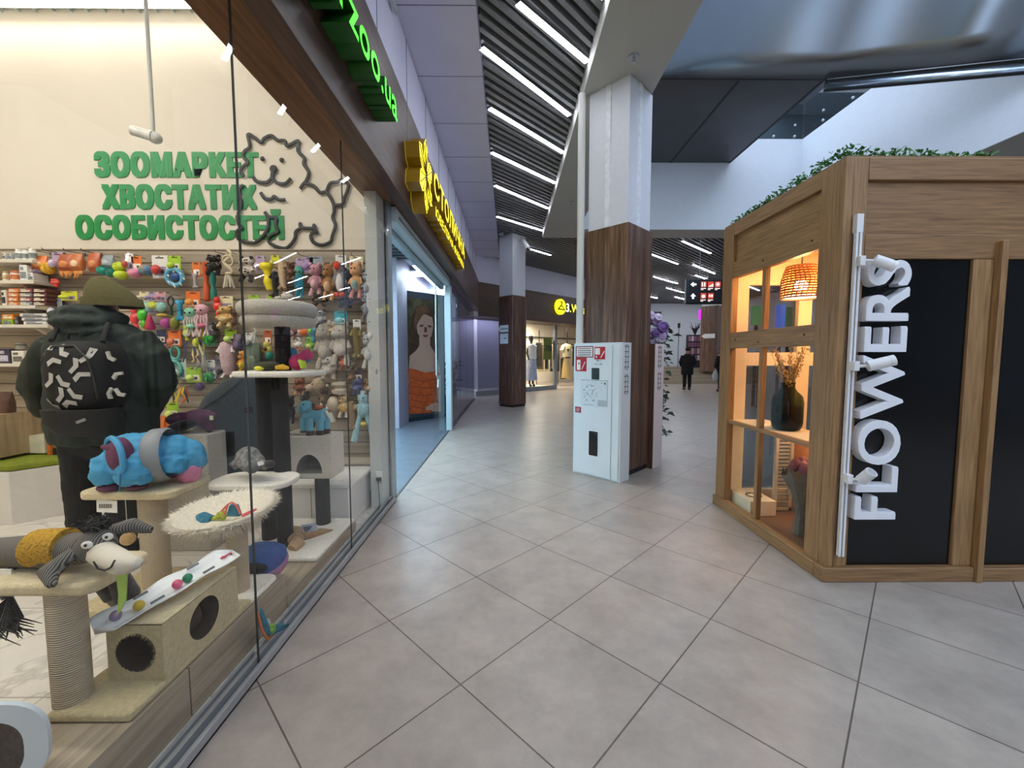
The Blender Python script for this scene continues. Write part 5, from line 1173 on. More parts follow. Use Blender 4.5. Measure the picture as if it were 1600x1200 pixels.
for a in (
 ('bag', 64, 411, 22, 20, ['#d9763a', '#e8b27a'], 'orange foil treat pouch at the left end of the top toy row'),
 ('fish', 58, 424, 16, 12, ['#9a8494'], 'small mauve plush fish below the leftmost orange pouch'),
 ('ball', 76, 419, 17, 17, ['#f0c62a', '#d79a1a'], 'bright yellow face ball at the left of the top toy row'),
 ('figure', 57, 436, 13, 13, ['#e0563a'], 'small red rubber toy low at the left end of the top row'),
 ('figure', 86, 442, 12, 13, ['#d84a36'], 'second small red rubber toy, lower right of the yellow face ball'),
 ('card', 86, 408, 15, 26, ['#c9b4cf'], 'lilac card toy between yellow face ball and brown pouch', 'lilac'),
 ('bag', 104, 411, 20, 24, ['#a8502c', '#d78a4a'], 'brown and orange pouch right of the lilac card, top row'),
 ('bag', 121, 410, 18, 24, ['#c2703c', '#efd0ac'], 'tan treat pouch above the orange feather teaser'),
 ('feather', 113, 429, 34, 16, ['#d98a3c', '#e9e2d8'], 'orange feather teaser with white wand in the top toy row'),
 ('bag', 149, 410, 18, 26, ['#b5562c', '#d98c5c'], 'rust coloured pouch just above the top of the olive hat'),
 ('bag', 170, 409, 16, 18, ['#8f9aa4', '#c2c8cc'], 'grey blue pouch above the two teal melon balls'),
 ('ball', 160, 423, 14, 13, ['#159a86', '#0d6b5e'], 'left of two teal melon striped balls above the hat'),
 ('ball', 173, 426, 13, 13, ['#138c7b', '#0b5f54'], 'right of two teal melon striped balls, beside tennis balls'),
 ('ball', 186, 417, 15, 14, ['#c9e03a', '#9db42a'], 'upper of two yellow green tennis balls in top row'),
 ('ball', 189, 430, 17, 13, ['#c4dc36', '#97ae28'], 'lower of two yellow green tennis balls in top row'),
 ('card', 199, 409, 11, 24, ['#d2694e'], 'white card with red picture left of the pink egg', 'white'),
 ('ball', 211, 427, 17, 13, ['#e58fae'], 'pale pink egg toy on orange card in top row', 'orange'),
 ('ball', 227, 422, 16, 15, ['#5b8fb4', '#d2a32c'], 'blue and yellow ball right of the pink egg'),
 ('card', 247, 416, 22, 32, ['#c23a3c'], 'white boxed card holding a red cone toy, top row', 'white'),
 ('card', 270, 411, 17, 22, ['#b9d84a'], 'lime card above the blue rope ring', 'lime'),
 ('ring', 273, 433, 30, 28, ['#69b4d4', '#e8d9cc', '#2a4f8f'], 'blue ring toy with white cords in the top row'),
 ('bone', 305, 439, 8, 22, ['#a7a3a4'], 'grey bone toy on a red orange card, top row', 'orange'),
 ('stick', 322, 440, 9, 56, ['#c8562a'], 'long orange rubber sausage hanging beside the grey bone'),
 ('stick', 333, 447, 8, 40, ['#1f7a6c'], 'dark teal rubber stick right of the orange sausage'),
 ('plush', 335, 414, 24, 28, [spots('dotted_cloth', '#e0c9a0', '#1b1c20', 60, .25), '#20222a', '#2b2d33'], 'black plush with pale dots hanging left of the glass joint, top row'),
 ('rope', 357, 421, 20, 54, ['#d8c8a8', '#e6dcc4'], 'beige knotted rope toy with tassel in the top row'),
 ('plush', 386, 421, 25, 36, [LEO, '#2a2522', LEO], 'leopard print plush just right of the glass joint, top row'),
 ('duck', 417, 433, 22, 44, ['#e8d425', '#e59a28'], 'long bright yellow squeaky bird in the top toy row'),
 ('long', 441, 429, 13, 42, ['#d0b592', '#a88a6c'], 'long beige sausage dog plush right of the yellow bird'),
 ('octopus', 468, 440, 14, 46, ['#4fa08e', '#2a7f95', '#2f8aa0'], 'teal octopus toy with white and lilac card, top row', 'lilac'),
 ('plush', 493, 438, 22, 48, ['#c58e9a', '#d4a5ae', '#d8b0b6'], 'dusty pink plush animal on grey card, top row', 'grey'),
 ('plush', 513, 441, 20, 54, ['#a5774c', '#cfa57c', '#d4b08a'], 'brown monkey plush with beige paws in the top row'),
 ('penguin', 532, 437, 18, 52, ['#8e8f94', '#e0533c'], 'grey penguin plush with red hood and feet, top row', 'white'),
 ('plush', 556, 439, 22, 52, ['#d9a673', '#d98f78', '#8fa79a'], 'tan bear plush in grey green shorts at right of top row', 'cream'),
 ('plush', 574, 446, 18, 44, [CAMO, '#5b5d66', '#9da0a6'], 'grey mottled plush at the right end of the top row'),
 # second row
 ('card', 85, 482, 15, 30, ['#d8d3e2'], 'tall pale blue card behind a shell toy, second row left', 'grey'),
 ('ball', 74, 479, 18, 11, ['#d9cfae', '#a89c78'], 'cream ribbed shell ball in front of pale blue card'),
 ('card', 104, 462, 22, 13, ['#d6e23a'], 'yellow card with lime toy left of the olive hat', 'yellow'),
 ('figure', 210, 497, 12, 38, ['#e84a4e'], 'coral red rubber figure right of the person, second row'),
 ('figure', 222, 492, 13, 38, ['#4fc42e'], 'bright green rubber figure beside the coral red one'),
 ('cone', 234, 504, 13, 22, ['#b3263a'], 'dark red cone toy right of the green figure'),
 ('card', 222, 463, 13, 14, ['#dfd1b4'], 'cream card above the green rubber figure', 'cream'),
 ('card', 235, 463, 12, 13, ['#a78cc0'], 'purple card above the yellow and aqua bow toy', 'lilac'),
 ('card', 249, 463, 13, 13, ['#d88fa2'], 'pink card right of the purple one, second row', 'pink'),
 ('bow', 241, 479, 32, 15, ['#9fd2c8', '#d3dc52'], 'aqua and yellow bow toy in the second row'),
 ('disc', 254, 493, 13, 6, ['#d0b64a'], 'small mustard disc under the aqua bow toy'),
 ('ball', 259, 505, 14, 16, ['#a8408c'], 'magenta egg toy in the second row'),
 ('ball', 273, 505, 12, 18, ['#7d7a26'], 'olive egg toy right of the magenta one'),
 ('strap', 267, 476, 10, 30, ['#2c3034'], 'black strap toy between aqua bow and blue dumbbell'),
 ('bone', 281, 485, 12, 30, ['#2a93b8', '#1a6f90'], 'blue dumbbell toy in the second row'),
 ('card', 299, 468, 20, 24, ['#e09a4a'], 'big orange card above the mint octopus', 'orange'),
 ('octopus', 299, 502, 20, 42, ['#8fd4b4', '#c9c6ba', '#9adcc0'], 'mint green octopus plush in the second row'),
 ('octopus', 316, 500, 22, 48, ['#e3b3ba', '#e8c3c6', '#d47a92'], 'pink octopus plush right of the mint one'),
 ('figure', 339, 479, 11, 30, ['#e2342c'], 'bright red double ball toy left of tan plush'),
 ('plush', 352, 495, 26, 32, ['#d9ae6e', '#e3c58c', '#e3c896'], 'tan plush dog beside the glass joint, second row', 'cream'),
 ('card', 394, 469, 14, 15, ['#b7d66a'], 'small lime card above the left of the round grey bed', 'lime'),
 ('card', 420, 467, 8, 12, ['#9cc24a'], 'narrow lime card above the middle of the round bed', 'lime'),
 ('head', 446, 465, 24, 16, ['#cfc8be', '#b8aea6', '#8b7f78'], 'grey white plush mouse lying above the round bed'),
 ('card', 531, 497, 18, 20, ['#8fd6dc'], 'turquoise card above the grey plush elephants', 'teal'),
 ('plush', 502, 498, 18, 26, [ZEB, '#2b2c33', ZEB], 'zebra striped plush left of the turquoise card'),
 ('plush', 573, 480, 18, 46, [CAMO, '#70727a', '#8a8c92'], 'grey mottled plush under the top row right end', 'white'),
 # third row
 ('card', 249, 526, 13, 20, ['#c2c6d8'], 'navy and white card right of the person', 'navy'),
 ('bone', 249, 545, 9, 20, ['#dfe07c'], 'pale yellow bone toy under the navy card'),
 ('stick', 257, 556, 9, 34, ['#b68a96'], 'mauve chew stick right of the pale yellow bone'),
 ('card', 270, 529, 18, 24, ['#d77a5a'], 'orange card above the aqua rope loops', 'orange'),
 ('loop', 274, 564, 17, 46, ['#5fbfb4'], 'aqua rope toy of two loops in the third row'),
 ('ball', 269, 597, 14, 14, ['#1f9cc0', '#157490'], 'turquoise blue ball hanging under the aqua loops'),
 ('strips', 302, 545, 28, 38, ['#dfd28c', '#3c3f66', '#6b4636', '#e8dcae'], 'bundle of cream and navy ribbons in the third row'),
 ('ball', 328, 532, 16, 16, ['#2fb540', '#1c7d2c'], 'green ribbed ball with white card, third row', 'white'),
 ('ball', 327, 590, 15, 16, ['#36a848', '#1f7431'], 'lower green ribbed ball above the felt cave', 'white'),
 ('card', 358, 526, 17, 22, ['#c6e07a'], 'lime card above the pale pink plush ham', 'lime'),
 ('long', 355, 562, 22, 52, ['#d7b6b8', '#efe6dc'], 'pale pink plush ham bone hanging in the third row'),
 ('plush', 380, 566, 16, 36, ['#d9963e', '#e8c23a', '#efce4a'], 'orange and yellow plush behind the glass joint, third row'),
 ('card', 387, 531, 13, 20, ['#cfc9c2'], 'white card right of the glass joint, third row', 'white'),
 ('rope', 397, 516, 10, 32, ['#c9c5bb', '#d8d4ca'], 'pale grey rope toy hanging under the round bed'),
 ('bag', 396, 560, 22, 44, ['#5d6a58', '#6f7c68'], 'grey green soft pouch behind the upper shelf'),
 ('figure', 417, 546, 12, 24, ['#c9c456', '#6b3f22'], 'avocado shaped toy left of the dark post', 'rust'),
 ('ball', 421, 556, 11, 13, ['#1f7f72'], 'dark teal ball beside the avocado toy'),
 ('plush', 457, 517, 16, 26, ['#7c4a48', '#8f5c58', '#c9b0a8'], 'dark red plush right of the dark post, third row'),
 ('fish', 474, 519, 18, 18, ['#e5722c'], 'orange plush fish right of the dark post'),
 ('plush', 466, 537, 14, 20, ['#e6e0d8', '#d97a3c', '#efeae2'], 'white and orange plush rooster under the orange fish'),
 ('figure', 487, 518, 12, 32, ['#4f9fb8', '#7ac24a'], 'blue caterpillar toy left of the big grey plush'),
 ('plush', 484, 538, 15, 22, ['#8ec23c', '#6aa52e', '#e3e08a'], 'lime frog plush left of the big grey plush'),
 ('plush', 507, 540, 30, 70, ['#a59b8c', '#b5aa9b', '#b8ae9f'], 'large grey beige hippo plush with glossy eye, third row'),
 ('plush', 532, 538, 34, 62, ['#b3a99b', '#bcb2a5', '#c4bbb0'], 'large pale grey elephant plush right of the hippo'),
 ('plush', 514, 574, 26, 36, ['#c3bbae', '#b5ac9f', '#cdc6ba'], 'pale grey plush hanging under the hippo'),
 ('plush', 538, 566, 16, 24, [TART, '#9a5230', TART], 'rust checked plush under the pale grey elephant'),
 ('long', 557, 535, 12, 44, ['#75683a', '#8a7b48'], 'olive bottle shaped plush near the right pillar', 'white'),
 ('plush', 576, 548, 22, 52, ['#a9b0ae', '#b9bfbd', '#c6cac8'], 'pale grey plush cat beside the right pillar'),
 # fourth row
 ('card', 275, 577, 24, 30, ['#bcd8cc'], 'pale mint card behind the aqua loops', 'mint'),
 ('card', 300, 586, 21, 22, ['#c6dc6e'], 'large lime card left of the lower green ball', 'lime'),
 ('strips', 287, 617, 30, 22, ['#d8c23c', '#c25a2c', '#2c3350'], 'tangle of yellow and rust cord toys over the felt cave left'),
 ('card', 267, 642, 17, 24, ['#dff07a'], 'lime yellow card low beside the felt cave', 'lime'),
 ('strips', 257, 664, 18, 26, ['#e2752a', '#d9692a'], 'orange tentacle toy low beside the person'),
 ('plush', 469, 604, 20, 26, ['#8a5640', '#b98a62', '#6b4030'], 'red brown plush dog right of the dark post, fourth row'),
 ('plush', 477, 632, 18, 40, ['#4b4947', '#5c5a56', '#8a867c'], 'charcoal plush with pale stripes above the white box'),
 ('head', 495, 602, 26, 26, ['#b8a28a', '#8a7560', '#c89a8e'], 'beige plush fox head left of knitted snake'),
 ('plush', 507, 620, 18, 36, ['#5a4638', '#e6dcc6', '#7a6452'], 'brown plush with cream paws, fourth row'),
 ('stick', 530, 606, 22, 18, ['#c2b49f'], 'beige knitted roll in the fourth row'),
 ('ball', 521, 631, 18, 22, ['#cdbca2'], 'cream plush ball under the knitted roll'),
 ('plush', 537, 634, 18, 34, [knit('yellow_knit', '#b8842c', '#e8dcb8', 60, 'Z'), '#e8d9c6', '#c9a24e'], 'yellow striped knitted plush, fourth row'),
 ('cone', 517, 652, 14, 16, ['#d8cfc0'], 'small cream pyramid toy at the bottom of the toys'),
 ('plush', 558, 604, 18, 24, ['#4a5685', '#3c4672', '#5a668f'], 'navy blue plush whale near the right pillar', 'navy'),
 ('plush', 577, 604, 16, 22, ['#9a7458', '#a9866a', '#b99a80'], 'tan bear plush at the right end, fourth row'),
 ('legs', 568, 648, 40, 82, ['#a9d2da', '#98c4ce', '#e0cf62'], 'sky blue long legged plush elephant at bottom right of toys'),
 ('card', 404, 412, 12, 24, ['#c7a9d0'], 'lilac card just left of the long yellow bird', 'lilac'),
 ('card', 428, 408, 11, 18, ['#e0d054'], 'yellow card just right of the long yellow bird', 'yellow'),
 ('long', 430, 444, 10, 36, ['#2e2f33', '#24252a'], 'black long plush between yellow bird and beige sausage dog'),
 ('plush', 455, 424, 14, 26, ['#6b4a36', '#8a6448', '#7d5a44'], 'dark brown plush between beige sausage dog and teal octopus'),
 ('card', 480, 413, 14, 22, ['#b592c4'], 'lilac card right of the teal octopus', 'lilac'),
 ('plush', 545, 446, 14, 48, ['#2f3648', '#3a4258', '#2f3648'], 'dark navy plush between the penguin and the tan bear'),
 ('plush', 500, 468, 26, 18, ['#4a403c', '#5d524c', '#6e625a'], 'dark brown plush low between the pink plush and turquoise card'),
 ('plush', 541, 471, 24, 16, ['#2c3346', '#3a4156', '#3a4156'], 'navy plush low under the penguin'),
 ('stick', 233, 541, 13, 34, ['#b4562e'], 'rust coloured stick toy at the right shoulder of the person'),
 ('card', 222, 530, 14, 18, ['#d9926a'], 'rust card at the right shoulder of the person', 'rust'),
 ('plush', 338, 520, 14, 28, ['#35302f', '#443e3c', '#4f4846'], 'black brown plush between pink octopus and lime card'),
 ('card', 309, 530, 13, 30, ['#d5dc3a'], 'yellow lime card behind the cream and navy ribbons', 'yellow'),
 ('plush', 343, 574, 14, 34, ['#77707c', '#8b8490', '#8b8490'], 'mauve grey plush between green balls and pink ham'),
 ('plush', 366, 500, 10, 30, ['#6d5340', '#846850', '#846850'], 'brown plush against the glass joint, second row'),
 ('strips', 318, 562, 20, 30, ['#8f8f86', '#6f7076', '#a8a69c'], 'grey ribbon bundle left of the mauve grey plush'),
 ('bag', 372, 536, 13, 26, ['#4a3550', '#6b5672'], 'dark purple pouch right of the lime card, third row'),
 ('plush', 519, 515, 16, 18, ['#b59a72', '#c7ae88', '#c7ae88'], 'tan plush peeking above the grey hippo'),
 ('plush', 549, 588, 16, 20, ['#6d5138', '#84674a', '#84674a'], 'brown plush above the navy whale'),
 ('plush', 487, 655, 16, 22, ['#3a3836', '#4b4846', '#5c5956'], 'dark grey plush just above the arch box'),
 ('plush', 455, 640, 14, 40, ['#1f1e20', '#2c2b2d', '#3a393b'], 'black plush beside the dark post, lowest row'),
 ('long', 550, 648, 12, 40, ['#9a7f5c', '#b09470'], 'tan long plush left of the sky blue elephant'),
 ('long', 586, 640, 11, 52, ['#8a7d70', '#9c9084'], 'taupe long plush right of the sky blue elephant'),
 ('card', 580, 520, 12, 26, ['#dcdad6'], 'white card beside the right pillar, third row', 'white'),
 ('plush', 590, 575, 12, 40, ['#8f9190', '#a3a5a4', '#a3a5a4'], 'grey plush touching the right pillar, fourth row'),
 ('ball', 312, 604, 12, 12, ['#6a4a7c', '#523a62'], 'small purple ball under the large lime card'),
 ('figure', 291, 520, 10, 26, ['#c9d23a'], 'lime rubber figure left of the ribbons'),
 ('plush', 470, 577, 14, 22, ['#8c8478', '#a0988c', '#a0988c'], 'grey beige plush behind the magenta toy'),
 ('plush', 553, 567, 14, 22, ['#55483a', '#6a5c4c', '#6a5c4c'], 'dark brown plush right of the rust checked one'),
): toy(*a[:7], card=a[7] if len(a) > 7 else None)
# display hooks seen above the top row
for i, (x, y) in enumerate(((80, 396), (99, 396), (131, 397), (157, 397), (357, 399), (480, 402), (560, 404))):
    p = pY(x, y, 3.81); t = thing('display_hook', 'thin steel display hook %s' % ('above the lilac card', 'above the brown pouch', 'above the feather teaser', 'above the olive hat', 'above the beige rope', 'above the teal octopus', 'above the tan bear')[i], 'hook', p, 'hooks above the top toy row')
    MB().tube([p, p+Vector((.0, -.16, -.01)), p+Vector((0, -.175, .008))], .003, 6).build('wire', M('#4a4642', .35, .7), t); MB().box((p.x-.012, 3.803, p.z-.012), (p.x+.012, 3.813, p.z+.012)).build('plate', M('#8c857a', .4, .5), t)
# ================================================================== WALL SHELVES WITH PACKS AT THE LEFT
SHW = M('#ddd6c8', .45, var=.03)
SHV = [(405, 50, 'topmost'), (438, 52, 'second from top'), (477, 54, 'third from top'), (507, 74, 'fourth from top'), (568, 52, 'lowest')]
for y_, xr, nm in SHV:
    p = pY(xr, y_, 3.62); p0 = p.z
    t = thing('wall_shelf', 'cream wall shelf at the left edge, %s of five' % nm, 'shelf', (-5, 3.6, p0), 'shelves of packed goods at the left')
    MB().box((-5.9, 3.62, p0-.028), (p.x, 3.812, p0)).build('board', SHW, t, bevel=.003)
    MB().prism([(p.x-.16, 3.81, p0-.03), (p.x-.16, 3.81, p0-.12), (p.x-.16, 3.65, p0-.03)], (.02, 0, 0)).build('bracket', SHW, t)
def pack(kind, x0, x1, ytop, ybase, shelf, col, label, cap=None, Y0=3.635, dz=0):
    zb = pY(SHV[shelf][1], SHV[shelf][0], 3.62).z+dz
    a = pY(x0, ytop, Y0); b = pY(x1, ybase, Y0); hgt = (pY(x0, ytop, Y0).z-pY(x0, ybase, Y0).z)
    t = thing({'jar': 'supplement_jar', 'box': 'carton', 'pack': 'food_pouch', 'tin': 'food_tray'}[kind], label, {'jar': 'jar', 'box': 'box', 'pack': 'pouch', 'tin': 'pack'}[kind], ((a.x+b.x)/2, Y0+.05, zb), 'packed goods on the left shelves')
    w_ = (b.x-a.x)/2; cx = (a.x+b.x)/2; m = M(col, .4, var=.06)
    if kind == 'jar':
        MB().lathe([(.001, 0), (w_*.95, .002), (w_, .01), (w_, hgt*.72), (w_*.85, hgt*.78), (.001, hgt*.78)], (cx, Y0+w_, zb), 20).build('body', m, t, smooth=40)
        MB().cyl((cx, Y0+w_, zb+hgt*.78), (cx, Y0+w_, zb+hgt), w_*.86, n=20).build('lid', M(cap or '#f0efe9', .4), t)
        MB().lathe([(w_*1.01, hgt*.15), (w_*1.01, hgt*.62)], (cx, Y0+w_, zb), 20).build('label', M('#8b938f' if cap is None else cap, .5, var=.3, scale=60), t)
    else:
        dpt = .12 if kind != 'tin' else .15
        MB().box((a.x, Y0, zb), (b.x, Y0+dpt, zb+hgt)).build('body', m, t, bevel=.004)
        MB().box((a.x+w_*.25, Y0-.002, zb+hgt*.15), (b.x-w_*.3, Y0-.0005, zb+hgt*.55)).box((a.x+w_*.3, Y0-.002, zb+hgt*.66), (b.x-w_*.9, Y0-.0005, zb+hgt*.86)).build('print', M(cap or '#7a7f86', .5, var=.4, scale=80), t, smooth=0)
    return t
pack('jar', 19, 30, 386, 403, 0, '#efece6', 'white jar, leftmost of three jars on the topmost shelf'); pack('jar', 30, 40, 387, 403, 0, '#e8e6e0', 'white jar in the middle of three on the topmost shelf'); pack('jar', 40, 51, 385, 403, 0, '#e2e0da', 'white jar at the right end of the topmost shelf')
pack('box', 2, 9, 392, 403, 0, '#d9d7d2', 'small pale carton left of the jars on the topmost shelf'); pack('box', 10, 18, 393, 403, 0, '#c8c9c8', 'small grey carton next to the jars on the topmost shelf')
pack('jar', 0, 9, 421, 436, 1, '#e6e4de', 'white jar at left edge of the second shelf', '#c9b58a'); pack('jar', 10, 25, 420, 436, 1, '#e9e6e0', 'white jar with orange base, second shelf', '#c9744a'); pack('box', 29, 43, 411, 436, 1, '#efeeea', 'tall white carton on the second shelf', '#8a8f96'); pack('box', 43, 52, 424, 436, 1, '#e3e4e2', 'short white carton at right end of second shelf')
pack('box', 1, 10, 450, 474, 2, '#efe8dc', 'white carton with dark animal picture on the third shelf', '#3a352f')
for k, (c_, x0, x1, nm) in enumerate((('#e37a2a', 12, 29, 'orange'), ('#8f4a52', 29, 50, 'plum'), ('#5c2a28', 50, 73, 'maroon'))):
    for j in range(4): pack('tin', x0, x1-.5, 448+j*6.6, 454+j*6.6, 2, c_ if j % 2 == 0 or nm != 'plum' else '#7d8290', '%s food tray on the third shelf, %s of its stack of four' % (nm, ('topmost', 'second', 'third', 'lowest')[j]), '#e8d9c2', dz=(3-j)*6.6*3.635/FPX)
pack('tin', 2, 21, 489, 497, 3, '#e88a24', 'orange food pack lying at left on the fourth shelf', '#f2e3c4', dz=.045); pack('tin', 2, 20, 497, 505, 3, '#9dbb3a', 'green food pack under the orange one, fourth shelf')
pack('box', 22, 29, 492, 505, 3, '#3b2b36', 'dark plum carton on the fourth shelf')
for j in range(3): pack('tin', 30+j*3, 72, 488+j*6, 493+j*6, 3, ('#dedcd8', '#d2d1cf', '#e6e4e0')[j], 'white flat pack on the fourth shelf, %s of three' % ('top', 'middle', 'bottom')[j], dz=(2-j)*6*3.635/FPX)
pack('box', -4, 16, 543, 566, 4, '#39364a', 'dark navy carton at left edge on the lowest shelf', '#c9c5d6'); pack('box', 17, 38, 546, 566, 4, '#e6e1d6', 'white carton on the lowest shelf beside the person', '#6b6b64'); pack('box', 39, 47, 548, 566, 4, '#d8d6dc', 'slim white carton at the right end of the lowest shelf')
pack('jar', 18, 32, 534, 546, 4, '#4b4a42', 'dark tin standing on the white carton, lowest shelf', '#8c8a7c', dz=20.3*3.635/FPX)
#PART7
# ================================================================== THINGS ON THE CAT FURNITURE
# donkey plush lying on the front platform, head to the right
DKN = knit('donkey_knit', '#3d3b3a', '#8c8880', 46, 'X'); DKM = knit('muzzle_knit', '#c9c0ac', '#efe8d8', 90, 'X'); DKG = plush('#4a4744', .2)
t = thing('donkey_plush', 'grey knitted donkey plush with white muzzle lying on the front beige platform', 'plush toy', (-1.6, 1.36, .67))
MB().tube([(-2.05, 1.40, .712), (-1.85, 1.385, .722), (-1.70, 1.37, .735), (-1.575, 1.36, .745)], [.04, .052, .058, .05], 16).build('body', DKN, t, remesh=.01, soft=2)
MB().tube([(-1.76, 1.372, .741), (-1.645, 1.364, .752)], [.062, .060], 18).build('blanket', M('#b98f2a', .95, var=.4, scale=120, bump=.8), t)
hd = MB().ell((-1.525, 1.335, .765), (.058, .05, .056)); hd.build('head', DKN, t, remesh=.009, soft=2)
MB().tube([(-1.50, 1.32, .752), (-1.44, 1.295, .742), (-1.37, 1.27, .735), (-1.315, 1.262, .745)], [.038, .039, .034, .014], 16).build('muzzle', DKM, t, remesh=.008, soft=2)
for (a, b, c) in (((-1.57, 1.31, .76), (-1.60, 1.255, .715), (-1.555, 1.225, .69)), ((-1.53, 1.38, .795), (-1.48, 1.42, .80), (-1.42, 1.43, .775))):
    MB().tube([a, b, c], [.022, .034, .016], 12, flat=(1, .7, .8)).build('ear', DKN, t, remesh=.008, soft=2)
for p in ((-1.505, 1.287, .79), (-1.475, 1.325, .80)): MB().ell(p, (.015, .007, .013), rot=(0, 0, .4), nu=12, nv=8).build('eye_patch', M('#f2ede2', .8), t); MB().ell((p[0]+.003, p[1]-.008, p[2]+.002), (.0045, .004, .005), nu=8, nv=6).build('eye', DARK, t)
MB().tube([(-1.462, 1.262, .748), (-1.44, 1.252, .730), (-1.41, 1.244, .728), (-1.385, 1.238, .742), (-1.372, 1.238, .764)], .0028, 5).build('mouth_line', DARK, t)
g = MB(); random.seed(4)
for k in range(70):
    x = random.uniform(-1.565, -1.515); g.tube([(x, 1.345, .80), (x+random.uniform(-.02, .03), 1.34+random.uniform(-.03, .03), .825+random.random()*.03), (x+random.uniform(-.01, .06), 1.33+random.uniform(-.04, .04), .83+random.random()*.04)], [.004, .003, .001], 4)
g.build('mane', plush('#201e1d'), t)
for (a, b, c, nm) in (((-1.53, 1.42, .70), (-1.49, 1.53, .60), (-1.455, 1.56, .50), 0), ((-1.50, 1.40, .70), (-1.42, 1.52, .62), (-1.40, 1.55, .49), 1)):
    MB().tube([a, b, c], [.03, .036, .042], 12).build('arm', DKG, t, remesh=.009, soft=2); MB().ell(c, (.036, .03, .05)).build('hoof', plush('#8d887d'), t)
g = MB()
for k in range(60):
    g.tube([(-2.02, 1.30, .60), (-1.99+random.uniform(-.05, .05), 1.24+random.uniform(-.03, .03), .55), (-1.96+random.uniform(-.07, .08), 1.24+random.uniform(-.04, .04), .50+random.random()*.04)], [.006, .004, .001], 4)
g.build('tail_tuft', plush('#262423'), t); MB().tube([(-2.05, 1.36, .70), (-2.04, 1.29, .64), (-2.02, 1.29, .60)], .012, 8).build('tail', DKG, t)
MB().box((-1.84, 1.325, .672), (-1.80, 1.33, .69)).build('label', M('#e8e6e0'), t)
MB().prism([(-1.395, 1.262, .70), (-1.36, 1.262, .715), (-1.37, 1.262, .62), (-1.40, 1.262, .57), (-1.392, 1.262, .64)], (0, .004, 0)).build('green_tag', M('#a4c45a', .6), t)
for ch_ in t.children:
    nm_ = ch_.name.split('.')[0]
    ch_.data.transform(Matrix.Translation((-.06, -.02, -.03) if nm_ in ('arm', 'hoof') else (.36, .03, -.01) if nm_ in ('tail', 'tail_tuft') else (.155, 0, -.004)))
# ball track toy on the two-hole box
t = thing('ball_track', 'white curved plastic ball track toy lying across the two-hole box', 'cat toy', (-1.32, 1.55, .45))
A0 = pY(128, 1012, 1.345); A1 = pY(355, 884, 1.80); A1.x = -1.245; A1.z = .475; A0.z = .452; A0 = Vector((-1.395, 1.335, .432)); n = 26; vs = []; cross = 9
dv = (A1-A0); sd = Vector((dv.y, -dv.x, 0)).normalized()
for i in range(n):
    u = i/(n-1); c = A0+dv*u+Vector((0, 0, .022+.004*math.sin(u*14))); wd = (.070+.008*math.sin(u*2*PI*2.5))*(min(1, (u*(1-u)*30)**.5) if u*(1-u)*30 < 1 else 1)
    for j in range(cross):
        q = -1+2*j/(cross-1); vs.append(c+sd*wd*q+Vector((0, 0, .020*abs(q)**2.5+(.008 if abs(q) < .2 else 0))))
o = MB().add(vs, [(i*cross+j, i*cross+j+1, (i+1)*cross+j+1, (i+1)*cross+j) for i in range(n-1) for j in range(cross-1)]).build('trough', M('#e9edee', .25, var=.02), t, smooth=80)
m = o.modifiers.new('thick', 'SOLIDIFY'); m.thickness = .003; m.offset = -1
for u, q, c_, nm in ((.12, .0, '#8d7a96', 'mauve'), (.24, .42, '#cdb23a', 'yellow'), (.50, .5, '#d4587c', 'pink'), (.58, .48, '#1d7a52', 'green')):
    c = A0+dv*u+sd*.047*q+Vector((0, 0, .046)); b = MB().ell(c, .0175, nu=16, nv=12).build('track_ball', rubber(c_)); tag(b, '%s ball lying in the white ball track' % nm, 'ball', 'balls in the white track')
for u in (.33, .72):
    for q in (-1, 1):
        c = A0+dv*u+sd*.046*q+Vector((0, 0, .043)); MB().tube([c-dv.normalized()*.022, c+dv.normalized()*.022], .005, 8).build('grip_slot', M('#6f747a', .5), t)
c = A0+dv*.95+sd*.0+Vector((0, 0, .034)); MB().prism([c+dv.normalized()*a+sd*b+Vector((0, 0, .0)) for a, b in ((.02, -.004), (-.01, -.004), (-.01, -.012), (-.03, 0), (-.01, .012), (-.01, .004), (.02, .004))], (0, 0, .002)).build('red_arrow', M('#c43a4c', .5), t)
# blue dog overalls on a form, on the second tree
BLU = M('#45a0cf', .6, var=.10, scale=14, bump=.35, bscale=30); PUR = M('#6b3a55', .8, var=.12, scale=25, bump=.2); PNK = M('#e08aa8', .7, var=.1, scale=20, bump=.3); REF = M('#8b8f94', .5, var=.04)
def oy(px, py, Y): return pY(px, py, Y)
t = thing('dog_overalls', 'sky blue padded dog overalls with grey band standing on the beige platform', 'dog clothing', (-2.1, 2.35, .65))
bdy = MB()
for p, r in ((oy(204, 716, 2.30), (.115, .12, .14)), (oy(232, 712, 2.32), (.12, .125, .135)), (oy(268, 712, 2.38), (.12, .12, .12)), (oy(290, 714, 2.42), (.10, .11, .105))): bdy.ell(p, r)
for (x, Y, r) in ((170, 2.235, .075), (214, 2.225, .092)):
    c = oy(x, 745, Y); bdy.tube([c+Vector((.02, .05, .10)), Vector((c.x, Y, .80)), Vector((c.x, Y, .745)), Vector((c.x, Y, .695))], [r*.9, r, r*1.06, r*.75], 16)
for (x, Y) in ((268, 2.30), (300, 2.44)):
    c = oy(x, 740, Y); bdy.tube([c+Vector((0, .03, .08)), Vector((c.x, Y, .73))], [.07, .06], 14)
bdy.build('suit', BLU, t, remesh=.011, soft=1, disp=(.03, .045))
st_ = MB()
for x0, y0, x1, y1, Y in ((189, 712, 187, 768, 2.125), (160, 735, 190, 742, 2.13), (200, 742, 236, 738, 2.10)): st_.tube([oy(x0, y0, Y), oy((x0+x1)/2, (y0+y1)/2+2, Y-.006), oy(x1, y1, Y)], .003, 5)
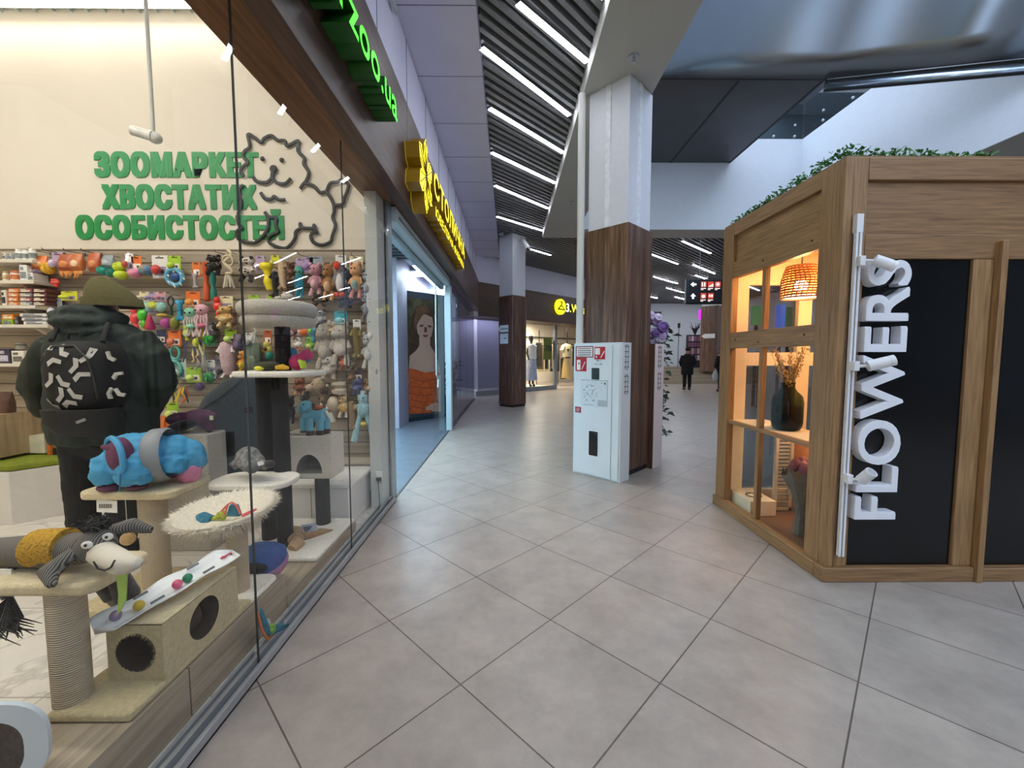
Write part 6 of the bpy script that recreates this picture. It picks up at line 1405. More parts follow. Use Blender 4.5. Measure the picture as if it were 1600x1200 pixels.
st_.build('stitching', M('#2f7aa6', .7), t)
c = oy(240, 712, 2.31); MB().loft([], 3) if False else None
g = MB().torus((c.x+.035, 2.335, c.z-.005), .142, .018, (1, .35, .12), n=36, k=8); g.v = [Vector((v.x, v.y, v.z)) for v in g.v]; 
bandc = Vector((c.x+.03, 2.335, c.z)); q = Vector((0, 0, 1)).rotation_difference(Vector((1, .3, .1)))
g = MB(); ring = [bandc+q@Vector((r*math.cos(2*PI*k/40), r*math.sin(2*PI*k/40), z)) for z, r in ((-.045, .142), (-.03, .152), (.03, .152), (.045, .142)) for k in range(40)]
g.add(ring, [(i*40+k, i*40+(k+1) % 40, (i+1)*40+(k+1) % 40, (i+1)*40+k) for i in range(3) for k in range(40)]); g.build('reflective_band', REF, t, smooth=50)
c = oy(184, 712, 2.15); MB().ell((c.x-.02, 2.185, c.z-.005), (.072, .055, .098), rot=(0, .1, -.5)).build('neck_opening', PUR, t); MB().torus((c.x-.02, 2.155, c.z-.005), .08, .015, (-.45, -1, 0), n=28, k=8, sx=.9, sy=1.25).build('neck_hem', BLU, t)
MB().tube([oy(160, 698, 2.15), oy(172, 700, 2.15), oy(186, 702, 2.16)], [.012, .016, .02], 10).build('collar_tab', PUR, t)
for (x, Y) in ((170, 2.225), (214, 2.245)):
    c = oy(x, 768, Y); MB().ell((c.x, Y, .672), (.055, .045, .024), nu=16, nv=10).build('foot', PUR, t)
MB().ell(oy(300, 730, 2.42)+Vector((0, -.02, -.02)), (.055, .07, .075)).ell(oy(275, 738, 2.40), (.09, .06, .035)).build('pink_lining', PNK, t, remesh=.012, soft=3)
MB().box(tuple(oy(213, 684, 2.30)-Vector((.03, .0, .008))), tuple(oy(213, 684, 2.30)+Vector((.04, .05, .012))), rot=(0, -.15, .2)).build('label', REF, t)
# mauve pet bed / grey hood behind the overalls
t = thing('plush_hood', 'mauve and black fleece pet hood lying behind the blue overalls', 'pet clothing', oy(300, 655, 2.9))
MB().ell(oy(312, 652, 2.95), (.12, .08, .06)).ell(oy(285, 655, 2.95), (.11, .08, .05)).tube([oy(320, 660, 2.95), oy(332, 672, 2.95)], [.04, .035], 10).build('fleece', M('#5d3350', .95, var=.2, scale=30), t, remesh=.014, soft=3)
MB().ell(oy(285, 665, 2.90), (.12, .06, .04), rot=(0, -.3, 0)).build('black_trim', plush('#1e1d1f'), t); MB().box(tuple(oy(330, 653, 2.87)-Vector((.012, 0, .015))), tuple(oy(330, 653, 2.87)+Vector((.012, .004, .015)))).build('tag', M('#cfe5b8'), t)
p = oy(300, 700, 2.93); tt = thing('cushion_stand', 'beige cushioned stand behind the blue overalls', 'stand', (p.x, 2.93, 0)); pbuild(MB().box((p.x-.16, 2.86, .0), (p.x+.16, 3.06, .84)), 'block', GRYP, tt)
# toys lying in the fluffy bed
TQ = M('#2d7288', .8, var=.25, scale=60, bump=.5); ORP = M('#e06a58', .6)
def bz(px, py, dy=0): return pY(px, py+14, 2.04+dy)
t = thing('catnip_toy', 'blue knobbly cat toy with green end, left in the fluffy bed', 'cat toy', bz(312, 800)); MB().tube([bz(299, 804), bz(318, 800), bz(331, 801)], [.035, .045, .03], 14).build('body', TQ, t); MB().ell(bz(296, 797), (.022, .02, .014)).build('green_end', plush('#6f9a3a'), t)
t = thing('cord_toy', 'green and orange cord toy in the middle of the fluffy bed', 'cat toy', bz(340, 794)); MB().torus(bz(346, 792), .018, .008, (0, 1, .3), n=20, k=6).tube([bz(333, 797), bz(342, 792), bz(352, 786)], .011, 8).build('cord', M('#a8b23a', .8, var=.5, scale=120), t); MB().tube([bz(333, 796), bz(345, 786), bz(354, 776)], .005, 6).build('orange_cord', ORP, t)
t = thing('catnip_toy', 'blue triangular cat toy with coral trim in the fluffy bed', 'cat toy', bz(360, 786)); MB().prism([bz(352, 794, -.02), bz(374, 794, -.02), bz(368, 776, -.02), bz(357, 775, -.02)], (0, .03, 0)).build('body', TQ, t, bevel=.008); MB().tube([bz(351, 790, -.024), bz(356, 774, -.024), bz(362, 771, -.024), bz(369, 775, -.024), bz(376, 789, -.024)], .005, 6).build('coral_trim', ORP, t)
t = thing('feather_stick', 'coral red fuzzy stick toy at right of the fluffy bed', 'cat toy', bz(390, 790)); MB().tube([bz(378, 794, -.02), bz(390, 789, .0), bz(402, 783, .02)], [.012, .016, .012], 10).build('stick', M('#d85a62', .8, var=.2, scale=40), t)
# koala style grey plush on the lower shelf
t = thing('plush_animal', 'mottled grey plush animal lying on the lower cream shelf', 'plush toy', (-1.6, 2.55, .62))
MOT = M('#7d7a76', .95, var=.55, scale=45, bump=.6, spec=.1)
def kz(px, py, Y): return pY(px, py, Y)
MB().ell(kz(388, 716, 2.54), (.075, .07, .075)).ell(kz(398, 722, 2.52), (.06, .06, .055)).tube([kz(378, 722, 2.50), kz(388, 732, 2.46)], [.035, .03], 10).tube([kz(402, 724, 2.50), kz(418, 728, 2.50)], [.035, .028], 10).tube([kz(372, 722, 2.58), kz(362, 730, 2.56)], [.03, .028], 10).build('body', MOT, t, remesh=.009, soft=2)
MB().ell(kz(394, 732, 2.44), (.035, .03, .03)).build('head', M('#5b5956', .95, var=.3, scale=60), t); MB().ell(kz(421, 725, 2.49), (.032, .03, .024)).build('paw', plush('#3b3a39'), t); MB().box(tuple(kz(407, 724, 2.43)-Vector((.018, 0, .012))), tuple(kz(407, 724, 2.43)+Vector((.018, .003, .012))), rot=(0, -.3, 0)).build('tag', M('#eeeeec'), t)
# toys on the upper shelf
zs = 1.293
def us(px, py, Y=2.72): return pY(px, py, Y)
t = thing('flat_fish_toy', 'dark olive flat cushion toy with yellow disc on the upper shelf', 'cat toy', us(420, 575)); MB().ell((us(420, 575).x, 2.72, zs+.03), (.10, .08, .03)).build('cushion', plush('#3f4430'), t); MB().ell((us(415, 578).x, 2.65, zs+.018), (.032, .015, .015)).build('yellow_disc', M('#e3e23a', .5), t)
t = thing('star_toy', 'small yellow star toy at right of the olive cushion', 'cat toy', us(446, 577)); MB().tube([(us(438, 576).x, 2.66, zs+.02), (us(447, 574).x, 2.68, zs+.025), (us(456, 578).x, 2.68, zs+.018)], [.012, .02, .01], 8).build('body', M('#e0b02e', .6), t)
t = thing('magenta_plush', 'magenta plush toy with blue ends standing on the upper shelf', 'plush toy', us(466, 565)); MB().ell((us(460, 570).x, 2.76, zs+.055), (.055, .05, .055)).ell((us(472, 555).x, 2.78, zs+.10), (.045, .045, .045)).build('body', plush('#b8205f', .25), t, remesh=.008, soft=2)
for x, y in ((459, 550), (481, 560)): MB().ell(us(x, y, 2.77), (.02, .02, .028)).build('blue_ear', M('#2a6fa3', .8), t)
t = thing('lime_toy', 'lime green curved toy at the right end of the upper shelf', 'cat toy', us(480, 575)); MB().tube([(us(474, 565).x, 2.66, zs+.07), (us(480, 572).x, 2.66, zs+.05), (us(482, 578).x, 2.66, zs+.018)], [.008, .022, .018], 10).build('body', M('#b3d22e', .6), t)
# blue moose on the arch box
zb = .801
def mz(px, py, Y=3.08): return pY(px, py, Y)
SKY = plush('#6fb6cc', .12); BRW = plush('#4a3a2e')
t = thing('moose_plush', 'sky blue plush calf with brown hooves standing on the arch box', 'plush toy', (mz(490, 650).x, 3.08, zb))
c = mz(492, 648)
MB().tube([c+Vector((-.075, 0, 0)), c+Vector((.075, 0, .0))], [.058, .055], 14).tube([c+Vector((-.07, -.02, .03)), c+Vector((-.075, -.03, .075))], [.045, .04], 12).ell(mz(478, 634, 3.02), (.05, .045, .04)).tube([mz(476, 636, 3.0), mz(470, 639, 2.98)], [.032, .026], 12).build('body', SKY, t, remesh=.009, soft=2)
for x, y in ((-.07, -.03), (-.02, -.045), (.05, -.03), (.07, .03)):
    MB().tube([c+Vector((x, y, -.02)), Vector((c.x+x, 3.08+y, zb+.035))], [.027, .026], 10).build('leg', SKY, t); MB().cyl((c.x+x, 3.08+y, zb+.001), (c.x+x, 3.08+y, zb+.036), .029, .028, 12).build('hoof', BRW, t)
MB().ell(mz(489, 634, 3.02), (.016, .01, .02)).build('ear', BRW, t); MB().ell(c+Vector((.03, -.02, .055)), (.045, .035, .02)).build('saddle', M('#a3502e', .8, var=.3, scale=40), t); MB().tube([c+Vector((.08, 0, .03)), c+Vector((.12, 0, -.04))], [.014, .008], 8).build('tail', CRM, t); MB().ell(mz(474, 632, 2.965), .005, nu=8, nv=6).build('eye', DARK, t)
t = thing('flat_cushion', 'flat grey pad lying on the arch box left of the blue calf', 'pad', (-1.55, 3.1, .80)); pbuild(rplate(MB(), -1.66, -1.46, 3.02, 3.2, .801, .82, .03), 'pad', plush('#a49d90'), t, .006)
# brown plush on the base
t = thing('bunny_plush', 'tan plush bunny lying on the cream base with a white price card', 'plush toy', (-1.4, 2.8, .11))
TAN = plush('#9c7f5e', .2)
def rz(px, py, Y=2.78): return pY(px, py, Y)
MB().ell(rz(458, 835, 2.86), (.095, .08, .055)).ell(rz(462, 842, 2.72), (.055, .05, .04)).tube([rz(470, 838, 2.80), rz(500, 836, 2.92), rz(524, 834, 2.98)], [.03, .05, .03], 12).build('body', TAN, t, remesh=.01, soft=3)
MB().tube([rz(468, 845, 2.70), rz(456, 858, 2.64)], [.045, .035], 12).build('ear', plush('#b89a76', .15), t)
pc = rz(484, 824, 2.66); MB().box((pc.x-.045, 2.655, pc.z-.032), (pc.x+.045, 2.658, pc.z+.032), rot=(.35, -.1, .15)).build('price_card', M('#b9c4e0', .5), t)
g = MB()
for k in range(3): g.box((pc.x-.035, 2.648, pc.z-.02+k*.014), (pc.x-.035+.03+.012*k, 2.6515, pc.z-.014+k*.014), rot=(.35, -.1, .15), piv=(pc.x, 2.6565, pc.z))
g.build('print', M('#20243a', .6), t)
# blue and mauve bag under, and the carded toy against the glass
t = thing('pet_bag', 'blue and mauve soft pet bag lying on the platform beside the sisal post', 'bag', (-1.35, 2.2, .21))
MB().loft([((-1.385, 2.24, .202), .115, .10), ((-1.385, 2.24, .25), .125, .105), ((-1.385, 2.25, .30), .115, .09), ((-1.385, 2.26, .325), .07, .05)], 24, p=2.6).build('body', M('#33538f', .8, var=.15, scale=20), t, smooth=60)
g = MB().torus((-1.385, 2.235, .225), .115, .022, (0, -.35, 1), n=32, k=8); g.build('mauve_trim', M('#9a6a8c', .8), t); MB().ell((-1.37, 2.15, .25), (.07, .03, .03)).build('black_mesh', M('#16171b', .8), t)
t = thing('carded_toy', 'blue orange and green chew toy on a white card leaning on the glass', 'pet toy', (-1.16, 1.9, .06))
a = pX(403, 952, -1.15); b = pX(438, 1005, -1.15)
MB().prism([pX(404, 960, -1.150), pX(422, 968, -1.150), pX(432, 1000, -1.150), pX(410, 995, -1.150)], (-.003, 0, 0)).build('card', M('#d5d8dc', .5), t)
k1, k2, k3 = pX(405, 955, -1.14), pX(418, 990, -1.14), pX(446, 976, -1.14)
MB().tube([k1, k1.lerp(k2, .5)+Vector((0, -.004, 0)), k2], [.014, .02, .016], 10).build('body', TQ, t); MB().tube([k2, k2.lerp(k3, .5), k3], [.016, .02, .018], 10).build('tail', TQ, t)
MB().tube([k1+Vector((.004, -.02, .01)), k1.lerp(k2, .6)+Vector((.004, -.028, 0)), k2+Vector((.004, -.01, -.02)), k2.lerp(k3, .6)+Vector((.004, 0, -.02))], .006, 6).build('coral_edge', M('#e2753a', .6), t); MB().torus(k2+Vector((.006, .01, .01)), .02, .01, (1, -.4, 0), n=18, k=6).ell(k2+Vector((.006, .01, .01)), .016).build('green_coil', M('#7fb03a', .7), t)
MB().box((-1.168, 1.80, .012), (-1.155, 1.90, .045)).build('support', M('#c9ccd0', .4), t)
#PART8
# ================================================================== PEOPLE
def person(name, label, cat, loc): return thing(name, label, cat, loc)
PY0 = 2.72
def q(px, py, dy=0.0): return pY(px, py, PY0+dy)
JK = M('#13231c', .75, var=.25, scale=9, bump=.5, name='dark_green_jacket', bscale=14); TR = M('#0c0d0d', .8, var=.15, scale=12, bump=.4, bscale=18); SKIN = M('#b98468', .5, var=.05); HATM = M('#5a5430', .95, var=.12, scale=70, bump=.4, bscale=120)
cx = q(152, 700).x; fx = q(150, 700).x
L = lambda x, y, z: Vector((cx+x, PY0+y, z))
# body: one continuous surface from head to feet
hz = q(152, 470).z
skel = MB()
sh = q(150, 545).z; hip = .98
skel.ell(L(.05, .03, hz-.02), (.082, .10, .12)).ell(L(.055, .075, hz-.06), (.06, .06, .07)).tube([L(.04, .03, hz-.10), L(.02, .0, sh+.02)], [.056, .062], 14)
skel.tube([L(.0, .0, sh), L(0, .01, (sh+hip)/2), L(0, 0, hip)], [.15, .145, .15], 18).tube([L(-.17, 0, sh), L(.17, 0, sh)], [.075, .075], 14)
hands = []
for s in (-1, 1):
    el = q(70, 608) if s < 0 else q(238, 600); el.y = PY0+.02; hd_ = L(-.17, .26, 1.12) if s < 0 else L(.16, .30, 1.17)
    skel.tube([L(.19*s, 0, sh), el, hd_], [.05, .034, .028], 12); hands.append((hd_, s))
    ft = L(.10*s-.01, .0, .0); skel.tube([L(.09*s, 0, hip), L(.115*s, .02, .52), ft+Vector((0, .02, .09))], [.088, .062, .042], 14).ell(ft+Vector((0, .07, .05)), (.045, .12, .045))
    skel.ell(hd_+Vector((-.01*s, .05, .0)), (.024, .045, .038))
    for k in range(4):
        a = hd_+Vector((-.01*s, .08, .025-.017*k)); ln = (.030, .035, .032, .024)[k]; skel.tube([a, a+Vector((-.012*s, ln, -.004)), a+Vector((-.03*s, ln*1.35, -.012))], [.0095, .009, .0075], 8)
    a = hd_+Vector((-.018*s, .03, .035)); skel.tube([a, a+Vector((-.02*s, .02, .018)), a+Vector((-.03*s, .04, .016))], [.0105, .0095, .008], 8)
per = skel.build('person', SKIN, None, remesh=.0085, soft=2)
tag(per, 'person seen from behind in olive hat and dark green jacket with patterned backpack', 'person')
# face parts on the far side of the head
MB().ell(L(.055, .145, hz-.065), (.014, .022, .018), nu=10, nv=8).build('nose', SKIN, per)
for s in (-1, 1): MB().ell(L(.05+.032*s, .122, hz-.035), (.012, .01, .008), nu=10, nv=6).build('eye', M('#e9e6e0', .3), per); MB().ell(L(.05+.085*s, .03, hz-.045), (.012, .022, .03), nu=10, nv=8).build('ear', SKIN, per)
MB().ell(L(.055, .128, hz-.105), (.026, .012, .008), nu=12, nv=6).build('mouth', M('#9a5a50', .5), per)
MB().ell(L(.05, .0, hz-.07), (.080, .085, .06)).build('hair', M('#2a211b', .9, var=.3, scale=60), per)
# hat
ap = q(163, 434); b0 = q(134, 474); b1 = q(211, 474)
hat = MB(); 
for z, x0, x1, ry in ((478, 133, 213, .118), (470, 133, 210, .120), (462, 134, 203, .118), (450, 136, 190, .105), (440, 139, 174, .075), (434, 143, 163, .045), (431.5, 149, 157, .015)):
    a = q(x0, z); b = q(x1, z); n = 28
    for j in range(n): an = 2*PI*j/n; hat.v.append(Vector(((a.x+b.x)/2+(b.x-a.x)/2*math.cos(an), PY0+.02+ry*math.sin(an), a.z)))
for i in range(6):
    for j in range(28): hat.f.append([i*28+j, (i)*28+(j+1) % 28, (i+1)*28+(j+1) % 28, (i+1)*28+j]); hat.mi.append(0)
hat.f.append([6*28+j for j in range(28)]); hat.mi.append(0)
h_ = hat.build('hat', HATM, per, smooth=70, sub=1)
br = MB(); n = 28
for z, g_ in ((479, .002), (479.5, .010), (466, .010), (465.5, .003)):
    zz = z
    for j in range(n):
        an = 2*PI*j/n; a = q(133, zz); b = q(213 if z > 470 else 208, zz); br.v.append(Vector(((a.x+b.x)/2+((b.x-a.x)/2+g_)*math.cos(an), PY0+.02+(.12+g_)*math.sin(an), a.z)))
for i in range(3):
    for j in range(n): br.f.append([i*n+j, i*n+(j+1) % n, (i+1)*n+(j+1) % n, (i+1)*n+j]); br.mi.append(0)
br.build('brim', HATM, h_, smooth=60)
# jacket
jk = MB()
def ringpx(x0, x1, y, ry, dy=0): a = q(x0, y); b = q(x1, y); return (Vector(((a.x+b.x)/2, PY0+dy, a.z)), (b.x-a.x)/2, ry)
jk.loft([ringpx(92, 235, 690, .19), ringpx(88, 238, 660, .20), ringpx(86, 234, 620, .19), ringpx(84, 232, 580, .18), ringpx(82, 230, 550, .17), ringpx(88, 222, 522, .14), ringpx(112, 200, 505, .11)], 28, p=2.4)
for pts, rr in (([q(88, 535), q(62, 568, -.01), q(52, 605, .01), q(72, 640, .08), q(100, 640, .20)], [.085, .082, .078, .07, .05]), ([q(218, 530), q(242, 560, -.01), q(252, 598, .0), q(236, 635, .10), q(205, 630, .22)], [.09, .088, .085, .075, .05])):
    jk.tube(pts, rr, 16)
jo = jk.build('jacket', JK, per, remesh=.012, soft=4, disp=(.03, .11))
hd2 = MB()
for (x, y, r, dy) in ((135, 488, (.17, .10, .055), -.05), (130, 503, (.19, .11, .06), -.07), (140, 518, (.21, .10, .055), -.06), (100, 497, (.07, .08, .06), -.03), (175, 500, (.09, .08, .06), -.02)): hd2.ell(q(x, y, dy), r)
hd2.build('hood', JK, per, remesh=.012, soft=3, disp=(.035, .06))
# trousers and boots
tr = MB()
for s, (xt, xk, xb) in ((-1, (128, 130, 132)), (1, (192, 192, 188))):
    tr.tube([q(xt, 690), q(xk, 760), q(xk+1, 820), Vector((q(xb, 880).x, PY0+.02, .12))], [.115, .098, .085, .078], 16)
tr.tube([q(122, 690), q(205, 690)], [.12, .12], 16)
tr.build('trousers', TR, per, remesh=.012, soft=3, disp=(.02, .08))
for s in (-1, 1): MB().ell(L(.10*s-.01, .06, .055), (.058, .14, .054)).tube([L(.10*s-.01, -.02, .07), L(.10*s-.01, -.02, .16)], [.06, .055], 14).build('boot', M('#121212', .6), per, remesh=.01, soft=2)
# backpack: black rounded body with white chevron print
BK = M('#0d0c0a', .8, var=.15, scale=30); BW_ = M('#bdbab2', .8, var=.06); YB_ = PY0-.20
bp0 = q(58, 690); bpa = pY(62, 532, YB_-.08); bpb = pY(166, 645, YB_-.08)
t = thing('backpack', 'black backpack with white chevron print on the back of the person', 'backpack', ((bpa.x+bpb.x)/2, YB_, bpb.z))
bcx = (bpa.x+bpb.x)/2; bcz = (bpa.z+bpb.z)/2-.0; bw_ = (bpb.x-bpa.x)/2; bh_ = (bpa.z-bpb.z)/2
def sup(u, v, out=0.0, n=3.4, dpt=.13): # point on the bulged back panel, u v in -1..1
    k = max(0, 1-abs(u)**n-abs(v)**n)**(1/n); return Vector((bcx+u*bw_, YB_-dpt*k-out, bcz+v*bh_))
N_ = 22; g = MB(); vs = []
for i in range(N_+1):
    for j in range(N_+1):
        u = math.sin((-1+2*i/N_)*PI/2); v = math.sin((-1+2*j/N_)*PI/2)
        if abs(u)**3.4+abs(v)**3.4 > 1:
            s_ = (1/(abs(u)**3.4+abs(v)**3.4))**(1/3.4); u *= s_; v *= s_
        vs.append(sup(u, v))
g.add(vs, [(i*(N_+1)+j, (i+1)*(N_+1)+j, (i+1)*(N_+1)+j+1, i*(N_+1)+j+1) for i in range(N_) for j in range(N_)])
edge = []
m0 = len(g.v)
for k in range(48):
    a = 2*PI*k/48; ca, sa = math.cos(a), math.sin(a); s_ = (1/(abs(ca)**3.4+abs(sa)**3.4))**(1/3.4); edge.append((ca*s_, sa*s_))
g.add([sup(u, v) for u, v in edge]+[sup(u, v)+Vector((0, .09, 0)) for u, v in edge], [(k, 48+k, 48+(k+1) % 48, (k+1) % 48) for k in range(48)]+[tuple(range(48, 96))])
ch = MB()
random.seed(9)
rows = [(-.62, .70, 0), (.02, .74, 1), (.62, .62, 2), (-.78, .30, 1), (-.28, .36, 0), (.30, .34, 2), (.80, .22, 1), (-.52, -.05, 2), (.02, -.08, 1), (.55, -.02, 0), (-.80, -.40, 0), (-.22, -.45, 2), (.34, -.42, 1), (.80, -.42, 2), (-.55, -.72, 1), (.05, -.78, 0), (.58, -.76, 2)]
def chev(mb, u0, v0, ang, fn, s=.2):
    c_, s_ = math.cos(ang), math.sin(ang); ol = [(-1, .15), (-.25, .75), (.95, .55), (.9, .05), (-.05, .2), (-.75, -.4)]
    def tr_(x, y): return (u0+s*(x*c_-y*s_), v0+s*.9*(x*s_+y*c_))
    P_ = [tr_(*p) for p in ol]
    if all(abs(u)**3.4+abs(v)**3.4 < .97 for u, v in P_):
        mb.add([fn(u, v) for u, v in P_], [(0, 1, 4, 5), (1, 2, 3, 4)])
for u, v, k in rows: chev(ch, u, v, (0.1, 2.2, 4.1)[k]+random.uniform(-.2, .2), lambda a, b: sup(a, b, .004), .25)
bk = g.build('main_pocket', BK, t, smooth=50)
o = ch.build('chevron_print', BW_, bk, smooth=0)
m = o.modifiers.new('thick', 'SOLIDIFY'); m.thickness = .002
MB().tube([sup(-.97, -.35, .0), sup(-.86, .45, .006), sup(-.4, .84, .008), sup(.25, .86, .008), sup(.72, .5, .008), sup(.84, .0, .008), sup(.84, -.6, .008)], .006, 6).build('zip', M('#2c2a28', .5), t)
lb = MB().loft([(Vector((bcx+.03, YB_-.03, bpb.z-.14)), .17, .08), (Vector((bcx+.02, YB_-.05, bpb.z-.06)), .20, .10), (Vector((bcx+.01, YB_-.05, bpb.z+.02)), .205, .10)], 24, p=3).build('lower_pocket', M('#171614', .8, var=.2, scale=20), t, smooth=60)
lp = pY(125, 658, YB_-.16); MB().box((lp.x-.028, YB_-.158, lp.z-.008), (lp.x+.028, YB_-.150, lp.z+.008), rot=(0, -.35, 0)).build('metal_label', M('#9a9a96', .4, .4), t)
sp = MB().loft([(Vector((q(180, 640).x, YB_+.05, q(180, 640).z)), .07, .10), (Vector((q(182, 600).x, YB_+.05, q(182, 600).z)), .075, .11), (Vector((q(176, 560).x, YB_+.06, q(176, 560).z)), .06, .09), (Vector((q(166, 535).x, YB_+.07, q(166, 535).z)), .03, .05)], 20, p=2.6).build('side_pocket', BK, t, smooth=60)
ch = MB()
for (x, y, a) in ((176, 556, 2.0), (186, 588, .3), (176, 615, 1.2), (190, 612, 2.3)):
    c_ = pY(x, y, YB_-.055); ch.add([c_+Vector((dx*.035*math.cos(a)-dz*.035*math.sin(a), .0, dx*.035*math.sin(a)+dz*.035*math.cos(a))) for dx, dz in ((-1, .15), (-.25, .75), (.95, .55), (.9, .05), (-.05, .2), (-.75, -.4))], [(0, 1, 4, 5), (1, 2, 3, 4)])
o = ch.build('chevron_print', BW_, sp, smooth=0); m = o.modifiers.new('thick', 'SOLIDIFY'); m.thickness = .012
for x0, y0, x1, y1 in ((80, 532, 92, 508), (160, 535, 168, 508)): MB().tube([pY(x0, y0, YB_), pY(x1, y1, PY0-.12), q(x1+2, y1-6, .0)], .018, 8, flat=(1, .6, 1)).build('strap', BK, t)
MB().tube([pY(106, 530, YB_-.02), pY(108, 520, YB_-.02), pY(124, 520, YB_-.02), pY(126, 530, YB_-.02)], .008, 6).build('carry_loop', BK, t)
# walkers far away
def walker(label, x, y, hgt, coat, turn, mat2, hood=False, bag=False):
    sk = MB(); s = hgt/1.72; R_ = Matrix.Rotation(turn, 3, 'Z')
    def V(a, b, c): return Vector((x, y, 0))+R_@Vector((a*s, b*s, 0))+Vector((0, 0, c*s))
    sk.ell(V(0, 0, 1.60), (.085*s, .10*s, .12*s)).tube([V(0, 0, 1.52), V(0, .01, 1.40)], [.055*s, .06*s], 10).tube([V(0, 0, 1.38), V(0, 0, 1.1), V(0, 0, .9)], [.13*s, .13*s, .14*s], 14).tube([V(-.16, 0, 1.38), V(.16, 0, 1.38)], .06*s, 10)
    for k in (-1, 1):
        hd_ = V(.20*k, -.10, .92); sk.tube([V(.18*k, 0, 1.37), V(.25*k, .02, 1.12), hd_], [.05*s, .042*s, .028*s], 10).ell(V(.20*k, -.11, .87), (.025*s, .03*s, .05*s))
        for f in range(4): sk.tube([V(.20*k+.012*(f-1.5), -.11, .84), V(.20*k+.013*(f-1.5), -.12, .79+.01*abs(f-1.5))], .009*s, 6)
        sk.tube([V(.20*k-.02*k, -.125, .89), V(.20*k-.045*k, -.14, .84)], .01*s, 6)
        sk.tube([V(.09*k, 0, .9), V(.10*k, -.01+.05*k, .5), V(.10*k, .03*k, .09)], [.085*s, .06*s, .042*s], 12).ell(V(.10*k, -.07+.03*k, .045), (.045*s, .10*s, .045*s))
    b = sk.build('person', SKIN, None, remesh=.016, soft=2); tag(b, label, 'person')
    CM = M(coat, .9, var=.2, scale=12)
    cm = MB().loft([(V(0, 0, .62 if not bag else .85), .235*s, .17*s, turn), (V(0, 0, .95), .23*s, .165*s, turn), (V(0, 0, 1.2), .215*s, .155*s, turn), (V(0, 0, 1.38), .19*s, .13*s, turn), (V(0, 0, 1.46), .09*s, .09*s, turn)], 20)
    for k in (-1, 1): cm.tube([V(.18*k, 0, 1.38), V(.27*k, .02, 1.12), V(.22*k, -.09, .95)], [.075*s, .07*s, .055*s], 12)
    cm.build('coat', CM, b, remesh=.018, soft=2)
    g = MB()
    for k in (-1, 1): g.tube([V(.09*k, 0, .9), V(.10*k, -.01+.05*k, .5), V(.10*k, .03*k, .10)], [.10*s, .08*s, .065*s], 12)
    g.build('trousers', M('#101113', .9), b, remesh=.018, soft=1)
    for k in (-1, 1): MB().ell(V(.10*k, -.07+.03*k, .05), (.055*s, .125*s, .05*s)).build('shoe', DARK, b)
    MB().ell(V(0, .015, 1.64), (.098*s, .108*s, .10*s)).build('hair' if not hood else 'hood', M(mat2, .9), b)
    MB().ell(V(0, -.10, 1.59), (.012*s, .02*s, .018*s), nu=8, nv=6).build('nose', SKIN, b)
    for k in (-1, 1): MB().ell(V(.032*k, -.088, 1.62), (.012*s, .008*s, .008*s), nu=8, nv=6).build('eye', DARK, b)
    MB().ell(V(0, -.092, 1.545), (.024*s, .01*s, .007*s), nu=8, nv=6).build('mouth', M('#9a5a50', .5), b)
    return b
p = pZ(1073, 609, 0); walker('far person in a long black coat standing with back turned', p.x, p.y, 1.74, '#0d0e11', PI*.92, '#15120f')
p = pZ(1123, 612, 0); walker('far person in black partly hidden by the kiosk, holding a white bag', p.x+.08, p.y, 1.72, '#101115', PI*1.1, '#171310', bag=True)
t = thing('shopping_bag', 'white plastic bag held by the person half hidden at the kiosk edge', 'bag', (p.x-.16, p.y, .5))
MB().loft([((p.x-.16, p.y-.02, .42), .10, .06), ((p.x-.16, p.y-.02, .62), .13, .08), ((p.x-.15, p.y-.0, .78), .07, .04), ((p.x-.14, p.y, .86), .02, .02)], 16).build('sack', M('#b9bcc0', .5, var=.1, scale=12, bump=.4), t, smooth=60)
# ================================================================== JEWELLERY SHOP INSIDE
D1 = Vector((-2.33, 8.33, 0)); DU = (Vector((-1.525, 9.257, 0))-Vector((-2.275, 8.382, 0))).normalized(); DN = Vector((DU.y, -DU.x, 0))
SLATE = M('#3c4650', .4, var=.05, scale=3); SLATE2 = M('#3d6079', .4, var=.05)
def dp(s, o, z): return D1+DU*s+DN*o+Vector((0, 0, z))
t = thing('display_wall', 'slate blue partition with poster just inside the jewellery shop', 'partition', D1)
MB().prism([dp(0, 0, .08), dp(1.35, 0, .08), dp(1.35, -.3, .08), dp(0, -.3, .08)], (0, 0, 2.66)).build('panel', SLATE, t, bevel=.004)
MB().prism([dp(-.012, .002, .08), dp(-.002, .002, .08), dp(-.002, -.3, .08), dp(-.012, -.3, .08)], (0, 0, 2.66)).build('blue_end', SLATE2, t)
MB().prism([dp(.02, .02, 0), dp(1.35, .02, 0), dp(1.35, -.28, 0), dp(.02, -.28, 0)], (0, 0, .079)).build('plinth', M('#22303a', .4), t)
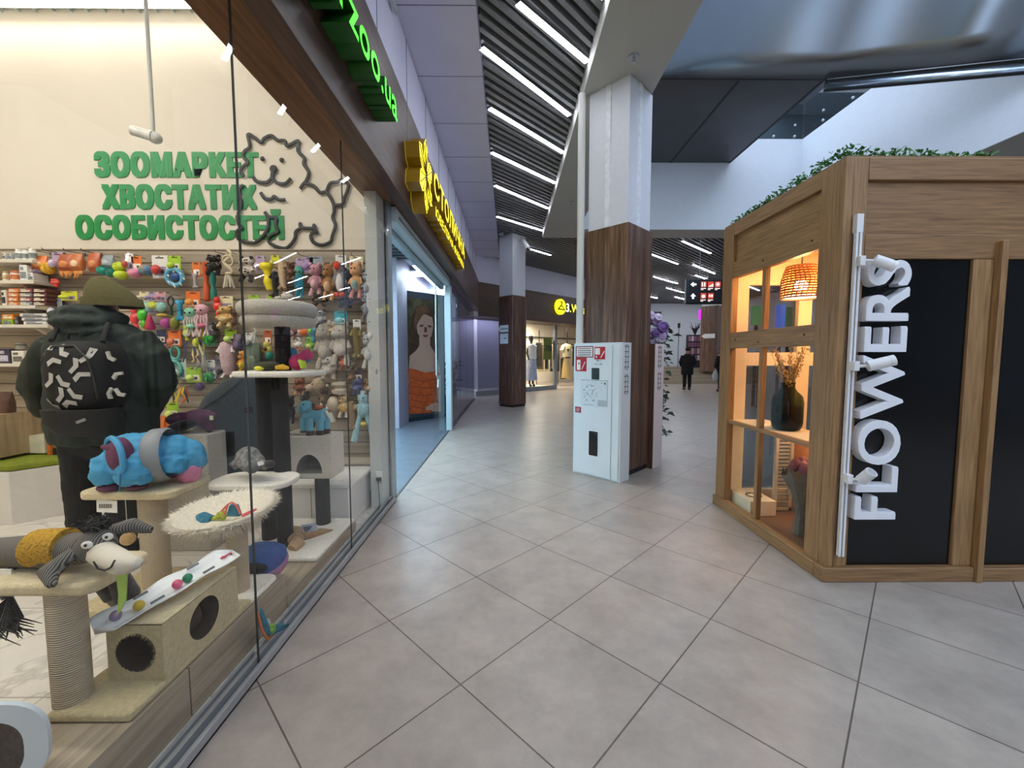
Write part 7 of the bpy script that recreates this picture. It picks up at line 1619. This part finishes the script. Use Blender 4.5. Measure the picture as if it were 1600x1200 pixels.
# poster, all flat layers
def ds(px, py):
    d = ray(px, py); k = ((D1-EYE).dot(DN)+.006)/d.dot(DN); p = EYE+d*k; return (p-D1).dot(DU), p.z
def dpoly(mb, pts, o, m=0): mb.prism([dp(s, o, z) for s, z in (ds(*p) for p in pts)], DN*.0015, m); return mb
t = thing('poster', 'poster of a long haired person in an orange strapless top in the jewellery shop', 'poster', dp(.6, .01, 1.5))
dpoly(MB(), [(637, 647), (688, 641), (688, 470), (635, 464)], .004).build('sheet', M('#4c4a34', .5, var=.6, scale=5), t)
SK2 = M('#c09a86', .5, var=.05); HR = M('#4d3826', .5, var=.4, scale=14); OR = M('#c4582a', .5, var=.25, scale=12)
dpoly(MB(), [(650, 480), (662, 476), (674, 482), (682, 500), (686, 530), (687, 580), (676, 578), (670, 540), (650, 545), (641, 566), (637, 560), (640, 520), (643, 496)], .007).build('hair_back', HR, t)
dpoly(MB(), [(638, 585), (640, 556), (650, 548), (655, 540), (655, 525), (672, 525), (672, 540), (682, 556), (687, 575), (687, 600), (638, 600)], .010).build('shoulders', SK2, t)
dpoly(MB(), [(652, 520), (650, 505), (653, 495), (664, 491), (675, 496), (677, 508), (674, 525), (665, 534), (658, 530)], .013).build('face', SK2, t)
dpoly(MB(), [(638, 575), (648, 577), (664, 582), (680, 580), (687, 583), (687, 636), (672, 645), (639, 647)], .0155).build('orange_top', OR, t)
dpoly(MB(), [(681, 590), (688, 585), (688, 634), (683, 625)], .018).build('arm', SK2, t)
dpoly(MB(), [(664, 637), (673, 631), (682, 629), (688, 631), (688, 643), (676, 643), (672, 640), (666, 642)], .0205).build('hand', SK2, t)
g = MB(); 
for a in ([(655, 508), (661, 507), (661, 510), (656, 511)], [(668, 508), (674, 509), (673, 512), (668, 511)], [(663, 511), (666, 511), (667, 519), (662, 519)]): dpoly(g, a, .0155)
g.build('eyes_and_nose', M('#5a3c32', .5), t); dpoly(MB(), [(660, 523), (669, 523), (667, 527), (662, 527)], .0155).build('lips', M('#8c4a48', .5), t)
dpoly(MB(), [(650, 482), (664, 476), (672, 486), (660, 492), (652, 505), (648, 520), (645, 505)], .0165).build('hair_front', M('#6d5136', .5, var=.35, scale=14), t)
g = MB()
for k, (y0, y1) in enumerate(((590, 596), (603, 606), (614, 618), (624, 628), (634, 638))): dpoly(g, [(640, y0), (662, y1), (686, y0+1), (686, y0+2), (662, y1+1.2), (640, y0+1)], .0175)
g.build('drapes', M('#8f3c1a', .5), t); 
# glass door leaf with a white pull rod
struct(MB().box((-1.20, 6.5, .02), (-1.188, 7.6, 2.60)).build('window_9', glass('door_glass', (.95, .98, .98), .5), smooth=0))
t = thing('pull_cord', 'slim white rod with a kinked end hanging at the jewellery entrance', 'cord', (-1.24, 6.95, 1.5))
pr = [pX(680.5, 433, -1.24), pX(681, 520, -1.24), pX(682, 586, -1.24), pX(685, 592, -1.24), pX(684, 605, -1.24)]
MB().tube(pr, .012, 8).build('rod', M('#e3efee', .4), t); MB().ell(pr[0], (.03, .03, .04)).build('hook', M('#30363a', .4), t); MB().cyl(pr[0], pr[0]+Vector((0, 0, .2)), .006, n=6).build('hanger', M('#5a6469', .4), t)
t = thing('shop_counter', 'pale display counter at the back of the jewellery shop', 'counter', (-4, 10, 0)); MB().box((-4.6, 9.6, 0), (-2.9, 10.2, .95)).build('body', M('#cfd8dc', .4), t, bevel=.01); MB().box((-4.6, 9.6, .95), (-2.9, 10.2, 1.05)).build('top', M('#e8eef0', .2), t)
t = thing('potted_plant', 'dark leafy potted plant behind the dark glass near the far column', 'plant', (-1.6, 10.4, 0))  # added plant, stands for a dark leafy reflection in the glass
MB().lathe([(.001, 0), (.14, 0), (.19, .4), (.001, .4)], (-1.55, 10.4, 0), 18).build('pot', M('#3a3d42', .5), t); g = MB(); random.seed(31)
for k in range(220):
    a = random.uniform(0, 2*PI); r = random.random()*.35; leaf(g, (-1.55+r*math.cos(a)*.8, 10.4+r*math.sin(a), .5+random.random()*.75), (math.cos(a), math.sin(a), random.uniform(-.5, .8)), .12, .035)
g.build('leaves', M('#2b3a2a', .6), t, smooth=0); MB().tube([(-1.55, 10.4, .38), (-1.55, 10.4, 1.1)], .015, 6).build('stem', M('#4a3d2a'), t)
# ================================================================== CLOTHING SHOP STOCK
def garment(mb, s, n, ztop, w_, h_, dpt=.05, flare=1.0):
    ctr = lambda z: wl(s, n, z)
    rg = [(ctr(ztop-h_), w_/2*flare, dpt, PI/4), (ctr(ztop-h_*.5), w_/2*(1+flare)/2*.95, dpt, PI/4), (ctr(ztop-.08), w_/2, dpt, PI/4), (ctr(ztop), w_*.2, dpt*.6, PI/4)]
    return mb.loft(rg, 16, p=2.6)
t = thing('mannequin', 'mannequin in white blouse and pale blue long skirt in the clothing window', 'mannequin', wl(.71, .4, .14))
MAN = M('#26262a', .4); sN = .71; nN = .4
mk = MB().ell(wl(sN, nN, 2.06), (.085, .10, .13)).tube([wl(sN, nN, 1.96), wl(sN, nN, 1.82)], [.05, .06], 10).tube([wl(sN, nN, 1.80), wl(sN, nN, 1.5), wl(sN, nN, 1.2)], [.13, .11, .13], 12)
for k in (-1, 1): mk.tube([wl(sN+.17*k, nN, 1.78), wl(sN+.26*k, nN, 1.5), wl(sN+.25*k, nN-.1, 1.22)], [.05, .042, .03], 10).tube([wl(sN+.09*k, nN, 1.2), wl(sN+.1*k, nN, .7), wl(sN+.1*k, nN, .24)], [.08, .06, .04], 10).ell(wl(sN+.1*k, nN-.06, .19), (.06, .10, .05))
mk.build('body', MAN, t, remesh=.018, soft=2); garment(MB(), sN, nN, 1.88, .48, .62, .16).build('blouse', M('#e9edf2', .8), t, smooth=60); garment(MB(), sN, nN, 1.32, .40, .92, .17, 1.6).build('skirt', M('#a9b6d4', .7, var=.2, scale=6), t, smooth=60); MB().ell(wl(sN, nN+.02, 2.10), (.10, .11, .13)).build('hair', DARK, t)
p0 = wl(1.1, .55, 0)
t = thing('sale_banner', 'olive green banner reading -70% in the clothing shop window', 'banner', wl(1.38, .12, 1.6))
wbox(MB(), 1.12, 1.66, .10, .112, 1.23, 2.14).build('sheet', M('#6f7a1e', .6, var=.05), t)
text_mb('-70%', .50, .24, .004, wl(1.14, .099, 1.58), U, (0, 0, 1), .03, (0, 0)).build('print', M('#15160c', .6), t, smooth=0); MB().tube([wl(1.2, .105, 2.14), wl(1.2, .105, 2.66)], .004, 4).tube([wl(1.6, .105, 2.14), wl(1.6, .105, 2.66)], .004, 4).build('wire', STEEL, t)
def rack(label, s0, s1, n, z, legs=True):
    t = thing('clothes_rail', label, 'clothes rail', wl((s0+s1)/2, n, 0), 'clothes rails in the clothing shop'); MB().tube([wl(s0, n, z), wl(s1, n, z)], .018, 8).build('bar', DARK, t)
    for s in (s0, s1): MB().tube([wl(s, n, 0.0 if s > 1.7 else .14), wl(s, n, z)], .016, 8).build('upright', DARK, t)
rack('clothes rail behind the olive banner', 2.3, 3.85, 1.5, 1.98); rack('clothes rail seen through the doorway of the clothing shop', 4.6, 6.9, 2.2, 1.98)
cols = ['#2a2724', '#6b5a48', '#d9cba6', '#1d1d20', '#34332f', '#e4d9b8', '#3d3a34', '#8d8270', '#26252a', '#cdbf9c', '#4a4438', '#2e2c2c']
nm = ['black', 'brown', 'cream', 'black', 'charcoal', 'ivory', 'dark grey', 'taupe', 'navy black', 'beige', 'olive grey', 'dark brown']
for k in range(12):
    t = garment(MB(), 2.4+k*.118, 1.5, 1.96, .10, 1.05+.25*((k*7) % 3)/2, .2).build('hanging_garment', M(cols[k], .9, var=.1), None, smooth=60)
    tag(t, '%s garment on the rail behind the olive banner, %s from the left' % (nm[k], ['first', 'second', 'third', 'fourth', 'fifth', 'sixth', 'seventh', 'eighth', 'ninth', 'tenth', 'eleventh', 'twelfth'][k]), 'garment', 'garments on the window rail')
t = thing('outfit', 'cream printed t-shirt above a beige pleated skirt in the clothing shop doorway', 'outfit', wl(3.85, 1.0, 1.2))
so, no_ = 3.85, 1.0
sh_ = garment(MB(), so, no_, 1.95, .52, .62, .09); sh_.tube([wl(so-.2, no_, 1.86), wl(so-.38, no_, 1.62)], [.09, .085], 10).tube([wl(so+.2, no_, 1.86), wl(so+.38, no_, 1.62)], [.09, .085], 10); sh_.build('t_shirt', M('#e8ddb0', .8), t, smooth=60)
MB().prism([wl(so-.10, no_-.10, 1.60), wl(so+.10, no_-.10, 1.60), wl(so+.10, no_-.10, 1.72), wl(so-.10, no_-.10, 1.72)], -NN*.004).build('print', M('#7a7048', .7), t)
sk_ = MB(); n = 36
for z, r in ((1.30, .17), (1.1, .21), (.7, .27), (.35, .31)):
    for j in range(n): a = 2*PI*j/n; rr = r*(1+(.07 if j % 2 else -.03)); v = U*rr*math.cos(a)+NN*rr*.45*math.sin(a); sk_.v.append(wl(so, no_, z)+v)
for i in range(3):
    for j in range(n): sk_.f.append([i*n+j, i*n+(j+1) % n, (i+1)*n+(j+1) % n, (i+1)*n+j]); sk_.mi.append(0)
sk_.build('skirt', M('#c9ad72', .8, var=.08), t, smooth=30); MB().tube([wl(so, no_, 1.95), wl(so, no_, 2.2), wl(so, no_, 3.0)], .01, 6).build('hanger', DARK, t); MB().tube([wl(so-.17, no_-.09, 1.31), wl(so+.17, no_-.09, 1.31)], .03, 8).build('belt', DARK, t)
for k, (s, c_, lab) in enumerate(((4.72, '#c79c8a', 'dusty pink top left of the cream t-shirt, clothing shop doorway'), (5.68, '#d6cba2', 'pale top right of the cream t-shirt, clothing shop doorway'), (5.18, '#23262c', 'dark trousers left of the pleated skirt'), (6.2, '#1f1f22', 'dark dress beside the fire cabinet edge, clothing shop'), (6.65, '#cfc29a', 'sand coloured top at the right end of the doorway rail'))):
    t = garment(MB(), s, 2.2, 1.95 if k not in (2,) else 1.3, .4, .75 if k in (0, 1, 4) else 1.1, .07).build('hanging_garment', M(c_, .9), None, smooth=60); tag(t, lab, 'garment', 'garments in the doorway of the clothing shop')
t = thing('wall_rail', 'black wall shelf rail at the back of the clothing shop', 'rail', wl(2, 3.3, 2.3)); MB().tube([wl(1.4, 3.3, 2.35), wl(8.5, 3.3, 2.35)], .03, 6).build('bar', DARK, t)
for s in (2.4, 4.6, 7.0): MB().tube([wl(s, 3.34, 2.1), wl(s, 3.34, 2.7)], .025, 6).build('upright', DARK, t)
# ================================================================== FLOWERS BEHIND THE COLUMN AND FAR SHOP
t = thing('flower_stand', 'tall arrangement of lilac and purple roses behind the second fire cabinet', 'flowers', (2.02, 6.1, 0))
fc = pY(1016, 514, 6.0); random.seed(8)
MB().lathe([(.001, 0), (.16, 0), (.10, .06), (.06, .5), (.09, 1.25), (.001, 1.25)], (fc.x-.02, 6.1, 0), 20).build('vase', M('#4a3d52', .4), t, smooth=50)
cl = ['#9a7ab0', '#cbb8d6', '#6f4a8c', '#b9a3cc', '#5c3d7a', '#d8cbe0']
for k in range(44):
    a = random.uniform(0, 2*PI); el_ = random.uniform(-1, 1); r = .25; p = Vector((fc.x+r*.8*math.cos(a)*math.cos(el_), 6.05+r*.7*math.sin(a)*math.cos(el_)-.05, fc.z+.24*math.sin(el_)))
    g = MB().ell(p, (.066, .062, .058), nu=12, nv=8)
    for j in range(3): g.torus(p+Vector((0, -.03, .01*j)),   .048-.013*j, .012, (.2, -1, .5), n=14, k=5)
    g.build('rose', M(cl[k % 6], .7, var=.2, scale=40), t)
g = MB()
for k in range(170):
    a = random.uniform(0, 2*PI); low = k > 60
    c = Vector((fc.x+random.uniform(-.1, .30) if not low else fc.x+.16+random.uniform(-.03, .12), 6.1+random.uniform(-.2, .2), fc.z+random.uniform(-.25, .05) if not low else random.uniform(.15, fc.z)))
    leaf(g, c, (abs(math.cos(a)), math.sin(a)*.5, random.uniform(-.6, .5)), random.uniform(.06, .16), .025)
g.build('leaves', M('#2f4530', .6, var=.3), t, smooth=0); MB().tube([(fc.x+.1, 6.1, .02), (fc.x+.18, 6.1, .7), (fc.x+.16, 6.1, fc.z-.1)], .012, 6).build('stem', M('#3c4a30'), t)
def fz(px, py, Y=22.5): return pY(px, py, Y)
t = thing('display_rack', 'far shop rack of pink and white packs above the stairs', 'rack', (fz(1091, 565).x, 22.6, .75))
a = fz(1076, 566); b = fz(1104, 523)
MB().box((a.x, 22.6, .75), (b.x, 22.9, b.z)).build('carcass', M('#2b2a30', .5), t)
pk = ['#b98a9a', '#d9d6da', '#8d5a72', '#c9b3bd', '#e3dfe2', '#a06a84']; random.seed(14)
for r_, (y0, y1) in enumerate(((525, 533), (535, 542), (544, 553), (555, 563))):
    for k in range(6):
        x = 1077+k*4.5; p0 = fz(x, y1); p1 = fz(x+3.6, y0); MB().box((p0.x, 22.56, p0.z), (p1.x, 22.6, p1.z)).build('pack_front', M(random.choice(pk), .5), t)
t = thing('lit_sign_box', 'glowing magenta sign box on the far shop left of the last column', 'sign', fz(1098, 492)); a = fz(1090, 499); b = fz(1106, 485); MB().box((a.x, 22.2, a.z), (b.x, 22.4, b.z)).build('box', emis('#b014b8', 1.1), t); a = fz(1103, 484); b = fz(1109, 470); MB().box((a.x, 22.2, a.z), (b.x, 22.4, b.z+.3)).build('upright', emis('#8f108f', .8), t)
t = thing('dried_branches', 'bare dark branches with small gold balls on top of the far rack', 'branches', fz(1085, 520)); g = MB(); random.seed(6)
for k in range(16):
    x = random.uniform(1077, 1098); g.tube([fz(1086, 523, 22.75), fz((1086+x)/2, 514, 22.75), fz(x, random.uniform(500, 515), 22.75)], [.03, .02, .008], 4)
g.build('twigs', M('#2f2a26', .8), t)
for k in range(4): MB().ell(fz(1098+k*1.6, 517+(k % 2)*4, 22.3), .07, nu=10, nv=8).build('gold_ball', M('#c98a3a', .3, .6), t)
t = thing('stair_rail', 'thin dark handrail at the left side of the far stairs', 'rail', (fz(1045, 600).x, 20.5, 0)); a = pZ(1041, 600, .0)
MB().tube([(6.6, 20.1, .95), (6.6, 22.2, 1.7), (6.6, 23.5, 1.7)], .03, 6).build('handrail', M('#4a4d52', .4, .6), t)
for k, (y, z) in enumerate(((20.1, .0), (21.2, .45), (22.2, .75), (23.5, .75))): MB().tube([(6.6, y, z), (6.6, y, z+.92)], .02, 6).build('post', M('#4a4d52', .4, .6), t)
t = thing('info_panel', 'dark framed panel on the far pale wall right of the purple roses', 'panel', fz(1028, 495)); a = fz(1020, 503, 25.5); b = fz(1034, 487, 25.5); MB().box((a.x, 25.55, a.z), (b.x, 25.599, b.z)).build('board', M('#4a464c', .5), t)
t = thing('floor_lamp', 'thin dark pole with a small head standing before the far pale wall', 'pole', (fz(1060, 575).x, 22.3, .75)); a = fz(1061, 505, 22.3); MB().tube([(a.x, 22.3, .75), (a.x, 22.3, a.z)], .02, 6).build('pole', M('#55585c', .5), t); MB().box((a.x-.05, 22.25, a.z-.25), (a.x+.05, 22.35, a.z)).build('head', DARK, t)
# lit shop panels seen through the kiosk windows
for (x0, y0, x1, y1, c_, lab) in ((1176, 478, 1192, 508, '#1d7a4a', 'green lit panel of a far shop seen through the kiosk window'), (1214, 476, 1228, 516, '#3f62c4', 'blue lit panel of a far shop seen through the kiosk window'), (1229, 480, 1240, 516, '#14563c', 'dark green panel beside the blue one through the kiosk window')):
    a = pY(x0, y1, 11.2); b = pY(x1, y0, 11.2); t = thing('light_box', lab, 'light box', ((a.x+b.x)/2, 11.2, a.z), 'light boxes behind the kiosk'); MB().box((a.x, 11.2, a.z), (b.x, 11.3, b.z)).build('face', emis(c_, .8), t); MB().box(((a.x+b.x)/2-.04, 11.24, 0), ((a.x+b.x)/2+.04, 11.28, a.z)).build('support', M('#3a3d42', .5), t)
t = thing('white_sign', 'white lined sign board seen through the middle kiosk window', 'sign', pY(1187, 548, 11.0)); a = pY(1178, 556, 11.0); b = pY(1197, 540, 11.0); MB().box((a.x, 11.0, a.z), (b.x, 11.05, b.z)).build('board', M('#dfe6ea', .5), t)
g = MB()
for k in range(4): g.box((a.x+.03, 10.99, a.z+.04+k*.065), (b.x-.03, 10.999, a.z+.055+k*.065))
g.build('lines', M('#4f5a62', .6), t); MB().box(((a.x+b.x)/2-.03, 11.01, 0), ((a.x+b.x)/2+.03, 11.04, a.z)).build('support', M('#3a3d42', .5), t)
